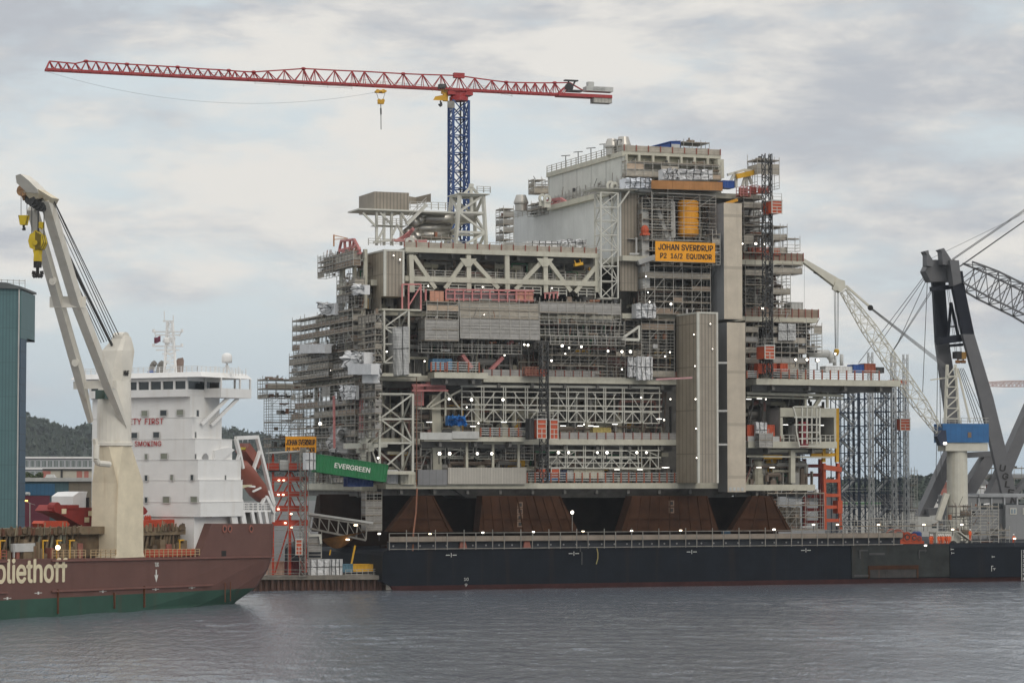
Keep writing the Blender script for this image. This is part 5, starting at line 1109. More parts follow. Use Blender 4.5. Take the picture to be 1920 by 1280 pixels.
# --- quay with its rusty sheet piling, concrete cap
qa = W(485, 1107, 444); qb = W(738, 1105, 446); qz = W(600, 1086, 445).z; qt = W(600, 1078, 445).z
m = MB(); m.box(qa.x - 12, qb.x, 445, 452, qz, qt); single(m, 'quay_edge', pm('weathered_concrete', (.20, .18, .15), .3, .5, .9, streak=.5, scol=(.1, .09, .07), sscale=(.8, .8, .2)), 'weathered concrete quay edge between the ship and the barge', 'quay', WF, (qa.x, 445, qz))
m = MB(); x = qa.x - 12; pts = []
while x < qb.x - .3: pts += [(x, 445.3), (x + .35, 445.3), (x + .5, 445.75), (x + .85, 445.75)]; x += 1.0
pts += [(qb.x - .25, 445.3), (qb.x - .25, 452), (qa.x - 12, 452)]
m.loft([[(a, b, -3) for a, b in pts], [(a, b, qz - .004) for a, b in pts]]); single(m, 'sheet_pile_wall', pm('rusty_sheet_pile', (.085, .045, .032), .4, .4, .85, streak=.6, scol=(.03, .02, .015), sscale=(1, 1, .2)), 'rusty sheet piling below the concrete quay edge', 'quay wall', WF, (qa.x, 446, 0))
m = MB(); m.box(qb.x - 1.2, qb.x + .4, 444.4, 444.98, W(738, 1105, 445).z, qz - .01); single(m, 'fender_block', pm('pale_concrete', (.30, .27, .23), .2, .6), 'pale stained concrete block at the corner of the quay', 'block', WF, (qb.x, 445, 0))
# ================= the cargo ship at the left (frame SF: u aft along its side, v across to port)
s0 = W(0, 1160, 352); SF = Frame((s0.x, s0.y, 0), 58.9)
sv, su = SF.v, SF.u
HBR = pm('ship_brown_paint', (.125, .058, .046), .14, .22, .6, streak=.45, scol=(.085, .035, .025), sscale=(.6, .6, .03), stripe=[('X', 8.5, .004, .75), ('Z', 2.4, .012, .85)])
HGR = pm('ship_green_antifouling', (.022, .07, .048), .18, .25, .65, streak=.7, scol=(.07, .045, .028), sscale=(.35, .35, .02))
SHW = pm('ship_white_paint', (.74, .73, .71), .06, .3, .5, streak=.3, scol=(.52, .46, .38), sscale=(.9, .9, .05))
CRM = pm('ship_crane_cream', (.66, .58, .43), .14, .35, .55, streak=.75, scol=(.40, .26, .12), sscale=(.7, .7, .04))
CRW = pm('ship_crane_pale', (.68, .645, .57), .1, .4, .55, streak=.4, scol=(.40, .30, .18), sscale=(.8, .8, .05))
RUSTY = pm('rust_streaked_coaming', (.17, .125, .075), .35, .5, .8, streak=.9, scol=(.12, .045, .02), sscale=(.9, .9, .12))
DARKO = pm('rusty_olive_gear', (.12, .085, .05), .5, .6, .8, streak=.7, scol=(.10, .035, .015)); ORDK = pm('ship_orange_red', (.42, .055, .022), .2, .4, .6, streak=.3, scol=(.2, .04, .02)); MAROON = pm('ship_maroon_beam', (.22, .022, .018), .2, .4, .6, streak=.4, scol=(.12, .03, .02))
LETT = pm('cream_lettering', (.66, .58, .40), .12, .7); REDL = pm('red_lettering', (.40, .03, .03), .1, 1)
ship = thing('cargo_ship', 'brown and green hulled cargo ship with white superstructure moored at the left', 'cargo ship', SF, (0, 0, 0))
BM = 23.0
def zl(y0, y1, u):     # height of a hull line that runs from pixel (0, y0) to (460, y1)
    a = sv(0, y0, 0); b = sv(460, y1, 0); return a.z + (b.z - a.z) * (u - a.x) / (b.x - a.x)
us = [-70, -20, 0, 15, 30, 44, 52]
ust = 61.3
def hullring(zf, out, ue):
    """closed plan ring: near side from bow to stern, rounded transom corners, far side back"""
    h = [(u, out(u)) for u in us] + [(ue - 1.6, out(ue - 1.6)), (ue - .5, out(ue) + .35), (ue, out(ue) + 1.6)]
    return [(u, o, zf(u)) for u, o in h] + [(u, BM - o, zf(u)) for u, o in reversed(h)]
def flare(c, st): return lambda u: c * max(0, (u - st) / (57 - st)) ** 1.7 if u > st else 0
zg = lambda u: zl(1125, 1103, u); zr = lambda u: zl(1048, 1042.5, u); zm = lambda u: zl(1087, 1070, u)
m = MB(); m.loft([hullring(zg, flare(.9, 38), 58.6), hullring(zm, flare(.25, 44), 60.6), hullring(zr, flare(0, 44), ust)]); m.build('hull', HBR, ship)
m = MB(); m.loft([hullring(lambda u: -1.5, flare(4.2, 30), 54), hullring(lambda u: .3, flare(2.6, 34), 55.6), hullring(lambda u: zg(u) - .005, flare(.92, 38), 58.55)]); m.build('antifouling', HGR, ship)
# stern bulwark raised aft of the crane
zq = lambda u: zl(1048, 1042.5, u); ztop = sv(420, 983, 0).z; b0 = sv(374, 1040, 0).x; b1 = sv(397, 985, 0).x
m = MB(); P = [(b0, zq(b0)), (57, zq(57))]
hs = lambda e: [(ust - 1.6, 0), (ust - .5 + e, .35 - e), (ust + e, 1.6)]
ringA = [(b0, 0, zq(b0))] + [(u, o, zq(u)) for u, o in hs(0)] + [(u, BM - o, zq(u)) for u, o in reversed(hs(0))] + [(b0, BM, zq(b0))]
ringB = [(b1, 0, ztop + .2)] + [(u, o, ztop - .05) for u, o in hs(.1)] + [(u, BM - o, ztop - .05) for u, o in reversed(hs(.1))] + [(b1, BM, ztop + .2)]
m.loft([ringA, ringB]); m.build('stern_bulwark', HBR, ship)
for px in (421, 431, 471):
    m = MB(); c = sv(px, 991, -.06); n = 10; R = [[c + Vector((cos(2 * pi * i / n) * r, d, sin(2 * pi * i / n) * r * 1.1)) for r, d in ((.3, -.05), (.55, -.05), (.55, .05), (.3, .05))] for i in range(n)]; R.append(R[0]); m.loft(R, caps=False); m.build('fairlead', REDB, ship); m = MB(); m.tube(c + Vector((0, .02, 0)), c + Vector((0, .05, 0)), .32, 10); m.build('fairlead_opening', BLACK, ship)
m = MB(); c = sv(420, 1037, -.04); m.box(c.x - .55, c.x + .55, c.y, c.y + .03, c.z - .4, c.z + .4); m.build('hull_opening', BLACK, ship)
# rubbing strakes
for (xa, ya, xb, yb) in ((-10, 1053, 14, 1052), (97, 1051, 510, 1043), (-10, 1111, 14, 1110), (97, 1108, 399, 1096)):
    m = MB(); a = sv(xa, ya, -.14); b = sv(xb, yb, -.14); m.bar(a, b, .28, .24); m.build('rubbing_strake', pm('strake_brown', (.17, .075, .06), .15, .5), ship)
for xa, ya, yb in ((108, 1104, 1150), (214, 1110, 1140), (270, 1098, 1138), (422, 1092, 1128), (432, 1090, 1126)):
    m = MB(); a = sv(xa, ya, -.08); b = sv(xa, yb, -.08); m.bar(a, b, .42 if xa < 300 else .12, .1); m.build('rust_run', pm('rust_run', (.14, .05, .022), .4, .6, .9), ship)
# hull lettering
a = sv(125, 1101, -.03); tp = sv(125, 1058, -.03); b = sv(0, 1104, -.03)
dl = Vector((a.x - b.x, 0, a.z - b.z)); wl = (sv(125, 1101, 0).x - sv(13, 1104, 0).x) * 10.15 / 7.35
letters('Spliethoff', Vector(a) - dl.normalized() * wl, dl, (0, 0, 1), wl, (tp.z - a.z) * 1.28, LETT, ship, bold=.03, depth=.02)
c = sv(290, 1062, -.03); letters('TUG', c, (1, 0, 0), (0, 0, 1), sv(297, 1062, 0).x - c.x, sv(290, 1054, 0).z - c.z, MARKW, ship, bold=.02)
m = MB(); a = sv(293, 1067, -.03); b = sv(293, 1091, -.03); h = .62; m.box(a.x - .12, a.x + .12, -.04, -.02, b.z + .9, a.z); m.loft([[(b.x, y, b.z), (b.x + h * .7, y, b.z + 1.1), (b.x, y, b.z + .9), (b.x - h * .7, y, b.z + 1.1)] for y in (-.04, -.02)]); m.build('tug_arrow', MARKW, ship, split=False)
for x, y in ((72, 1111), (193, 1108), (292, 1104), (360, 1101), (14, 1121)):
    c = sv(x, y, -.03); m = MB(); m.box(c.x - .75, c.x - .2, c.y, c.y + .02, c.z - .04, c.z + .04); m.box(c.x + .2, c.x + .75, c.y, c.y + .02, c.z - .04, c.z + .04); m.box(c.x - .15, c.x + .15, c.y, c.y + .02, c.z - .18, c.z + .18); m.build('hull_mark', MARKW, ship, split=False)
# hatch coaming and rusty side gear
m = MB(); vC = 3.2; zc1 = sv(100, 990, vC).z; zc0 = zr(10)
m.box(-70, 26, vC, BM - 3, zc0, zc1 - .9); m.box(28, 42, vC, BM - 3, zc0, zc1 - 1.1); m.build('hatch_coaming', DARKO, ship)
m = MB(); m.box(-70, 26, vC - 1.0, vC + 1, zc1 - .9, zc1 + .15); m.box(28, 42, vC - 1, vC + .8, zc1 - 1.3, zc1 - .2); m.build('coaming_bulwark', RUSTY, ship)
random.seed(31); m = MB(); x = -4.
while x < 41:
    if not 18.5 < x < 26.2:
        h = ri(.5, 1.3); m.mi = random.choice([0, 1, 1, 2]); w_ = ri(.25, .9); m.loft([[(x, vC - 1.05 - d, zc1 - ri(.5, .9)), (x + w_, vC - 1.05 - d, zc1 - ri(.5, .9)), (x + w_ * ri(.6, 1), vC - 1.05 - d, zc1 + ri(-.1, .5)), (x + ri(0, .2), vC - 1.05 - d, zc1 + ri(-.1, .5))] for d in (0, ri(.1, .4))])
        if rnd() < .3: m.mi = 3; m.bar((x, vC - 1.2, zc1 - .9), (x + ri(-.3, .3), vC - 1.3, zc1 + ri(.2, .9)), .1)
    x += ri(.35, 1.0)
m.build('coaming_bracket', [RUSTY, DARKO, pm('deep_rust', (.10, .04, .02), .4, .8), pm('olive_bracket', (.22, .20, .13), .3, 1)], ship)
random.seed(12); m = MB(); x = -3
while x < 41:
    if not 18.5 < x < 26.5:
        zz = zr(x); m.mi = random.choice([0, 0, 1, 2]); m.bar((x, vC - .4, zz), (x + ri(-.4, .9), vC - .7, zc1 - .9), .22, .3)
        if rnd() < .5: m.mi = random.choice([0, 1, 3]); l = ri(.5, 1.5); m.box(x, x + l, 1.6, 2.6, zz, zz + ri(.6, 2.6))
        if rnd() < .12: m.mi = 4; m.path([(x, 1.5, zz), (x, 1.5, zz + 2.4), (x + 1., 1.5, zz + 2.4), (x + 1, 2.5, zz + 2.4)], .11, 6)
        if rnd() < .3: m.mi = 1; r = ri(.25, .5); m.tube((x, 1.8, zz), (x, 1.8, zz + ri(1, 2.4)), r, 8)
    x += ri(.6, 1.1)
m.build('deck_gear', [DARKO, RUSTY, pm('grey_green_gear', (.17, .17, .13), .3, .8), REDB, YELLOW], ship)
for px in (12, 114):
    m = MB(); c = sv(px, 1010, vC - .05); m.loft([[(c.x - .5, y, c.z - 1.2), (c.x + .5, y, c.z - 1.2), (c.x + .5, y, c.z + .7), (c.x, y, c.z + 1.2), (c.x - .5, y, c.z + .7)] for y in (vC - .12, vC - .02)]); m.build('dark_doorway', BLACK, ship)
m = MB(); a = sv(25, 1032, 1.5); b = sv(66, 1019, 1.5)
for k in range(4): z = a.z + (b.z - a.z) * k / 3; m.box(a.x, b.x, 1.5, 2.0, z - .18, z + .1)
m.bar((a.x + .2, 1.6, a.z - .9), (a.x + .2, 1.6, b.z), .2); m.bar((b.x - .2, 1.6, a.z - .9), (b.x - .2, 1.6, b.z), .2); m.build('ventilator_grille', LGREY, ship, split=False)
def srail(xa, xb, name='side_rail', mat=None):
    a = sv(xa, 1046, .1).x; b = sv(xb, 1044, .1).x; m = MB(); n = max(2, int((b - a) / 1.0))
    for i in range(n + 1): x = a + (b - a) * i / n; m.bar((x, .1, zr(x)), (x, .1, zr(x) + 1.15), .11)
    for k in (.4, .8, 1.15): m.bar((a, .1, zr(a) + k), (b, .1, zr(b) + k), .08)
    m.build(name, mat or pm('rusty_cream_rail', (.42, .30, .17), .3, 2, .7), ship, split=False)
srail(98, 160); srail(170, 217); srail(272, 374); srail(-8, 12, mat=pm('rust_red_rail', (.3, .08, .05), .2, 1))
m = MB(); a = sv(273, 1045, 1.2); b = sv(366, 1044, 1.2); m.box(a.x, b.x, 1.2, 1.6, zr(a.x), zr(a.x) + 1.0); m.build('pipe_casing', ORDK, ship)
t = thing('deck_lamp', 'bright lit lamp on a yellow post beside the ship rail', 'lamp', SF, sv(108, 1040, .8)); m = MB(); m.bar(sv(108, 1044, .8), sv(107, 1014, .8), .18); m.build('post', YELLOW, t); m = MB(); m.ball(sv(108.5, 1026, .6), .33, 1, 8, 6); m.build('lens', LAMPWARM, t)
# spreader beams lying on the hatch covers
def beam(label, pts, v, D, mat, lugs=()):
    a = sv(*pts[0], v); t = thing('spreader_beam', label, 'lifting beam', SF, a); m = MB(); P = [sv(*p, v) for p in pts]; m.loft([P, [p + Vector((0, D, 0)) for p in P]]); m.build('beam', mat, t)
    for x, y in lugs:
        m = MB(); c = sv(x, y, v - .1); m.box(c.x - .45, c.x + .45, v - .15, v - .02, c.z - .35, c.z + .35); m.build('lug', LETT, t)
    return t
bt = beam('maroon boom shaped beam with pale lugs lying on the hatch beside the ship crane', [(96, 957), (104, 946), (118, 946), (122, 951), (186, 951), (186, 988), (158, 988), (130, 972), (110, 962)], 7, 3, MAROON, ((120, 958), (170, 962), (163, 974)))
m = MB(); c = sv(108, 951, 6.6); m.tube(c, c + Vector((0, 1.2, 0)), .75, 12); m.build('pivot', MAROON, bt)
m = MB(); P = [sv(*p, 6.8) for p in ((126, 946), (148, 946), (148, 953), (126, 953))]; m.loft([P, [p + Vector((0, 2, 0)) for p in P]]); m.build('cover', MAROON, bt)
beam('long orange red beam with arrow shaped lugs lying aft of the ship crane', [(268, 975), (396, 971), (401, 976), (396, 984), (390, 997), (372, 997), (345, 989), (268, 989)], 5, 2.5, ORDK)
m = MB()
for x in (274, 278, 282, 361, 366, 371): p = sv(x, 973, 6); m.loft([[p + Vector((-.22, d, -.2)), p + Vector((.22, d, -.2)), p + Vector((.22, d, .25)), p + Vector((0, d, .6)), p + Vector((-.22, d, .25))] for d in (0, .2)])
single(m, 'locking_cone', ORDK, 'orange red pointed locking cones along the long beam', 'cones', SF, sv(274, 974, 6))
beam('short rounded orange red beam lying in front of the maroon door', [(80, 981), (84, 976), (126, 976), (131, 982), (126, 989), (84, 988)], 5, 2, ORDK)
beam('maroon beam end poking out right of the ship crane pedestal', [(262, 952), (268, 948), (274, 953), (277, 958), (274, 963), (264, 966)], 8, 2, MAROON)
t = thing('deck_house', 'small white gabled deck house behind the maroon beam', 'deck house', SF, sv(137, 957, 12)); m = MB(); P = [sv(*p, 12) for p in ((137, 956), (162, 956), (162, 928), (164, 921), (148, 922), (137, 930))]; m.loft([P, [p + Vector((0, 4, 0)) for p in P]]); m.build('body', SHW, t); m = MB(); a = sv(162, 956, 11.9); m.box(a.x, a.x + .5, 11.8, 11.98, a.z, sv(162, 932, 12).z); m.build('door', BLACK, t)
# --- superstructure
UF = 42.6
def fp(px, py, u=UF): return su(px, py, u)
vR = fp(356, 900).y; vL = fp(172, 900).y; zB = sv(372, 975, 1.5).z
decks = [(980, 940), (940, 899), (899, 861), (861, 822), (822, 782), (782, 742), (742, 700)]
tiers = [(968, 940, 376), (940, 899, 374), (899, 861, 371), (861, 822, 366), (822, 782, 361), (782, 740, 357)]
sup = ship
m = MB()
for yb, yt, xr in tiers:
    z0, z1 = fp(320, yb).z, fp(320, yt).z; v0 = fp(xr, yt).y; ub = 53 if yt > 855 else (51.5 if yt > 815 else 49.6)
    m.box(UF, ub, v0, vL, z0 + .0, z1 - .09); m.box(UF - .06, ub + .03, v0 - .06, vL + .06, z1 - .085, z1 - .005)
m.build('superstructure', SHW, ship, split=False)
m = MB(); z0 = zr(44); m.box(UF + .3, 53, vR - .6, vL + .5, z0, fp(320, 968).z - .004); m.build('superstructure_base', SHW, ship)
def pane(x0, x1, y0, y1, u=None, v=None, mat=GLASS, fr=True, name='window'):
    m = MB(); f = MB()
    if u is not None:
        a = su(x0, y1, u); b = su(x1, y0, u); va, vb = sorted((a.y, b.y)); e = .1
        if fr:
            f.box(u - .1, u - .02, va - e, vb + e, a.z - e, a.z); f.box(u - .1, u - .02, va - e, vb + e, b.z, b.z + e); f.box(u - .1, u - .02, va - e, va, a.z, b.z); f.box(u - .1, u - .02, vb, vb + e, a.z, b.z)
        m.box(u - .06, u - .01, va, vb, a.z, b.z)
    else:
        a = sv(x0, y1, v); b = sv(x1, y0, v); e = .08
        if fr:
            f.box(a.x - e, b.x + e, v - .1, v - .02, a.z - e, a.z); f.box(a.x - e, b.x + e, v - .1, v - .02, b.z, b.z + e); f.box(a.x - e, a.x, v - .1, v - .02, a.z, b.z); f.box(b.x, b.x + e, v - .1, v - .02, a.z, b.z)
        m.box(a.x, b.x, v - .06, v - .01, a.z, b.z)
    if fr: o = f.build(name, pm('window_frame', (.5, .49, .47), .05, 1), ship, split=False); m.build('pane', mat, o)
    else: m.build(name, mat, ship)
CURT = pm('curtained_glass', (.20, .21, .16), .2, .8, .25, spec=.6)
for x0, x1, y0, y1, mt in ((266, 277, 770, 780, CURT), (301, 313, 769, 779, GLASS), (332, 344, 768, 778, CURT), (246, 258, 811, 821, GLASS), (288, 299, 810, 820, GLASS), (272, 277, 851, 861, CURT), (302, 314, 850, 860, CURT), (272, 277, 891, 901, GLASS), (320, 325, 890, 900, CURT), (358, 363, 890, 900, GLASS), (272, 277, 932, 942, GLASS), (306, 318, 931, 942, CURT), (358, 370, 931, 941, CURT)):
    pane(x0, x1, y0, y1, UF - .1, mat=mt)
for x0, x1, y0, y1 in ((368, 372, 769, 780), (365, 367, 810, 820), (365, 367, 851, 860), (421, 423, 891, 900)): pane(x0, x1, y0, y1, v=fp(372, 800).y - .2 if x0 < 400 else vR - 1.4)
for body, x0, x1, yb, yt in (('SAFETY FIRST', 219.5, 306, 796, 785), ('NO SMOKING', 233, 302, 836.5, 827)):
    a = fp(x0, yb, UF - .12); b = fp(x1, yb, UF - .12); letters(body, a, (0, -1, 0), (0, 0, 1), a.y - b.y, fp(x0, yt).z - fp(x0, yb).z, REDL, ship, bold=.012, word=1.6, space=1.08)
# bridge
zb0, zb1, zb2 = fp(300, 742).z, fp(300, 714).z, fp(300, 704).z
m = MB(); v0 = fp(357, 742).y
m.box(UF - .8, 50, v0, vL, zb0 - .2, zb0 + .9); m.box(UF - .8, 50, v0, vL, zb0 + 2.1, zb0 + 2.6)
for vv in [v0 + .0 + (vL - v0 - .3) * i / 8 for i in range(9)]: m.box(UF - .8, UF - .5, vv, vv + .3, zb0 + .9, zb0 + 2.1)
m.build('bridge', SHW, ship, split=False)
m = MB(); m.box(UF - .6, 49.8, v0 + .2, vL - .2, zb0 + .9, zb0 + 2.1); m.build('bridge_glazing', GLASS, ship)
m = MB(); m.loft([[(UF - 1.4, -1.2, zb0 + 2.62), (53.4, -1.2, zb0 + 2.62), (53.4, BM + .5, zb0 + 2.62), (UF - 1.4, BM + .5, zb0 + 2.62)], [(UF - .9, -.6, zb0 + 3.4), (52.6, -.6, zb0 + 3.4), (52.6, BM, zb0 + 3.4), (UF - .9, BM, zb0 + 3.4)]]); m.build('bridge_roof', SHW, ship)
for nm, va, vb in (('near', -1.2, v0 - .02), ('far', vL + .02, BM + .4)):
    m = MB(); ua = 45.8
    m.box(ua, 53.2, va, vb, zb0 - .25, zb0 - .1); m.box(ua, ua + .12, va, vb, zb0 - .1, zb0 + 1.1); m.box(53.08, 53.2, va, vb, zb0 - .1, zb0 + 1.1)
    e = va if nm == 'near' else vb - .12
    m.box(ua + .12, 53.08, e, e + .12, zb0 - .1, zb0 + 1.1); m.build('bridge_wing', SHW, ship, split=False)
    p = MB()
    for x, y in ((ua + .1, va + .1), (ua + .1, vb - .2), (53, va + .1), (50.5, va + .1), (53, vb - .2)): p.bar((x, y, zb0 + 1.1), (x, y, zb0 + 2.62), .25)
    p.build('wing_post', SHW, ship)
m = MB(); m.box(46.6, 47.0, 0, 1.5, zb0 + 1.1, zb0 + 1.9); m.build('wing_console', DKSTEEL, ship)
for (xa, ya, xb, yb) in ((378, 795, 428, 745), (396, 797, 446, 747)):
    m = MB(); m.bar(sv(xa, ya, 1.2), sv(xb, yb, -.6), .45); m.build('wing_strut', SHW, ship)
# lower wing deck with flare-out, stair, doors at the aft side
m = MB(); P = [sv(*p, .5) for p in ((404, 844), (431, 838), (440, 843), (402, 875))]; m.loft([P, [p + Vector((0, 3, 0)) for p in P]]); m.build('boat_deck_wing', SHW, ship)
for x in (415, 429):
    m = MB(); P = [sv(x - 4, 844, 1), sv(x + 4, 844, 1), sv(x + 4, 834, 1), sv(x + 1, 831, 1), sv(x - 3, 834, 1)]; m.loft([P, [p + Vector((0, .8, 0)) for p in P]]); m.build('life_raft_canister', SHW, ship)
m = MB(); a = sv(384, 873, 1.2); m.loft([[sv(380, 873, d), sv(391, 873, d), sv(391, 855, d), sv(387, 849, d), (sv(383, 850, d)), sv(380, 856, d)] for d in (fp(366, 850).y - .12, fp(366, 850).y - .02)]); m.build('arched_opening', pm('grey_opening', (.28, .28, .28), .1, 1), ship)
# aft house, stair and poop
m = MB(); m.box(47, 54, 1.8, BM - 3, zr(50), sv(430, 878, 1.8).z); m.build('aft_house', SHW, ship)
m = MB(); zz = sv(440, 957, .3).z; m.box(49, 60.3, .3, BM - .5, zz - .25, zz); m.build('poop_deck', SHW, ship)
m = MB()
for x0, x1 in ((436, 447), (455, 463), (475, 480), (488, 493), (500, 505)): P = [sv(x0, 981, .2), sv(x1, 981, .2), sv(x1 - 4, 958, .2), sv(x0 - 4, 958, .2)]; m.loft([P, [p + Vector((0, .3, 0)) for p in P]])
m.build('bulwark_pillar', SHW, ship)
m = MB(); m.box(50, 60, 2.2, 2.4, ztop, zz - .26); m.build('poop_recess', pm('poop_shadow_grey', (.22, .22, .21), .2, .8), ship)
def shiprail(pts, h=1.1):
    m = MB(); P = [Vector(p) for p in pts]
    for a, b in zip(P[:-1], P[1:]):
        n = max(1, int((b - a).length / 1.0))
        for i in range(n + 1): c = a + (b - a) * i / n; m.bar(c, c + Vector((0, 0, h)), .09)
        for k in (.33, .66, 1): m.bar(a + Vector((0, 0, h * k)), b + Vector((0, 0, h * k)), .07)
    m.build('deck_rail', SHW, ship, split=False)
shiprail([(49.5, .4, zz), (60.2, .4, zz), (60.2, 8, zz)]); shiprail([(UF - .9, BM, zb0 + 3.4), (UF - .9, 0, zb0 + 3.4), (52, 0, zb0 + 3.4)], .8)
zl2 = sv(430, 878, 2).z; shiprail([(49.8, 2, zl2), (54.5, 2, zl2)])
m = MB(); P = [sv(391, 969, .8), sv(397, 969, .8), sv(406, 909, .8), sv(397, 908, .8)]; m.loft([P, [p + Vector((0, 1.2, 0)) for p in P]]); m.build('accommodation_ladder', pm('rust_brown_ladder', (.22, .11, .06), .3, .8), ship)
m = MB(); m.box(sv(412, 950, 1.7).x, sv(419, 950, 1.7).x, 1.6, 1.75, sv(412, 954, 1.7).z, sv(412, 928, 1.7).z); m.build('doorway', BLACK, ship)
t = thing('deck_crane', 'small white provision crane with pale jib on the poop deck', 'crane', SF, sv(441, 957, 2)); m = MB(); c = sv(441, 955, 2); m.lathe((c.x, 2, zz), [(1.2, 0), (1.2, 1.6), (1.0, 1.8), (.95, 3.2), (.7, 3.4)], 14); m.build('pedestal', SHW, t); m = MB(); m.loft([[sv(447, 917, d), sv(446, 909, d), sv(472, 908, d), sv(473, 910, d)] for d in (1.2, 1.9)]); m.build('jib', pm('pale_yellow_jib', (.55, .50, .34), .1, 1), t); m = MB(); m.box(c.x - .7, c.x + .7, 1.4, 2.4, sv(441, 915, 2).z, sv(441, 903, 2).z); m.build('winch', DKSTEEL, t)
# free-fall lifeboat and its frame
t = thing('lifeboat_davit', 'white tilted stern frame that carries the free fall lifeboat', 'davit', SF, sv(500, 975, 3)); m = MB()
for d in (3, 7.5):
    for a, b, w in (((442, 822), (449, 850), .5), ((449, 850), (438, 885), .4), ((450, 848), (456, 878), .35), ((482, 820), (513, 945), .5), ((487, 845), (475, 880), .45), ((475, 882), (513, 962), .55), ((502, 920), (514, 950), .4), ((513, 945), (512, 978), .4), ((490, 945), (500, 925), .4)): m.bar(sv(*a, d), sv(*b, d), w)
for x, y in ((442, 821), (482, 820), (513, 945)): m.bar(sv(x, y, 3), sv(x, y, 7.5), .4)
m.bar(sv(442, 821, 3), sv(483, 819, 3), .55)
m.build('frame', SHW, t, split=False); m = MB(); m.loft([[sv(446, 843, d), sv(448, 838, d), sv(468, 838, d), sv(468, 843, d)] for d in (3.5, 4)]); m.bar(sv(467, 843, 3.7), sv(467, 858, 3.7), .08); m.build('lifting_beam', pm('olive_yellow', (.40, .32, .05), .1, 1), t, split=False)
m = MB()
for x in (455, 465): m.loft([[sv(x - 2, 822, d), sv(x + 2, 822, d), sv(x, 830, d)] for d in (3.2, 3.6)])
m.build('hanger', SHW, t)
a = sv(447, 868, 4.0); b = sv(497, 938, 4.0)
t = thing('lifeboat', 'enclosed orange red lifeboat tilted bow down on the stern frame', 'lifeboat', SF, a); d = (b - a).normalized(); n_ = Vector((0, 1, 0)); k = d.cross(n_)
if k.z < 0: k = -k
m = MB(); R = []; Lb = (b - a).length
for f, rr in ((0, .55), (.08, .9), (.3, 1.08), (.7, 1.08), (.9, .8), (1.02, .2)): c = a + d * Lb * f; R.append([c + n_ * (1.5 * rr * cos(2 * pi * i / 12)) + k * (1.35 * rr * sin(2 * pi * i / 12)) for i in range(12)])
m.loft(R); m.build('hull', pm('lifeboat_orange', (.24, .072, .048), .1, .6, .4), t, smooth=True); m = MB(); c = sv(462, 866, 4.2); m.loft([[c + d * x_ + n_ * y_ + k * zz_ for x_, y_ in ((-2.2, -1), (2, -1), (2, 1), (-2.2, 1))] for zz_ in (.3, 1.9)]); m.build('cockpit', pm('lifeboat_orange', (.5, .1, .06)), t)
m = MB(); m.bar(sv(458, 910, 3.0), sv(478, 912, 2.4), .25); m.bar(sv(474, 921, 2.4), sv(489, 914, 2.4), .25); m.build('cradle_arm', SHW, t)
# mast, funnel pipes, radome, flag
mast = thing('radar_mast', 'white lattice radar mast with crossbars on the ship bridge roof', 'mast', SF, su(318, 704, 47)); m = MB(); q2 = lambda x, y, u=47: su(x, y, u)
for x0, x1 in ((308, 314), (330, 323)): m.bar(q2(x0, 704), q2(x1, 602), .3); m.bar(q2(x0, 704, 48.5), q2(x1, 602, 47.5), .22)
for i in range(12):
    y = 704 - i * 8.5; t_ = i / 12; a = 308 + 6 * t_; b = 330 - 7 * t_; m.bar(q2(a, y), q2(b, y), .12); m.bar(q2(a if i % 2 else b, y), q2(b - .6 if i % 2 else a + .5, y - 8.5), .12)
for y, xa, xb in ((602, 306, 325), (622, 288, 341), (628, 292, 336), (634, 308, 329), (649, 288, 341), (656, 293, 336), (663, 305, 325)): m.bar(q2(xa, y), q2(xb, y), .2)
for x, y in ((288, 622), (341, 622), (288, 649), (341, 649)): m.bar(q2(x, y + 1), q2(x, y - 5), .3)
m.bar(q2(308, 601), q2(308, 583), .1); m.bar(q2(325, 601), q2(325, 591), .12); m.bar(q2(290, 622), q2(292, 632), .12); m.bar(q2(340, 622), q2(336, 630), .12)
m.build('mast_lattice', SHW, mast, split=False); m = MB(); m.lathe(q2(313, 644), [(.3, 0), (.55, .2), (.55, .7), (.3, .9)], 10); m.bar(q2(306, 640), q2(322, 641), .3); m.build('radar', SHW, mast, split=False)
m = MB(); m.grid(lambda s, t_: su(289 + 12 * s, 632 + 11 * t_ + 1.2 * sin(5 * s) - 1.5 * s, 46.6 + .25 * sin(7 * s)), 10, 5); o = m.build('flag', pm('dull_red_flag', (.16, .04, .07), .2, 1.5), mast); m = MB()
for x, w in ((284, .45), (298, .45), (303, .4)): m.path([su(x, 703, 49), su(x + .5, 692, 49), su(x + 3, 683, 49), su(x + 7, 680, 49)], w, 8)
single(m, 'exhaust_pipe', GALVD, 'cluster of bent grey exhaust pipes on the ship roof beside the mast', 'exhaust', SF, su(290, 704, 49)); m = MB(); m.lathe(su(284, 705, 48.4), [(.4, 0), (.6, .2), (.6, .8), (.4, .9)], 12); single(m, 'blue_drum', BLUE, 'small blue drum at the foot of the bent exhaust pipes', 'drum', SF, su(284, 704, 48.4))
m = MB(); m.loft([[su(x, y, d) for x, y in ((327, 704), (328, 680), (333, 672), (343, 670), (345, 676), (343, 704))] for d in (48.5, 50)]); single(m, 'funnel', pm('taupe_funnel', (.26, .19, .16), .2, 1), 'taupe curved funnel right of the radar mast', 'funnel', SF, su(335, 704, 49))
t = thing('satellite_dome', 'white satellite dome on a tripod on the bridge roof', 'satellite dome', SF, su(425, 704, 48)); m = MB(); c = su(425.5, 680, 48); m.lathe(c, [(.3, -.05), (.72, 0), (.78, .3), (.78, .8), (.7, 1.15), (.45, 1.38), (.05, 1.47)], 16); m.build('dome', SHW, t, smooth=True); m = MB()
for x in (417, 425, 434): m.bar(su(x, 704, 48 + (x - 425) * .05), su(425.5, 680, 48), .15)
m.build('tripod', SHW, t, split=False)
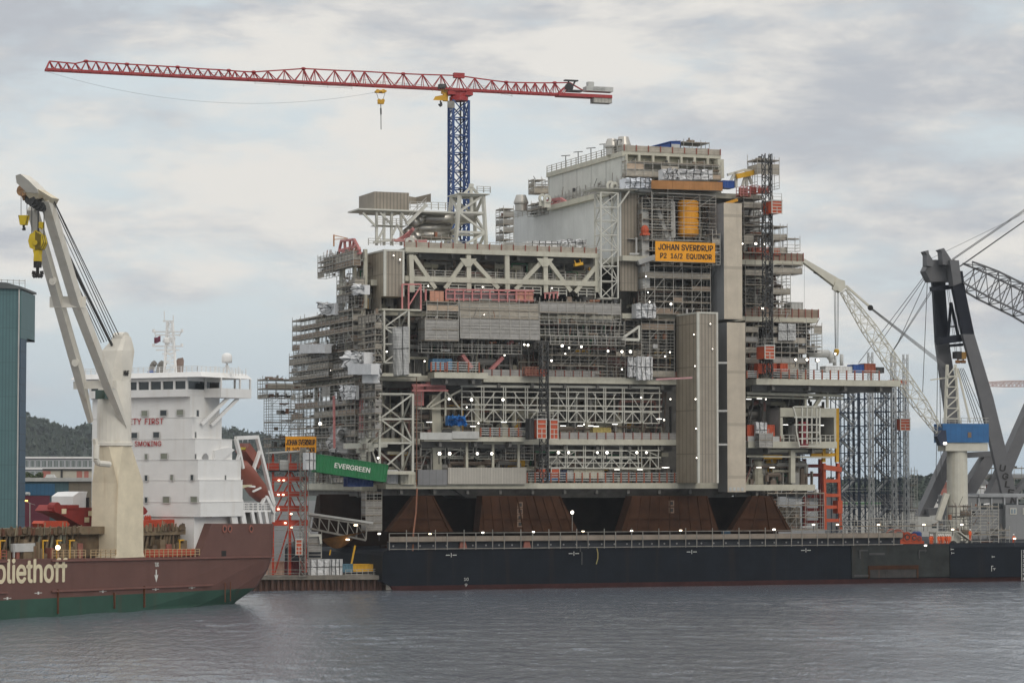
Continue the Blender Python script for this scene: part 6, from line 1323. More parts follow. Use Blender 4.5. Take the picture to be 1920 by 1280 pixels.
for i, x in enumerate((405, 437, 442, 447, 454, 461)):
    m = MB(); m.bar(su(x, 704, 48), su(x, 686 + (i * 7) % 10, 48), .09); m.bar(su(x - 1.5, 698, 48), su(x + 1.5, 698, 48), .06); m.build('whip_antenna', SHW, ship, split=False)
# --- the heavy ship crane
cr = thing('ship_crane', 'tall cream heavy lift crane with a twin legged boom on the ship side', 'ship crane', SF, sv(245, 1045, 2))
pc = su(222, 1046, 0); a0 = sv(219, 1046, -.05); a1 = sv(269, 1045, -.05)
uc0, uc1 = a0.x, a1.x; vb = 4.6; zdk = zr(uc0) - .02; z85 = sv(240, 850, 0).z; um = (uc0 + uc1) / 2 - .35
def rg(u0, u1, v0, v1, z, ch=.02): c = ch; return [(u0 + c, v0, z), (u1 - c, v0, z), (u1, v0 + c, z), (u1, v1 - c, z), (u1 - c, v1, z), (u0 + c, v1, z), (u0, v1 - c, z), (u0, v0 + c, z)]
R = 2.5; uo, vo = um - .62, 2.2
def oc(z, r=R): return [(uo + r * cos(radians(-112.5 + 45 * i)), vo + r * sin(radians(-112.5 + 45 * i)), z) for i in range(8)]
ztr = sv(222, 836, 0).z; zfl = sv(222, 905, 0).z
m = MB(); m.loft([rg(uc0 - .3, uc1 + .3, -.05, vb, zdk), rg(uc0, uc1, -.05, vb, zdk + .6), rg(uc0 + .1, uc1 - .1, -.02, vb, zfl, .05), oc(ztr)]); m.build('pedestal', CRM, cr)
m = MB(); m.lathe((uo, vo, ztr), [(R, .0), (R + .15, .1), (R + .15, .5), (R - .1, .55), (R - .1, 5.2), (R - .25, 9.2)], 24); zring = ztr + 9.2; m.build('slewing_column', CRW, cr)
zt2 = sv(222, 632, vo).z; m = MB()
def tq_(u0, u1, v0, v1, z, c=.5): return [(uo + u0 + c, vo + v0, z), (uo + u1 - c, vo + v0, z), (uo + u1, vo + v0 + c, z), (uo + u1, vo + v1 - c, z), (uo + u1 - c, vo + v1, z), (uo + u0 + c, vo + v1, z), (uo + u0, vo + v1 - c, z), (uo + u0, vo + v0 + c, z)]
m.loft([oc(zring, R * .93), tq_(-1.6, 2.0, -2.3, 1.5, zring + 4.2), tq_(-.9, 1.5, -2.2, .4, zt2 - .6, .4), tq_(-.6, 1.2, -2.1, .1, zt2, .3)]); m.build('crane_house', CRW, cr)
m = MB(); m.tube((uo + .1, vo - 1.9, zt2 - .2), (uo + .1, vo - .1, zt2 - .2), .85, 14); m.build('top_sheave', CRW, cr)
c = sv(236, 704, vo - R); letters('NMF', (c.x - .2, vo - 2.28, c.z), (1, 0, 0), (0, 0, 1), 1.15, .75, BLACK, cr, bold=.02)
wbox = sv(193, 740, -1.2)
m = MB(); a = su(182, 748, uo - R - .9); m.box(uo - R - 1.3, uo - R + .1, a.y - 1.7, a.y, a.z, su(182, 731, uo - R - 1.3).z); m.build('cab_window', pm('green_cab_glass', (.03, .07, .05), .1, 1, .1, spec=.7), cr)
m = MB(); m.path([sv(181, 833, -.4), sv(180, 860, -.4), sv(184, 868, -.4), sv(205, 870, -.4)], .42, 8); m.bar(sv(178, 822, -.3), sv(180, 836, -.3), .5); m.build('pipe_bend', CRW, cr, split=False)
# boom
ax = Vector((-.34, -.94, 0)); sx = Vector((.94, -.34, 0))
Yc = SF.world((uo, vo, 0)).y; foot = W(205, 796, Yc - 1.5); 
def along(px, py, Y): return W(px, py, Y)
hY = foot.y - 27.0
def BP(px, py, off=0.):                          # a point of the boom plane: depth grows with height up the boom
    f = (796 - py) / (796 - 345.); return SF.loc(W(px, py, foot.y - 27.0 * f + off))
def legpts(pts): return [BP(*p) for p in pts]
def girder(m, P, w):
    for (a, wa), (b, wb_) in zip(zip(P[:-1], w[:-1]), zip(P[1:], w[1:])):
        d = (b - a).normalized(); s_ = SF.loc(sx + SF.o); s_ = Vector((sx.dot(SF.e1), sx.dot(SF.e2), 0)); n = d.cross(s_).normalized()
        m.loft([[a - s_ * wa / 2 - n * wa * .5, a + s_ * wa / 2 - n * wa * .5, a + s_ * wa / 2 + n * wa * .5, a - s_ * wa / 2 + n * wa * .5], [b - s_ * wb_ / 2 - n * wb_ * .5, b + s_ * wb_ / 2 - n * wb_ * .5, b + s_ * wb_ / 2 + n * wb_ * .5, b - s_ * wb_ / 2 + n * wb_ * .5]])
m = MB(); girder(m, legpts([(60, 390), (104, 545), (148, 700), (170, 790)]), [1.15, 1.15, 1.2, .6]); m.build('boom_leg', CRW, cr, split=False)
m = MB(); girder(m, legpts([(86, 372), (142, 560), (205, 725), (236, 800)]), [1.35, 1.3, 1.25, .5]); m.build('boom_leg', CRW, cr, split=False)
m = MB(); P = legpts([(102, 566), (152, 566)]); girder(m, P, [1.5, 1.5]); P = legpts([(144, 722), (212, 720)]); girder(m, P, [1.1, 1.1]); m.build('boom_crossbeam', CRW, cr)
for x, y in ((108, 528), (150, 680)):
    m = MB(); c = BP(x, y); n = Vector((sx.dot(SF.e1), sx.dot(SF.e2), 0)); nn = Vector((ax.dot(SF.e1), ax.dot(SF.e2), 0)); m.tube(c + nn * 1.1, c + nn * 1.35, .55, 14); m.tube(c + nn * 1.36, c + nn * 1.42, .25, 10); m.build('boom_boss', CRW, cr, split=False)
m = MB(); D = [BP(*p) for p in ((38, 331), (47, 328), (62, 340), (78, 356), (80, 364), (58, 362), (40, 345))]; e = Vector((ax.dot(SF.e1), ax.dot(SF.e2), 0)); m.loft([[p - e * 1.2 for p in D], [p + e * 1.2 for p in D]]); m.build('boom_head', CRW, cr)
m = MB(); D = [BP(*p) for p in ((50, 360), (78, 356), (104, 372), (98, 384), (86, 372), (66, 378))]; m.loft([[p - e * 1.0 for p in D], [p + e * 1.0 for p in D]]); m.build('boom_head_plate', CRM, cr)
m = MB()
for i, (x, y) in enumerate(((62, 372), (68, 376), (74, 380), (80, 384))): c = BP(x, y); m.tube(c - e * .9 + Vector((0, 0, -.2)), c + e * .9 + Vector((0, 0, -.2)), .75, 12)
m.build('head_sheave', DKSTEEL, cr, split=False)
m = MB(); c = BP(44, 358); m.bar(BP(41, 352), BP(47, 374), .5); m.bar(BP(47, 352), BP(50, 378), .4); m.tube(c - e * .5, c + e * .5, .75, 12); m.build('jib_sheave', pm('rusty_orange_cream', (.34, .19, .09), .3, 1), cr, split=False)
m = MB(); tops_ = (uo + .3, vo, zt2 + .8)
for i, (x, y) in enumerate(((100, 374), (100, 376), (98, 378), (94, 384), (90, 392), (86, 396), (82, 398), (84, 400))):
    tx = 225 - i * 5; m.bar(BP(x, y), SF.loc(W(tx, 632 + i * 1.5, Yc - .5)), .07 if i % 2 else .1)
m.bar(BP(88, 400), SF.loc(W(214, 655, Yc - .5)), .28); m.build('luffing_rope', CABLE, cr, split=False)
HB = pm('hook_yellow_black', (.50, .36, .012), .1, 1, stripe=('H', .62, .42, .06)); HY = pm('hook_yellow', (.52, .37, .015), .12, 1)
def hp(x, y): return SF.loc(W(x, y, foot.y - 27.5))
m = MB(); m.loft([[hp(x, y) + e * d for x, y in ((60, 440), (66, 437), (70, 432), (74, 437), (82, 441), (85, 455), (80, 467), (70, 470), (60, 465), (57, 452))] for d in (-.6, .6)]); m.build('hook_block', HB, cr)
m = MB(); m.loft([[hp(x, y) + e * d for x, y in ((65, 469), (76, 469), (75, 478), (75, 490), (66, 490), (67, 478))] for d in (-.5, .5)]); m.tube(hp(71, 456) - e * -.8, hp(71, 456) + e * .7, .35, 10); m.build('hook_shank', HY, cr, split=False)
m = MB(); m.bar(hp(70.5, 490), hp(70.5, 502), .75); m.bar(hp(70.5, 502), hp(70.5, 514), .3); m.path([hp(70.5, 513), hp(66, 520), hp(62.5, 515), hp(64, 508)], .26, 6); m.path([hp(70.5, 513), hp(75, 520), hp(79, 515), hp(78, 508)], .26, 6); m.build('hook', BLACK, cr, split=False)
m = MB()
for x, y0, y1 in ((59.5, 378, 444), (82.5, 392, 446), (71, 396, 434), (72.5, 396, 434)): m.bar(hp(x, y0), hp(x, y1), .09)
for x, y0, y1 in ((39.5, 360, 404), (50.5, 374, 404)): m.bar(hp(x, y0), hp(x, y1), .06)
m.build('hoist_rope', CABLE, cr, split=False)
m = MB(); m.loft([[hp(x, y) + e * d for x, y in ((37, 404), (53, 404), (49, 422), (40, 422))] for d in (-.4, .4)]); m.build('small_hook_block', HB, cr); m = MB(); m.path([hp(44.5, 422), hp(44.5, 427), hp(47.5, 429), hp(45, 431), hp(42, 429)], .16, 6); m.build('small_hook', BLACK, cr, split=False); m = MB(); c = hp(77, 422) ; m.box(c.x - .25, c.x + .25, c.y - .2, c.y + .2, c.z - .4, c.z + .4); m.bar(c, hp(78, 430), .2); m.build('overhaul_weight', HY, cr, split=False)
# ================= quay tower at the left end, gangway, quay goods
OT = pm('tower_orange_red', (.44, .05, .022), .18, .6, .55)
def q3(x, y, v=0): return QF.v(x, y, v)
t = thing('access_tower', 'orange red access tower on the quay with roofed top floor beside the amber sign', 'access tower', QF, q3(540, 1080, 0)); m = MB()
for x in (512, 543, 573):
    for v in (0, 4): m.bar(q3(x, 1080, v), q3(x, 850, v), .55 if x == 543 else .35)
m.build('leg', OT, t)
for y in (903, 931, 958, 985):
    m = MB(); a = q3(511, y, -.2); b = q3(576, y, -.2); m.box(a.x, b.x, -.3, 4.2, a.z, a.z + .9 if y > 900 else a.z + .5); 
    m.build('floor_beam', OT, t)
m = MB()
for y0, y1 in ((1075, 985), (985, 931), (958, 903), (931, 880)): m.bar(q3(515, y0, .3), q3(542, y1, .3), .25); m.bar(q3(570, y0, .3), q3(545, y1, .3), .22)
m.build('brace', OT, t, split=False)
m = MB(); a = q3(503, 884, -.8); b = q3(576, 878, -.8); m.box(a.x, b.x, -1, 5, a.z, a.z + .4); m.build('top_floor', DKSTEEL, t); m = MB()
for x in (505, 523, 543, 562, 576): m.bar(q3(x, 884, -.8), q3(x, 848, -.8), .14)
m.build('roof_post', GALVD, t); m = MB(); a = q3(498, 850, -1); b = q3(578, 846, -1); m.loft([[(a.x, -1.2, a.z), (b.x, -1.2, b.z), (b.x, 5, b.z), (a.x, 5, a.z)], [(a.x, -1.2, a.z + .2), (b.x, -1.2, b.z + .3), (b.x, 5, b.z + .2), (a.x, 5, a.z + .2)]]); m.build('roof', LGREY, t)
for x0, x1 in ((500, 523), (541, 557), (560, 577)): m = MB(); a = q3(x0, 881, -1.1); b = q3(x1, 868, -1.1); m.box(a.x, b.x, -1.2, -1.05, a.z, b.z); m.build('infill_panel', OT, t)
m = MB(); a = q3(525, 881, -1); b = q3(540, 862, -1); m.box(a.x, b.x, -1.15, .5, a.z, b.z); m.build('cabinet', LGREY, t)
for x, y in ((523, 900), (532, 900), (522, 927), (531, 927), (522, 954), (546, 963), (547, 988), (535, 980)): m = MB(); c = q3(x, y, -.5); m.box(c.x - .17, c.x + .17, -.6, -.45, c.z - .1, c.z + .1); m.build('lamp', LAMPWARM, t)
hoist_mast('grey hoist mast fixed to the orange red quay tower', 567, 1080, 838, -2, .9, GALVD, QF)
cage('orange lift cage on the quay below the grey gangway', 554, 567, 1009, 1040, -3, 2, QF)
scaffold('thin scaffold round the orange red quay tower', q3(503, 1000, -2).x, q3(578, 1000, -2).x, -2.2, -1.6, q3(540, 1080, -2).z, q3(540, 850, -2).z, 70, boards=0., planks=0, fr=QF, tmat=GALVD, lift=2.4, bay=2.8, brace=.2)
scaffold('grey boarded scaffold stair between lift cage and amber net', q3(577, 1060, 0).x, q3(602, 1060, 0).x, 0, 2.5, q3(590, 1046, 0).z, q3(590, 1006, 0).z, 71, boards=1., bmats=(BOARDG,), fr=QF, lift=1.2)
m = MB(); P = [q3(*p, -.5) for p in ((577, 993), (582, 1001), (602, 1001), (604, 1018), (600, 1019), (598, 1005), (580, 1006), (576, 996))]; m.loft([P, [p + Vector((0, .5, 0)) for p in P]]); single(m, 'white_channel', WHITE, 'white bent channel frame left of the hanging amber net', 'frame', QF, q3(590, 1005, -.5))
m = MB()
m.grid(lambda s, r: q3(604 + 80 * s, 1010 - 14 * s + (26 * sin(pi * min(1, s * 1.15)) * (1 - .5 * s)) * r + 2 * r, 2 + 2.5 * r + .3 * sin(12 * s)), 24, 8); single(m, 'safety_net', pm('amber_net', (.26, .12, .03), .25, 1.2, .9), 'amber brown safety net sagging below the gangway', 'net', QF, q3(640, 1015, 2))
t = thing('gangway', 'grey covered truss gangway sloping down from the quay tower to the barge', 'gangway', QF, q3(640, 985, 3)); A = [(577, 968), (692, 981)]; B_ = [(577, 1000), (690, 1010)]
m = MB()
for v in (3, 5.5):
    m.bar(q3(578, 966, v), q3(692, 984, v), .3); m.bar(q3(582, 990, v), q3(686, 1012, v), .3)
    for i in range(7):
        f = i / 6; x = 582 + 106 * f; m.bar(q3(x, 968 + 17 * f, v), q3(x - 2, 990 + 22 * f, v), .22)
        if i < 6: m.bar(q3(x, 968 + 17 * f, v), q3(x + 15, 992 + 22 * f, v), .1)
m.build('truss', GALVD, t, split=False); m = MB(); m.bar(q3(572, 961, 4.2), q3(700, 980, 4.2), 3.2, .3); m.build('roof', LGREY, t); m = MB(); m.bar(q3(582, 991, 4.2), q3(686, 1013, 4.2), 2.6, .2); m.build('deck', DKSTEEL, t); m = MB()
for x, y in ((667, 984), (652, 1011)): c = q3(x, y, 2.9); m.box(c.x - .3, c.x + .3, 2.8, 2.9, c.z - .12, c.z + .12)
m.build('lamp', LAMPWARM, t)
m = MB(); m.bar(q3(620, 1030, 3), q3(618, 1040, 3), .2); m.bar(q3(666, 1022, 1), q3(659, 1056, 1), .3); single(m, 'prop', YELLOW, 'yellow sloping prop standing by the yellow generator', 'prop', QF, q3(660, 1056, 1))
def QC(label, x0, x1, yt, yb, v, D, mat, **k):
    a = q3(x0, yb, v); b = q3(x1, yb, v); return container(label, QF, (a.x, v, a.z), b.x - a.x, q3(x0, yt, v).z - a.z, D, mat, **k)
QC('yellow generator box with stickers on the quay edge', 662, 700, 1057, 1071, .5, 2, YELLOW, cat='generator', name='generator'); QC('yellow and blue end box beside the yellow generator', 641, 662, 1057, 1072, .6, 2, pm('teal_grey_paint', (.10, .20, .26), .2, 1), cat='generator', name='generator'); QC('maroon container on the quay behind the ship stern', 534, 574, 1052, 1080, 1, 2.4, pm('maroon_container', (.16, .035, .04), .15, .7)); QC('pinkish tan container half hidden by the ship stern', 500, 533, 1052, 1080, 1, 2.4, pm('pink_tan', (.50, .33, .25), .12, .7))
def tq(label, x0, x1, y0, y1, v, d, seed):
    P = [QF.v(x0, y0, v), QF.v(x1, y0, v), QF.v(x1, y1, v), QF.v(x0, y1, v)]; P = [PF.loc(QF.world(p)) for p in P]; return tarp(label, P, d, seed, fold=.1, ropes=3)
tq('white sheeted stack on the quay left of the yellow generator', 573, 617, 1048, 1080, .2, 2, 31); tq('smaller white sheeted stack touching the yellow generator', 617, 642, 1048, 1078, .4, 2, 32)
m = MB(); a = q3(648, 1080, -.6); b = q3(722, 1078, -.6)
for k in (.3, .7, 1.1): m.bar((a.x, -.6, a.z + k), (b.x, -.6, b.z + k), .07)
for i in range(8): x = a.x + (b.x - a.x) * i / 7; m.bar((x, -.6, a.z), (x, -.6, a.z + (1.15 if i < 7 else 2.4)), .09)
single(m, 'quay_railing', GALV, 'grey railing on the quay edge in front of the yellow generator', 'railing', QF, a)
# ================= stair access towers at the right end
NV = pm('tower_navy_steel', (.03, .045, .075), .2, .7); GT = pm('tower_grey_steel', (.42, .43, .43), .15, .8, .5, .2)
at = W(1645, 990, 527); AF = Frame((at.x, 527, 0), 12)
def q4(x, y, v=0): return AF.v(x, y, v)
zA0 = 2.35
for i, (x0, x1, yt, lab) in enumerate(((1577, 1609, 722, 'navy scaffold stair tower nearest the cantilevered deck'), (1611, 1632, 722, 'narrow navy scaffold stair tower second from the platform'), (1642, 1672, 720, 'navy scaffold stair tower with grey flights third from the platform'), (1673, 1699, 720, 'navy scaffold stair tower farthest from the platform under the red landing'))):
    t = thing('stair_scaffold', lab, 'stair tower', AF, (q4(x0, 990).x, 0, zA0)); m = MB(); st = MB(); a, b = q4(x0, 900).x, q4(x1, 900).x; zt = q4(x0, yt).z; n = 13; dz = (zt - zA0) / n
    for u in (a, (a + b) / 2, b):
        for v in (0, 3, 6): m.bar((u, v, zA0), (u, v, zt), .17)
    for k in range(n + 1):
        z = zA0 + dz * k
        for v in (0, 3, 6): m.bar((a, v, z), (b, v, z), .13)
        for u in (a, b): m.bar((u, 0, z), (u, 6, z), .12)
        if k < n:
            m.bar((a if k % 2 else b, 0, z), (b if k % 2 else a, 0, z + dz), .12); m.bar((a if k % 2 == 0 else b, 6, z), (b if k % 2 == 0 else a, 6, z + dz), .1); m.bar((a if k % 2 == 0 else b, 3, z), ((a + b) / 2, 3, z + dz), .09); m.bar((b if k % 2 == 0 else a, 0, z + dz / 2), ((a + b) / 2, 0, z + dz), .08)
            for dz_ in (.5, 1.05): st.bar((a, -.1, z + dz_), (b, -.1, z + dz_), .06)
            if i in (0, 2): 
                p, q_ = ((a + .3, 1.5, z), (b - .3, 1.5, z + dz)) if k % 2 else ((b - .3, 1.5, z), (a + .3, 1.5, z + dz)); st.bar(p, q_, .9, .22); st.bar(Vector(p) + Vector((0, -.5, 1)), Vector(q_) + Vector((0, -.5, 1)), .08); st.box(a, a + .8, .6, 2.4, z - .06, z)
            elif rnd() < .6: st.box(a, b, .3, 2.7, z - .06, z + .0)
    m.build('lattice', NV, t, split=False); st.build('stair_flight' if i in (0, 2) else 'landing', GT, t, split=False)
for x, yt, lab in ((1634, 660, 'pale lattice mast between the second and third navy stair towers'), (1677, 662, 'pale lattice mast in front of the navy stair towers beside the orange cage'), (1700, 664, 'pale lattice mast standing clear right of the navy stair towers')):
    b = q4(x, 988, -2.5); tp = q4(x, yt, -2.5); t = thing('lattice_mast', lab, 'lattice mast', AF, b); m = MB(); h = .42; C = [(b.x - h, -2.5 - h), (b.x + h, -2.5 - h), (b.x + h, -2.5 + h), (b.x - h, -2.5 + h)]; n = 24; dz = (tp.z - zA0) / n
    for p in C: m.bar((*p, zA0), (*p, tp.z), .13)
    for k in range(n):
        for i in range(4): m.bar((*C[i], zA0 + dz * k), (*C[(i + 1) % 4], zA0 + dz * k), .09); m.bar((*C[(i + k) % 4], zA0 + dz * k), (*C[(i + 1 + k) % 4], zA0 + dz * (k + 1)), .09)
    m.build('lattice', GT, t, split=False)
cage('orange lift cage halfway up the pale mast at the navy stair towers', 1688, 1707, 783, 807, -4.6, 2.6, AF)
m = MB(); a = q4(1672, 720); b = q4(1700, 712); m.box(a.x, b.x, -.5, 4, a.z, b.z); single(m, 'red_landing', ORANGE, 'orange red landing box on top of the farthest navy stair tower', 'landing', AF, a)
m = MB(); a = q4(1703, 990); m.box(q4(1703, 900).x, q4(1712, 900).x, 0, 1.6, zA0, q4(1703, 885).z)
scaffold('slim pale scaffold at the foot of the tower mast on the right', q4(1702, 900).x, q4(1713, 900).x, -2, -.5, zA0, q4(1705, 882).z, 75, boards=0, planks=.3, fr=AF, lift=1.5, bay=1.2)
# orange gantry leg tower with yellow head
t = thing('gantry_tower', 'bright orange ladder shaped tower with yellow head at the right end of the platform', 'tower', PF, pv(1545, 990, 2)); m = MB(); v2 = 2
for x0, x1 in ((1545, 1547), (1571, 1576)):
    for v in (2, 5): m.bar(pv(x1, 992, v), pv(x0, 868, v), .5)
m.build('leg', ORANGE, t)
for y in (878, 901, 928, 950, 975):
    for v in (2, 5): m = MB(); m.bar(pv(1546, y, v), pv(1574, y, v), .6 if y < 930 else .45, .6); m.build('rung_beam', ORANGE, t)
m = MB(); m.bar(pv(1543, 875, 1.6), pv(1577, 880, 1.6), .6, .9); m.build('cap_beam', ORANGE, t)
m = MB()
for x in (1544, 1569): m.bar(pv(x, 866, 2), pv(x, 838 if x < 1550 else 765, 2), .6)
m.bar(pv(1520, 853, 2.2), pv(1570, 852, 2.2), .6); m.build('yellow_head', YELLOW, t, split=False); m = MB(); PB(m, 1571, 938, 1580, 962, 1.5, 3.5); m.build('side_box', ORANGE, t)
t = thing('gantry_tower', 'dark red tower leg in shadow left of the bright orange tower', 'tower', PF, pv(1510, 990, 6)); m = MB()
for x in (1508, 1538): m.bar(pv(x, 992, 7), pv(x, 860, 7), .6)
for y in (873, 890, 930, 955, 978): m.bar(pv(1508, y, 7), pv(1540, y, 7), .6)
m.build('frame', pm('dark_red_steel', (.20, .03, .025), .2, .8), t, split=False)
SC_('open scaffold of thin pale tubes in front of the dark red tower leg', 1440, 1545, 925, 993, -1, 3, 76, boards=.08, planks=.4, tube=.07)
TV('pale tan sheet hanging behind the scaffold by the dark support', 1462, 1500, 950, 990, 4, .4, 33, mat=pm('tan_sheet', (.36, .30, .23), .2, .8))
# ================= barge deck goods and scaffolds at the bow
def bb(x, y, v=-6): return pv(x, y, v)
t = thing('mooring_winch', 'big orange red mooring winch on the barge bow with round drums', 'winch', PF, bb(1675, 1022)); m = MB(); c = bb(1682, 1008); 
for px, r in ((1682, 1.25), (1698, .95), (1711, .8), (1720, .6)):
    c = bb(px, 1010); m = MB(); zc = zd + r + .25; n = 18; m.tube((c.x, -6.6, zc), (c.x, -6.4, zc), r, n); m.tube((c.x, -4.2, zc), (c.x, -4, zc), r, n); m.tube((c.x, -6.62, zc), (c.x, -6.68, zc), r * .35, 10); m.build('drum', pm('winch_orange', (.42, .06, .02), .3, 1.5), t); m = MB(); m.tube((c.x, -6.4, zc), (c.x, -4.2, zc), r * .75, n); m.tube((c.x, -6.61, zc), (c.x, -6.63, zc), r * .6, n); m.build('rope_coil', DKSTEEL, t, split=False)
m = MB(); m.tube((bb(1683, 1010).x, -6.75, zd + 1.5), (bb(1683, 1010).x, -6.61, zd + 1.5), .75, 14); m.build('drum_opening', DKSTEEL, t)
m = MB(); m.box(bb(1673, 1010).x, bb(1730, 1010).x, -6.5, -3.5, zd, zd + .5); m.box(bb(1688, 1010).x, bb(1694, 1010).x, -6, -4, zd + .5, zd + 2.4); m.box(bb(1713, 1010).x, bb(1718, 1010).x, -6, -4, zd + .5, zd + 1.8); m.build('bed_frame', ORANGE, t, split=False)
m = MB(); c = bb(1724, 1009); m.lathe((c.x, -5, zd + .6), [(.7, 0), (.9, .2), (.9, 1.3), (.6, 1.7)], 14); m.build('motor', BLUE, t)
PC('white workshop container with open front behind the orange clad workers', 1755, 1800, 997, 1022, -3, 2.5, WHITE)
m = MB(); m.bar(bb(1796, 996, -4), bb(1817, 1012, -4), 1.2, .2); m.bar(bb(1816, 1010, -4), bb(1810, 1020, -4), .3); single(m, 'loading_ramp', WHITE, 'white sloping ramp right of the white workshop container', 'ramp', PF, bb(1806, 1006, -4))
m = MB(); c = bb(1788, 1020, -8); n = 12; R = [[c + Vector((cos(pi * i / n) * r, d, sin(pi * i / n) * r * 1.2 - .35)) for r, d in ((.55, 0), (.85, 0), (.85, .4), (.55, .4))] for i in range(n + 1)]; m.loft(R, caps=True); single(m, 'fairlead_arch', BLACK, 'small black arched fairlead on the barge bow', 'fairlead', PF, c)
SC_('tall scaffold stair of pale tubes at the barge bow against the grey deckhouse', 1822, 1872, 950, 1020, -5, 4, 77, boards=.25, bmats=(BOARDT,), lift=1.8, tube=.1, brace=.8); SC_('low pale scaffold cage beside the tall scaffold stair on the barge bow', 1872, 1893, 994, 1020, -5, 3, 78, boards=.1, lift=1.2); SC_('scaffold gantry with dark boards over the barge bow walkway', 1794, 1822, 950, 1020, -2, 3, 79, boards=.12, tmat=GALVD)
SC_('upper scaffold rail line along the barge deck behind the walkway', 1580, 1800, 977, 997, -7.5, 1.2, 80, boards=.12, bmats=(BOARD,), lift=1., bay=3, planks=.2, tube=.07)
# people on the bow and on the workers deck
def person_mesh():
    sk = [((0, 0, .95), .15), ((0, 0, 1.2), .14), ((0, 0, 1.42), .15), ((0, 0, 1.52), .06), ((0, 0, 1.62), .095), ((0, 0, 1.74), .085), ((.1, 0, .88), .11), ((.12, .02, .48), .075), ((.12, 0, .06), .055), ((.13, -.14, .03), .045), ((-.1, 0, .88), .11), ((-.12, -.03, .48), .075), ((-.12, .02, .06), .055), ((-.13, -.12, .03), .045), ((.2, 0, 1.4), .075), ((.27, .02, 1.12), .055), ((.27, -.08, .87), .042), ((.27, -.11, .79), .04), ((-.2, 0, 1.4), .075), ((-.27, 0, 1.12), .055), ((-.24, -.16, .92), .042), ((-.22, -.22, .88), .04)]
    ed = [(0, 1), (1, 2), (2, 3), (3, 4), (4, 5), (0, 6), (6, 7), (7, 8), (8, 9), (0, 10), (10, 11), (11, 12), (12, 13), (2, 14), (14, 15), (15, 16), (16, 17), (2, 18), (18, 19), (19, 20), (20, 21)]
    me = bpy.data.meshes.new('person'); me.from_pydata([p for p, r in sk], ed, []); o = bpy.data.objects.new('person', me); COL.objects.link(o)
    md = o.modifiers.new('skin', 'SKIN'); sm = o.modifiers.new('sub', 'SUBSURF'); sm.levels = 1; sm.render_levels = 1
    for i, (p, r) in enumerate(sk): me.skin_vertices[0].data[i].radius = (r, r * (.75 if i in (0, 1, 2) else 1))
    me.skin_vertices[0].data[0].use_root = True
    dg = bpy.context.evaluated_depsgraph_get(); m2 = bpy.data.meshes.new_from_object(o.evaluated_get(dg)); bpy.data.objects.remove(o)
    m2.materials.clear(); m2.materials.append(HIVIS); m2.materials.append(SKIN)
    for p in m2.polygons:
        if p.center.z > 1.5 or (p.center.z < .93 and abs(p.center.x) > .2): p.material_index = 1
        p.use_smooth = True
    return m2
PM = person_mesh(); hm = MB(); hm.lathe((0, 0, 1.70), [(.155, 0), (.15, .03), (.125, .1), (.07, .15), (.01, .165)], 12); hm.box(-.09, .09, -.22, -.1, 1.695, 1.715)
st_ = MB(); st_.lathe((0, 0, 1.08), [(.172, 0), (.172, .06)], 12)
HM = None
def person(label, x, y, v, rz, group=None, s=1.08):
    global HM
    o = bpy.data.objects.new('person', PM); COL.objects.link(o); p = pv(x, y, v); o.location = PF.world(p); o.rotation_euler = (0, 0, rz); o.scale = (s, s, s); tag(o, label, 'person', group)
    if HM is None: h = hm.build('helmet', HELMET, o, off=(0, 0, 0)); HM = h.data
    else: h = bpy.data.objects.new('helmet', HM); COL.objects.link(h); h.parent = o
    return o
g = 'workers in orange on the barge bow'
for i, (x, r, l) in enumerate(((1745, .4, 'worker in orange standing alone at the left of the white workshop container'), (1748, 2.2, 'worker in orange turned away beside the lone worker by the container'), (1760, .1, 'first worker in orange of the group in front of the white container'), (1764, -.6, 'second worker in orange of the group in front of the white container'), (1768, .5, 'third worker in orange facing the quay in the group by the container'), (1773, -.3, 'fourth worker in orange of the group at the container door'), (1777, 2.6, 'fifth worker in orange with back turned in the group by the container'), (1781, .2, 'last worker in orange of the group next to the black fairlead'))):
    person(l, x, 1022, -8.3 + .5 * (i % 2), r, g)
zz_ = 0
for x, l, r in ((1819, 'worker in orange on the bow walkway beside the tall scaffold stair', .4), (1901, 'worker in orange standing near the lamp at the far bow end', -.5)): person(l, x, 1012 if x < 1850 else 1021, -8, r)
for x, l in ((1416, 'worker in orange at the boards on the workers deck, nearest the beige tower'), (1424, 'worker in orange in the middle of the workers deck behind the boards'), (1436, 'worker in orange on the workers deck close to the black mast')): o = person(l, x, 588, .9, .3); o.location.z = W3 + .25
# ================= pedestal crane with blue cab
CP = W(1795, 930, 512); KF = Frame((CP.x, 512, 0), 10); k3 = lambda x, y, v=0: KF.v(x, y, v)
CRP = pm('pale_crane_paint', (.58, .56, .48), .1, .5, streak=.3, scol=(.42, .34, .2)); CBL = pm('cab_blue', (.02, .12, .30), .15, .7, .5, stripe=('X', 1.1, .06, .7))
kc = thing('pedestal_crane', 'pale pedestal crane with blue machinery house and lattice boom', 'pedestal crane', KF, (0, 0, zA0)); m = MB(); z0 = k3(1795, 932).z; z1 = k3(1795, 838).z
m.lathe((0, 0, zA0), [(2.15, 0), (2.0, z0 - zA0), (1.95, z1 - zA0 - .2), (2.1, z1 - zA0)], 24); m.build('pedestal', CRP, kc, smooth=False)
m = MB(); m.bar(k3(1775, 925, -.5), k3(1758, 975, -.5), 1.0); m.build('brace_leg', CRP, kc); m = MB(); a = k3(1773, 845, -2.3); b = k3(1852, 830, -2.3); m.box(a.x, b.x, -2.3, 2.3, a.z, b.z); m.build('turntable', CRP, kc)
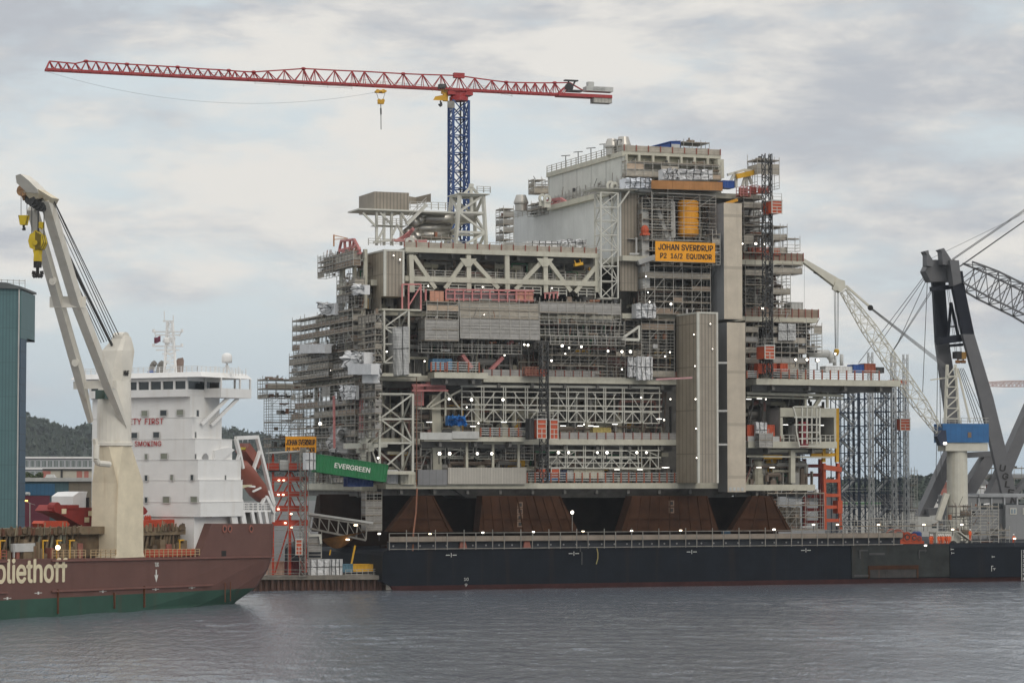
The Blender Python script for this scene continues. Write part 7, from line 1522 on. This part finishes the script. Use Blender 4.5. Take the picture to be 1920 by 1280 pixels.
m = MB(); a = k3(1768, 829, -2.6); b = k3(1854, 794, -2.6); m.box(a.x, b.x, -2.6, 2.6, a.z, b.z); m.build('machinery_house', CBL, kc); m = MB(); c = k3(1818, 815, -2.65); m.box(c.x - .35, c.x + .35, -2.68, -2.61, c.z - .5, c.z + .5); m.build('window', pm('brown_window', (.2, .14, .09), .1, 1), kc)
m = MB(); P = [k3(*p, -3.2) for p in ((1757, 818), (1766, 806), (1774, 806), (1776, 835), (1764, 835))]; m.loft([P, [p + Vector((0, 2, 0)) for p in P]]); m.build('cab', pm('dark_navy_cab', (.02, .03, .06), .1, 1, .3), kc); m = MB(); c = k3(1772, 831, -3.4); m.box(c.x - .3, c.x + .3, -3.5, -3.3, c.z - .2, c.z + .2); m.build('cab_lamp', LAMPON, kc)
m = MB(); a = k3(1768, 794, -2.6); 
for k in (.5, 1.1): m.bar((a.x, -2.6, a.z + k), (k3(1854, 794, -2.6).x, -2.6, a.z + k), .08)
for i in range(8): x = a.x + 8.6 * i / 7; m.bar((x, -2.6, a.z), (x, -2.6, a.z + 1.1), .08)
m.build('roof_rail', GALV, kc, split=False)
m = MB()
for v in (-1.6, 1.6):
    for p_, q_, w in (((1772, 794), (1776, 686), .45), ((1799, 794), (1791, 686), .4), ((1819, 792), (1795, 690), .3)): m.bar(k3(*p_, v), k3(*q_, v * .6), w)
    for i in range(5): y = 785 - 20 * i; y2 = y - 20; m.bar(k3(1773 + i, y, v), k3(1798 - 1.5 * i, y2, v), .2); m.bar(k3(1773 + i, y, v), k3(1798 - 1.5 * i, y, v), .2)
m.bar(k3(1745, 712, 0), k3(1797, 705, 0), .25); m.bar(k3(1776, 686, -1), k3(1776, 686, 1), .6); m.bar(k3(1791, 686, -1), k3(1791, 686, 1), .6); m.build('gantry', CRP, kc, split=False)
def lattice_beam(m, A, B, wa, wm, wb, n, r, side, up, dr=.6):
    """four chord lattice boom from A to B, depth wa -> wm -> wb"""
    A = Vector(A); B = Vector(B); prev = None
    for i in range(n + 1):
        t = i / n; w = wa + (wm - wa) * min(1, t / .25) if t < .25 else (wb + (wm - wb) * min(1, (1 - t) / .25) if t > .75 else wm); c = A + (B - A) * t; R = [c + side * a * w / 2 + up * b * w / 2 for a, b in ((-1, -1), (1, -1), (1, 1), (-1, 1))]
        if prev:
            for j in range(4): m.bar(prev[j], R[j], r)
            for j in range(4): m.bar(prev[(j + i) % 4], R[(j + 1 + i) % 4], r * dr); m.bar(R[j], R[(j + 1) % 4], r * dr)
            if i % 2: m.bar(prev[0], R[3], r * dr)
        prev = R
A = k3(1772, 826, -1); Bp = k3(1582, 546, -1); dd = (Bp - A).normalized(); sd_ = Vector((0, 1, 0)); up_ = dd.cross(sd_).normalized()
m = MB(); lattice_beam(m, A, Bp, 1.0, 2.4, 1.2, 16, .16, sd_, up_); m.build('boom', CRP, kc, split=False)
m = MB(); P = [k3(*p, -1.8) for p in ((1508, 485), (1512, 487), (1583, 528), (1580, 541), (1570, 540), (1506, 491))]; m.loft([P, [p + Vector((0, 1.6, 0)) for p in P]]); m.build('fly_jib', CRP, kc)
m = MB(); P = [k3(*p, -2) for p in ((1566, 528), (1572, 523), (1584, 526), (1586, 540), (1576, 548), (1565, 541))]; m.loft([P, [p + Vector((0, 2, 0)) for p in P]]); m.tube(k3(1567, 540, -2.2), k3(1567, 540, .2), .55, 12); m.build('boom_head', CRP, kc, split=False)
m = MB(); c = k3(1632, 576, -1); m.bar(k3(1586, 536, -1), c, .4); m.build('pendant_bar', CRP, kc); m = MB(); m.tube(k3(1632, 577, -1.6), k3(1632, 577, -.4), .55, 10); m.build('pendant_sheave', BLACK, kc)
m = MB()
for i in range(5): m.bar(k3(1632, 575 + i, -1.4 + .2 * i), k3(1774, 684 + i * 2, -.6 + .3 * i), .07)
m.build('luffing_rope', pm('grey_rope', (.2, .2, .2), .1, 1), kc, split=False)
m = MB()
for x0, x1 in ((1564, 1566), (1566.5, 1567), (1570, 1569), (1572.5, 1571)): m.bar(k3(x0, 543, -1), k3(x1, 653, -1), .08)
m.bar(k3(1508, 490, -1), k3(1508, 600, -1), .04)
m.build('hoist_rope', CABLE, kc, split=False); m = MB(); c = k3(1568.5, 657, -1); m.lathe((c.x, -1, c.z - .6), [(.15, -.4), (.45, 0), (.55, .5), (.4, .9)], 10); m.build('hook_block', pm('hook_yellow_plain', (.5, .3, .03), .1, 1), kc)
for x, y in ((1531, 513), (1543, 521)): m = MB(); c = k3(x, y, -1); m.bar(c - Vector((.55, 0, -.25)), c + Vector((.55, 0, -.25)), .3, .25); m.build('jib_floodlight', DKSTEEL, kc)
# ================= floating sheerlegs crane behind
SG = pm('sheerlegs_grey', (.115, .115, .12), .12, .3, .55, streak=.25, scol=(.14, .13, .12)); SB = pm('sheerlegs_black', (.010, .012, .02), .25, .4, .5, spec=.15); SGL = pm('sheerlegs_pale_grey', (.33, .34, .35), .1, .5)
HX = W(1800, 900, 575); HF = Frame((HX.x, 575, 0), 14); h3 = lambda x, y, v=0: HF.v(x, y, v)
sh = thing('floating_crane', 'grey and black floating sheerlegs crane with huge box legs at the right', 'floating crane', HF, h3(1850, 935, 0))
def leg(m, pts, v, D):
    for (xa, ya, wa), (xb, yb, wb) in zip(pts[:-1], pts[1:]):
        P = [h3(xa - wa / 2, ya, v), h3(xa + wa / 2, ya, v), h3(xb + wb / 2, yb, v), h3(xb - wb / 2, yb, v)]; m.loft([P, [p + Vector((0, D, 0)) for p in P]])
m = MB(); leg(m, [(1760, 505, 26), (1762, 545, 22), (1768, 642, 24)], 4, 1.2); m.build('leg_upper', SB, sh); m = MB(); leg(m, [(1768, 642.2, 24), (1785, 760, 26), (1798, 860, 26), (1800, 935, 26)], 4, 1.2); m.build('leg_lower', SG, sh)
m = MB(); leg(m, [(1794, 508, 22), (1799, 545, 22), (1816, 626, 22)], -2, 1.2); m.build('leg_upper', SB, sh); m = MB(); leg(m, [(1816, 626.2, 22), (1850, 745, 25), (1893, 925, 27), (1899, 950, 27)], -2, 1.2); m.build('leg_lower', SG, sh)
m = MB(); P = [(1734, 490), (1735, 470), (1740, 470), (1741, 475), (1750, 490), (1790, 488), (1800, 500), (1800, 520), (1775, 530), (1748, 528), (1733, 512), (1737, 505)]; leg(m, [(1768, 487, 46), (1768, 508, 66), (1768, 528, 46)], 1, 3); m.build('head_frame', SG, sh, split=False)
for pts in (((1734, 471), (1741, 469), (1742, 476), (1752, 492), (1748, 500), (1738, 498), (1738, 478)), ((1762, 468), (1770, 465), (1773, 470), (1784, 487), (1780, 497), (1768, 496), (1766, 472))):
    m = MB(); P = [h3(*p, -1.5) for p in pts]; m.loft([P, [p + Vector((0, 2.4, 0)) for p in P]]); m.build('head_horn', SG, sh)
m = MB(); P = [h3(*p, -2.4) for p in ((1781, 488), (1798, 488), (1803, 530), (1788, 536))]; m.loft([P, [p + Vector((0, 2.5, 0)) for p in P]]); m.build('head_box', SG, sh)
m = MB(); leg(m, [(1768, 637, 8), (1768.1, 637.1, 8)], 0, .1) if False else m.bar(h3(1758, 639, 1), h3(1806, 633, 1), 2.4, 1.6); m.bar(h3(1745, 542, 1), h3(1790, 537, 1), 1.2, 1.0); m.bar(h3(1780, 648, 1), h3(1805, 646, 1), .6); m.build('crossbeam', SB, sh)
m = MB(); m.bar(h3(1777, 640, 2), h3(1783, 567, 2), .5); m.bar(h3(1797, 633, 2), h3(1783, 567, 2), .5); m.bar(h3(1779, 612, 2), h3(1794, 612, 2), .3); m.build('inner_frame', SB, sh, split=False)
A = h3(1806, 512, 0); B_ = h3(1965, 590, 0); dd = (B_ - A).normalized(); m = MB(); lattice_beam(m, A, B_, 5.0, 6.0, 7.0, 7, .36, Vector((0, 1, 0)), dd.cross(Vector((0, 1, 0))).normalized(), .5); m.build('lattice_jib', SG, sh, split=False)
m = MB()
for (x0, y0, x1, y1, v) in ((1785, 486, 1925, 390, 0), (1787, 487, 1925, 393, 1), (1798, 500, 1925, 411, 0), (1800, 500, 1925, 412, 1), (1745, 485, 1925, 398, 2)): m.bar(h3(x0, y0, v), h3(x1, y1, v), .14 if v < 2 else .07)
for (x0, y0, x1, y1) in ((1735, 515, 1610, 680), (1737, 517, 1652, 640), (1740, 518, 1680, 650), (1745, 545, 1672, 660), (1747, 547, 1670, 665), (1739, 520, 1730, 735), (1758, 680, 1755, 900), (1762, 700, 1765, 900), (1797, 690, 1830, 790), (1800, 690, 1836, 795), (1803, 690, 1842, 795), (1806, 690, 1848, 790)): m.bar(h3(x0, y0, 3), h3(x1, y1, 3), .11)
m.build('stay_rope', CABLE, sh, split=False)
m = MB(); 
for x in (1776, 1779, 1786, 1788): m.bar(h3(x, 542, 2), h3(x + 15, 660, 2), .08)
m.build('hoist_rope', pm('pale_rope', (.3, .3, .3), .1, 1), sh, split=False)
m = MB(); a = h3(1791, 672, -.5); b = h3(1800, 659, -.5); m.box(a.x, b.x, -1.5, 1, a.z, b.z); m.build('hook_block', BLACK, sh); m = MB(); a = h3(1800, 673, -.7); b = h3(1809, 660, -.7); m.box(a.x, b.x, -1.5, 1, a.z, b.z); m.build('hook_block', pm('ochre_block', (.28, .15, .03), .1, 1), sh)
for x in (1796, 1806): m = MB(); c = h3(x, 678, -.6); m.tube(c + Vector((-.5, 0, 0)), c + Vector((.5, 0, 0)), .35, 8); m.bar(c, h3(x, 672, -.6), .25); m.build('hook', pm('rust_hook', (.3, .14, .05), .2, 1), sh, split=False)
for i, ch in enumerate('UGLEN'):
    c = h3(1873.5 + i * 5.2, 882 + i * 15.2, -2.06); letters(ch, (c.x, -2.08, c.z), (1, 0, -.12), (.22, 0, 1), 1.3 if ch != 'L' else 1.1, 1.3, BLACK, sh, bold=.05)
m = MB(); leg(m, [(1945, 745, 20), (1868, 925, 26)], 10, 3); leg(m, [(1733, 968, 20), (1790, 845, 22)], 12, 3); leg(m, [(1862, 850, 24), (1810, 935, 28)], 9, 3); leg(m, [(1945, 880, 10), (1895, 935, 12)], 8, 2); m.build('back_stay_leg', SG, sh)
m = MB(); m.bar(h3(1810, 853, 10), h3(1866, 850, 10), 2.2, 1.2); m.bar(h3(1738, 960, 11), h3(1800, 952, 11), 2., 1.5); m.build('tie_beam', SG, sh)
A = h3(1958, 850, 12)
scaffold('pale machinery gallery with rails between the black lettered leg and back stay', h3(1845, 900, 14).x, h3(1930, 900, 14).x, 14, 18, h3(1880, 935, 14).z, h3(1880, 878, 14).z, 81, boards=.6, bmats=(SGL,), fr=HF, lift=2.2)
# grey deckhouse of the crane vessel
DG = pm('deckhouse_grey', (.24, .245, .25), .08, .3, .55, streak=.2, scol=(.2, .19, .18), stripe=('X', 6., .01, .8))
DF = Frame((W(1850, 1000, 520).x, 520, 0), 6); d3 = lambda x, y, v=0: DF.v(x, y, v)
dh = thing('deckhouse', 'grey flat roofed deckhouse with square windows at the barge bow', 'deckhouse', DF, d3(1850, 1010, 0)); m = MB(); a = d3(1886, 1022); b = d3(1960, 946); m.box(a.x, b.x, 0, 8, 2.4, b.z); a = d3(1780, 1022, 2); b = d3(1886, 931, 2); m.box(a.x, d3(1886, 946).x - .01, 2, 10, 2.4, b.z); m.build('wall', DG, dh)
m = MB(); a = d3(1836, 939, 1.5); b = d3(1960, 928, 1.5); m.box(a.x, b.x, 1.4, 10.3, b.z - .35, b.z + .3); m.box(d3(1780, 930, 1.7).x, a.x, 1.7, 10.3, d3(1780, 930, 1.7).z - .1, d3(1780, 930, 1.7).z + .2); m.build('roof', SGL, dh)
for x0, x1 in ((1838, 1858), (1862, 1882), (1886, 1906), (1910, 1926)):
    m = MB(); a = d3(x0, 944, 1.3); b = d3(x1, 939, 1.3); m.box(a.x, b.x, 1.8, 1.95, a.z - .9, a.z + .1); o = m.build('strip_window', GLASS, dh)
    m = MB(); m.box(a.x - .3, a.x, 1.6, 2.2, a.z - 1.2, b.z + .6); m.build('window_pillar', SGL, dh)
for x0 in (1894, 1918):
    f = MB(); a = d3(x0, 964, -.1); b = d3(x0 + 12, 952, -.1); f.box(a.x, b.x, -.1, -.01, a.z, b.z); o = f.build('window', WHITE, dh); m = MB(); m.box(a.x + .18, (a.x + b.x) / 2 - .08, -.13, -.105, a.z + .2, b.z - .18); m.box((a.x + b.x) / 2 + .08, b.x - .18, -.13, -.105, a.z + .2, b.z - .18); m.build('pane', pm('pale_window_pane', (.22, .27, .30), .1, 1, .15), o, split=False)
m = MB(); a = d3(1804, 945, 1.9); m.box(a.x, a.x + .7, 1.85, 1.99, a.z, a.z + 1); m.build('window', GLASS, dh); m = MB()
for x in (1780, 1783): m.bar(d3(x, 957, 1.5), d3(x, 934, 1.5), .2)
m.bar(d3(1797, 941, 1.5), d3(1807, 934, 1.5), .25); m.build('exhaust_pipe', WHITE, dh, split=False)
# ================= land, hills and the buildings behind
GRD = pm('quay_asphalt', (.09, .088, .085), .2, .2, .9)
m = MB(); P = [(-900, 452.2), (-24, 452.2), (-45, 507), (145, 580), (900, 860), (2500, 1500), (2500, 4500), (-1500, 4500)]; m.loft([[(x, y, -2) for x, y in P], [(x, y, 2.3) for x, y in P]]); tag(m.build('ground', GRD), 'flat asphalt yard and shore behind the quay', 'ground', kind='structure')
FOR = pm('hill_soil', (.03, .04, .03), .3, .01, .9)
def hill(prof, Y, name, depth=900):
    """ridge through surveyed skyline points, rounded front and back"""
    R = []
    pts = [(W(x, y, Y).x, max(4, W(x, y, Y).z - 9)) for x, y in prof]
    for k, (f, h) in enumerate(((-1, 0), (-.7, .25), (-.4, .62), (-.15, .92), (0, 1), (.3, .95), (.7, .5), (1, 0))): R.append([(x * (1 + f * depth / Y * .5), Y + f * depth, 2 + (z - 2) * h) for x, z in pts])
    m = MB(); n = len(pts); m.add([p for r in R for p in r], [(j * n + i, j * n + i + 1, (j + 1) * n + i + 1, (j + 1) * n + i) for j in range(len(R) - 1) for i in range(n - 1)])
    tag(m.build(name, FOR, smooth=True), 'wooded hill behind the harbour', 'hill', kind='structure'); return pts
LEFT = [(-260, 800), (-120, 775), (0, 772), (45, 782), (62, 786), (80, 792), (100, 797), (118, 803), (134, 812), (146, 808), (165, 800), (220, 790), (300, 785), (380, 798), (410, 808), (450, 812), (480, 817), (510, 824), (545, 830), (600, 842), (680, 865), (760, 890), (860, 899)]
RIGHT = [(1540, 899), (1600, 893), (1650, 896), (1690, 897), (1712, 890), (1730, 886), (1745, 893), (1760, 904), (1780, 910), (1800, 904), (1822, 894), (1850, 890), (1880, 893), (1920, 896), (1960, 880), (2060, 870), (2200, 880)]
PL_ = hill(LEFT, 3000, 'hill'); PR_ = hill(RIGHT, 1900, 'hill', 600)
def forest(pts, Y, depth, n, hmin, hmax, con, seed, label, mat):
    random.seed(seed); m = MB(); x0, x1 = pts[0][0], pts[-1][0]
    for i in range(n):
        f = -rnd() ** 1.3 * .62 + .04; x = ri(x0, x1); j = max(k for k in range(len(pts) - 1) if pts[k][0] <= x); t = (x - pts[j][0]) / (pts[j + 1][0] - pts[j][0]); z = pts[j][1] + (pts[j + 1][1] - pts[j][1]) * t
        hh = [(-1, 0), (-.7, .25), (-.4, .62), (-.15, .92), (0, 1), (.3, .95)]; a = max(k for k in range(5) if hh[k][0] <= f); q_ = (f - hh[a][0]) / (hh[a + 1][0] - hh[a][0]); h = hh[a][1] + (hh[a + 1][1] - hh[a][1]) * q_
        xx = x * (1 + f * depth / Y * .5); yy = Y + f * depth; zz = 1 + (z - 2) * h; H = ri(hmin, hmax); m.mi = random.choice([0, 0, 1, 2])
        if rnd() < con:                                   # spruce: ragged skirts of drooping branch faces
            r = H * ri(.16, .24); L_ = 6
            for l in range(L_):
                zc = zz + H * (.12 + .15 * l); rr = r * (1 - l / L_) + .25; a0 = rnd() * 6
                for b in range(6):
                    an = a0 + b * 1.047 + ri(-.3, .3); k = rr * ri(.6, 1.3)
                    m.add([(xx, yy, zc + H * .2), (xx + k * cos(an - .45), yy + k * sin(an - .45), zc - k * .2), (xx + k * cos(an + .45), yy + k * sin(an + .45), zc - k * .25)], [(0, 1, 2)])
        else:
            r = H * ri(.26, .4)
            for b in range(34):
                d = Vector((ri(-1, 1), ri(-1, 1), ri(-.8, 1))); d = d.normalized() * r * ri(.5, 1.05); c = Vector((xx, yy, zz + H * .62)) + Vector((d.x, d.y, d.z * 1.15)); s = r * ri(.22, .42); u = Vector((ri(-1, 1), ri(-1, 1), ri(-1, 1))).normalized() * s; w = u.cross(Vector((ri(-1, 1), ri(-1, 1), ri(-1, 1)))).normalized() * s
                m.add([c - u - w * .6, c + u * .8 - w, c + u + w * .7, c - u * .7 + w], [(0, 1, 2, 3)])
    o = m.build('forest', mat); tag(o, label, 'forest', kind='stuff'); return o
F1 = [pm('spruce_foliage', (.032, .05, .034), .3, .2, .8), pm('dark_spruce_foliage', (.022, .036, .028), .3, .2, .8), pm('pine_foliage', (.042, .058, .036), .3, .2, .8)]
forest(PL_, 3000, 900, 3400, 8, 17, .72, 21, 'dark spruce forest covering the hill behind the ship', F1)
forest(PR_, 1900, 600, 1500, 5, 11, .3, 22, 'mixed dark green wood on the low hill behind the floating crane', F1)
# teal warehouse at the far left
TEAL = pm('teal_corrugated_wall', (.085, .165, .175), .1, .3, .55, streak=.3, scol=(.06, .11, .12), stripe=[('H', .62, .3, .72), ('Z', 6.4, .015, .6)])
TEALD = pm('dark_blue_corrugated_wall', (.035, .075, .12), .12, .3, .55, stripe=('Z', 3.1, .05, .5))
w4 = lambda x, y, v: WF.v(x, y, v)
wh = thing('warehouse', 'tall teal corrugated warehouse at the edge of the harbour with overhanging upper block', 'warehouse', WF, w4(38, 1000, 500)); m = MB()
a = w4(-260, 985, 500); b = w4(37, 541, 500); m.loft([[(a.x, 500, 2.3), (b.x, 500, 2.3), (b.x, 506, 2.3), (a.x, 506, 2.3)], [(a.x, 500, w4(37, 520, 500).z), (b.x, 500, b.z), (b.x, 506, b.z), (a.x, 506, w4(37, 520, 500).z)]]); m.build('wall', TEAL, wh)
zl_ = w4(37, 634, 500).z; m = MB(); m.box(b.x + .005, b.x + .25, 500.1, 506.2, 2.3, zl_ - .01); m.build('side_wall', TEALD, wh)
m = MB(); m.box(b.x + .005, b.x + .3, 500.1, 514.6, zl_, b.z - .3); m.box(b.x - 3, b.x + .3, 506.4, 514.6, zl_, zl_ + .3); m.build('overhang', TEAL, wh)
m = MB(); m.tube((b.x - .05, 499.7, 2.3), (b.x - .05, 499.7, b.z), .14, 8); m.build('drain_pipe', LGREY, wh)
m = MB(); p0 = w4(-260, 515, 499); p1 = w4(40, 528, 499); p2 = w4(65, 544, 499); m.loft([[(p0.x, y, p0.z), (p1.x - 3, y, p1.z - .1), (b.x + .5, y, b.z + .3), (b.x + .5, y, b.z - .1), (p0.x, y, p0.z - 1.6)] for y in (499.4, 515)]); m.build('roof', pm('warehouse_roof', (.10, .11, .11), .15, .5), wh)
m = MB(); 
for x in range(-30, 48, 11): m.bar(w4(x, 541, 505), w4(x, 524, 505), .09)
m.bar(w4(-30, 524, 505), w4(47, 526.5, 505), .09); m.bar(w4(-30, 530, 505), w4(47, 531, 505), .07); m.build('roof_rail', GALVD, wh, split=False)
m = MB(); c = w4(49, 925, 499); m.tube(c, c + Vector((.7, -.3, 0)), .3, 10); m.build('wall_lamp', LGREY, wh)
# shed with maroon door
sd_ = thing('shed', 'low shed with blue fascia and maroon roller door right of the teal warehouse', 'shed', WF, w4(110, 990, 545)); V = 545
m = MB(); a = w4(40, 990, V); b = w4(103, 905, V); m.box(a.x, w4(128, 990, V).x, V, V + 25, 2.3, b.z + .6); m.build('wall', pm('shed_teal_wall', (.07, .13, .15), .15, .5, stripe=('H', .9, .1, .75)), sd_)
m = MB(); m.box(w4(128.3, 990, V).x, w4(200, 990, V).x, V, V + 25, 2.3, b.z + .6); m.build('wall', pm('shed_brown_wall', (.20, .17, .13), .12, .5, stripe=('H', 4, .02, .6)), sd_)
m = MB(); a2 = w4(46, 928, V - .2); m.box(a2.x - 1, b.x, V - .25, V - .02, a2.z, w4(46, 906, V).z); m.build('fascia', pm('shed_blue_fascia', (.035, .12, .22), .1, .6, stripe=('H', .8, .1, .7)), sd_)
m = MB(); m.box(w4(42, 990, V).x, w4(93, 990, V).x, V - .15, V - .02, 2.3, a2.z - .1); m.build('roller_door', pm('maroon_door', (.13, .022, .04), .1, .6, stripe=('Z', 1.4, .03, .7)), sd_)
m = MB(); m.box(w4(36, 900, V).x, w4(210, 900, V).x, V - .6, V + 26, w4(60, 902, V).z, w4(60, 895, V).z); m.build('roof', LGREY, sd_)
t = thing('street_lamp', 'slender street lamp with lit orange head in front of the maroon door', 'street lamp', WF, w4(56, 990, 530)); m = MB(); m.tube(w4(56, 990, 530), w4(56, 942, 530), .1, 8); m.bar(w4(56, 943, 530), w4(47, 938, 530), .12); m.bar(w4(56, 943, 530), w4(66, 946, 530), .1); m.build('post', GALV, t, split=False); m = MB(); c = w4(49, 938, 530); m.box(c.x - .45, c.x + .3, 529.8, 530.2, c.z - .15, c.z + .1); m.build('lamp_head', pm('sodium_lamp', (1, .6, .2), 0, 1, emit=((1, .55, .12), 4.)), t)
of = thing('office_building', 'long flat roofed white and grey office building with rows of windows below the wooded hill', 'office building', WF, w4(110, 900, 720)); V = 720
m = MB(); a = w4(-40, 925, V); b = w4(230, 859, V); m.box(a.x, b.x, V, V + 20, 2.3, b.z); m.build('wall', pm('office_grey_wall', (.22, .23, .25), .1, .4), of)
m = MB()
for y in (857.5, 878, 897): c = w4(0, y, V - .3); m.box(a.x, b.x, V - .4, V - .02, c.z - .25, c.z + .25)
m.build('floor_band', SHW, of, split=False)
for r, (yt, yb) in enumerate(((860, 877), (880, 896))):
    for x in range(18, 190, 11):
        if r and x > 86: continue
        x_ = x * 2; 
        f = MB(); c = w4(x_ / 2 + 28, yb - 1, V); d = w4(x_ / 2 + 36, yt + 2, V); f.box(c.x - .15, d.x + .15, V - .12, V - .02, c.z, d.z); o = f.build('window', pm('office_window_frame', (.45, .46, .47), .05, 1), of); g = MB(); k = (d.x - c.x) / 3
        for j in range(3): g.box(c.x + k * j + .06, c.x + k * (j + 1) - .06, V - .15, V - .125, c.z + .15, d.z - .15)
        g.build('pane', pm('office_glass', (.10, .13, .12), .2, .4, .2), o, split=False)
pv_ = thing('storage_building', 'low cream and salmon panelled building in front of the office windows', 'building', WF, w4(120, 900, 640)); m = MB(); a = w4(80, 900, 640); b = w4(230, 881, 640); m.box(a.x, b.x, 640, 655, 2.3, b.z); m.build('wall', pm('cream_panel', (.50, .46, .38), .06, .5), pv_)
for x0, x1 in ((80, 95), (144, 154), (158, 166)): m = MB(); m.box(w4(x0, 900, 640).x - .03, w4(x1, 900, 640).x, 639.9, 639.98, 2.3, b.z - .2); m.build('panel', pm('salmon_panel', (.42, .16, .13), .1, .6), pv_)
m = MB(); m.box(w4(114, 900, 640).x, w4(117.5, 900, 640).x, 639.7, 639.98, 2.3, b.z + .1); m.build('pillar', DKSTEEL, pv_); m = MB(); m.box(a.x, b.x, 639.6, 655.3, b.z + .005, b.z + .35); m.build('roof', DKSTEEL, pv_)
random.seed(4); m = MB()
for i in range(700):
    s = rnd(); c = Vector((w4(46 + 34 * s, 892, 610).x, 610 + ri(-1.5, 1.5), w4(60, 897, 610).z + ri(0, 1.5) * (.7 + .3 * sin(9 * s)))); u = Vector((ri(-1, 1), ri(-1, 1), ri(-1, 1))).normalized() * .22; w = u.cross(Vector((ri(-1, 1), ri(-1, 1), 1))).normalized() * .16; m.add([c - u, c + w, c + u, c - w], [(0, 1, 2, 3)])
o = m.build('hedge_foliage', pm('hedge_leaf', (.06, .085, .03), .3, .8)); hp_ = thing('hedge', 'clipped green hedge on the roof edge between shed and office', 'hedge', WF, w4(60, 897, 610)); bpy.data.objects.remove(o); o = m.build('foliage', MATS['hedge_leaf'], hp_, split=False)
m = MB(); c = w4(94, 895, 560); m.loft([[(c.x - 1.2, 560, c.z - .3), (c.x + 1.2, 560, c.z - .3), (c.x + 1.2, 562, c.z - .3), (c.x - 1.2, 562, c.z - .3)], [(c.x - .8, 560.4, c.z + .7), (c.x + .6, 560.4, c.z + .7), (c.x + .6, 561.6, c.z + .7), (c.x - .8, 561.6, c.z + .7)]]); single(m, 'roof_ventilator', LGREY, 'grey roof ventilator on the flat roof beside the salmon panel', 'ventilator', WF, c)
# buildings glimpsed behind the towers on the right
def shed(label, x0, x1, yt, Y, wall, roof, ridge=0, cat='shed', name='harbour_shed', D=16):
    a = w4(x0, 990, Y); b = w4(x1, yt, Y); t = thing(name, label, cat, WF, (a.x, Y, 2.3)); m = MB(); m.box(a.x, b.x, Y, Y + D, 2.3, b.z); m.build('wall', wall, t); m = MB()
    if ridge: m.loft([[(a.x - .4, y, b.z + .01), (b.x + .4, y, b.z + .01), ((a.x + b.x) / 2, y, b.z + ridge)] for y in (Y - .4, Y + D + .4)])
    else: m.box(a.x - .3, b.x + .3, Y - .3, Y + D + .3, b.z + .005, b.z + .4)
    m.build('roof', roof, t); k = MB(); n = max(2, int((b.x - a.x) / 4))
    for i in range(n): x = a.x + (b.x - a.x) * (i + .3) / n; k.box(x, x + 1.2, Y - .06, Y - .01, (2.3 + b.z) / 2, (2.3 + b.z) / 2 + 1.1)
    k.build('window', GLASS, t); return t
GRF = pm('green_roof', (.10, .20, .10), .15, .8); TIL = pm('red_tile_roof', (.24, .08, .05), .15, .8)
shed('pale grey harbour shed glimpsed through the feet of the navy stair towers', 1588, 1652, 945, 640, LGREY, GRF); shed('long whitish low harbour shed between the navy towers and the pedestal crane', 1655, 1775, 958, 660, pm('shed_offwhite', (.42, .42, .40), .1, .5, stripe=('H', 2.4, .04, .7)), DKSTEEL); shed('dark grey harbour hall behind the navy stair towers', 1560, 1712, 930, 720, pm('dark_hall', (.12, .12, .12), .2, .5), DKSTEEL)
for x0, x1, yt, Y, c, lab in ((1742, 1764, 925, 1300, (.6, .58, .55), 'small white house with red roof at the foot of the wooded hill'), (1764, 1786, 913, 1400, (.35, .12, .09), 'red house with red roof higher on the hill beside the floating crane leg'), (1836, 1858, 909, 1350, (.62, .61, .58), 'white gabled house on the hill behind the black lettered leg'), (1860, 1880, 912, 1330, (.5, .46, .38), 'cream gabled house right of the white gabled house on the hill')): shed(lab, x0, x1, yt, Y, pm('house_%d' % x0, c, .05, 1), TIL if x0 < 1800 else pm('grey_tile', (.2, .2, .21), .1, 1), 3, 'house', 'house', 9)
t = thing('storage_tank', 'white cylindrical tank top behind the grey deckhouse roof', 'tank', WF, w4(1847, 940, 700)); m = MB(); c = w4(1847, 938, 700); m.lathe((c.x, 700, 2.3), [(1.2, 0), (1.2, c.z + 3 - 2.3), (.9, c.z + 3.5 - 2.3), (.2, c.z + 3.8 - 2.3)], 14); m.build('shell', SHW, t)
# distant tower crane at the right edge
DC = pm('distant_crane_paint', (.55, .42, .40), .1, 1)
dc = thing('tower_crane', 'distant pale tower crane jib reaching in beyond the sheerlegs', 'tower crane', WF, w4(1990, 900, 900)); m = MB(); A = w4(1846, 720, 900); B_ = w4(2010, 718, 900); lattice_beam(m, A, B_, 1.2, 1.9, 1.9, 22, .28, Vector((0, 1, 0)), Vector((0, 0, 1)), .7); m.build('jib', DC, dc, split=False); m = MB(); b_ = w4(1990, 718, 900); lattice_beam(m, (b_.x, 900, 2.3), (b_.x, 900, b_.z), 2, 2, 2, 20, .3, Vector((0, 1, 0)), Vector((1, 0, 0)), .7); m.build('mast', DC, dc, split=False)

# ================= the air: thin even haze
if True:
    m = MB(); m.box(-2800, 2800, -60, 4400, -3.2, 175); hz_ = m.build('haze', pm('unused', (1, 1, 1))); hm_ = bpy.data.materials.new('haze_air'); hm_.use_nodes = True; t_ = hm_.node_tree; t_.nodes.remove(t_.nodes['Principled BSDF']); vo_ = t_.nodes.new('ShaderNodeVolumePrincipled'); vo_.inputs['Color'].default_value = (.86, .93, 1, 1); vo_.inputs['Density'].default_value = .00006; vo_.inputs['Anisotropy'].default_value = .2; t_.links.new(vo_.outputs[0], t_.nodes['Material Output'].inputs['Volume']); hz_.data.materials.clear(); hz_.data.materials.append(hm_); tag(hz_, 'thin pale harbour haze', 'haze', kind='stuff')
    SC.cycles.volume_bounces = 0
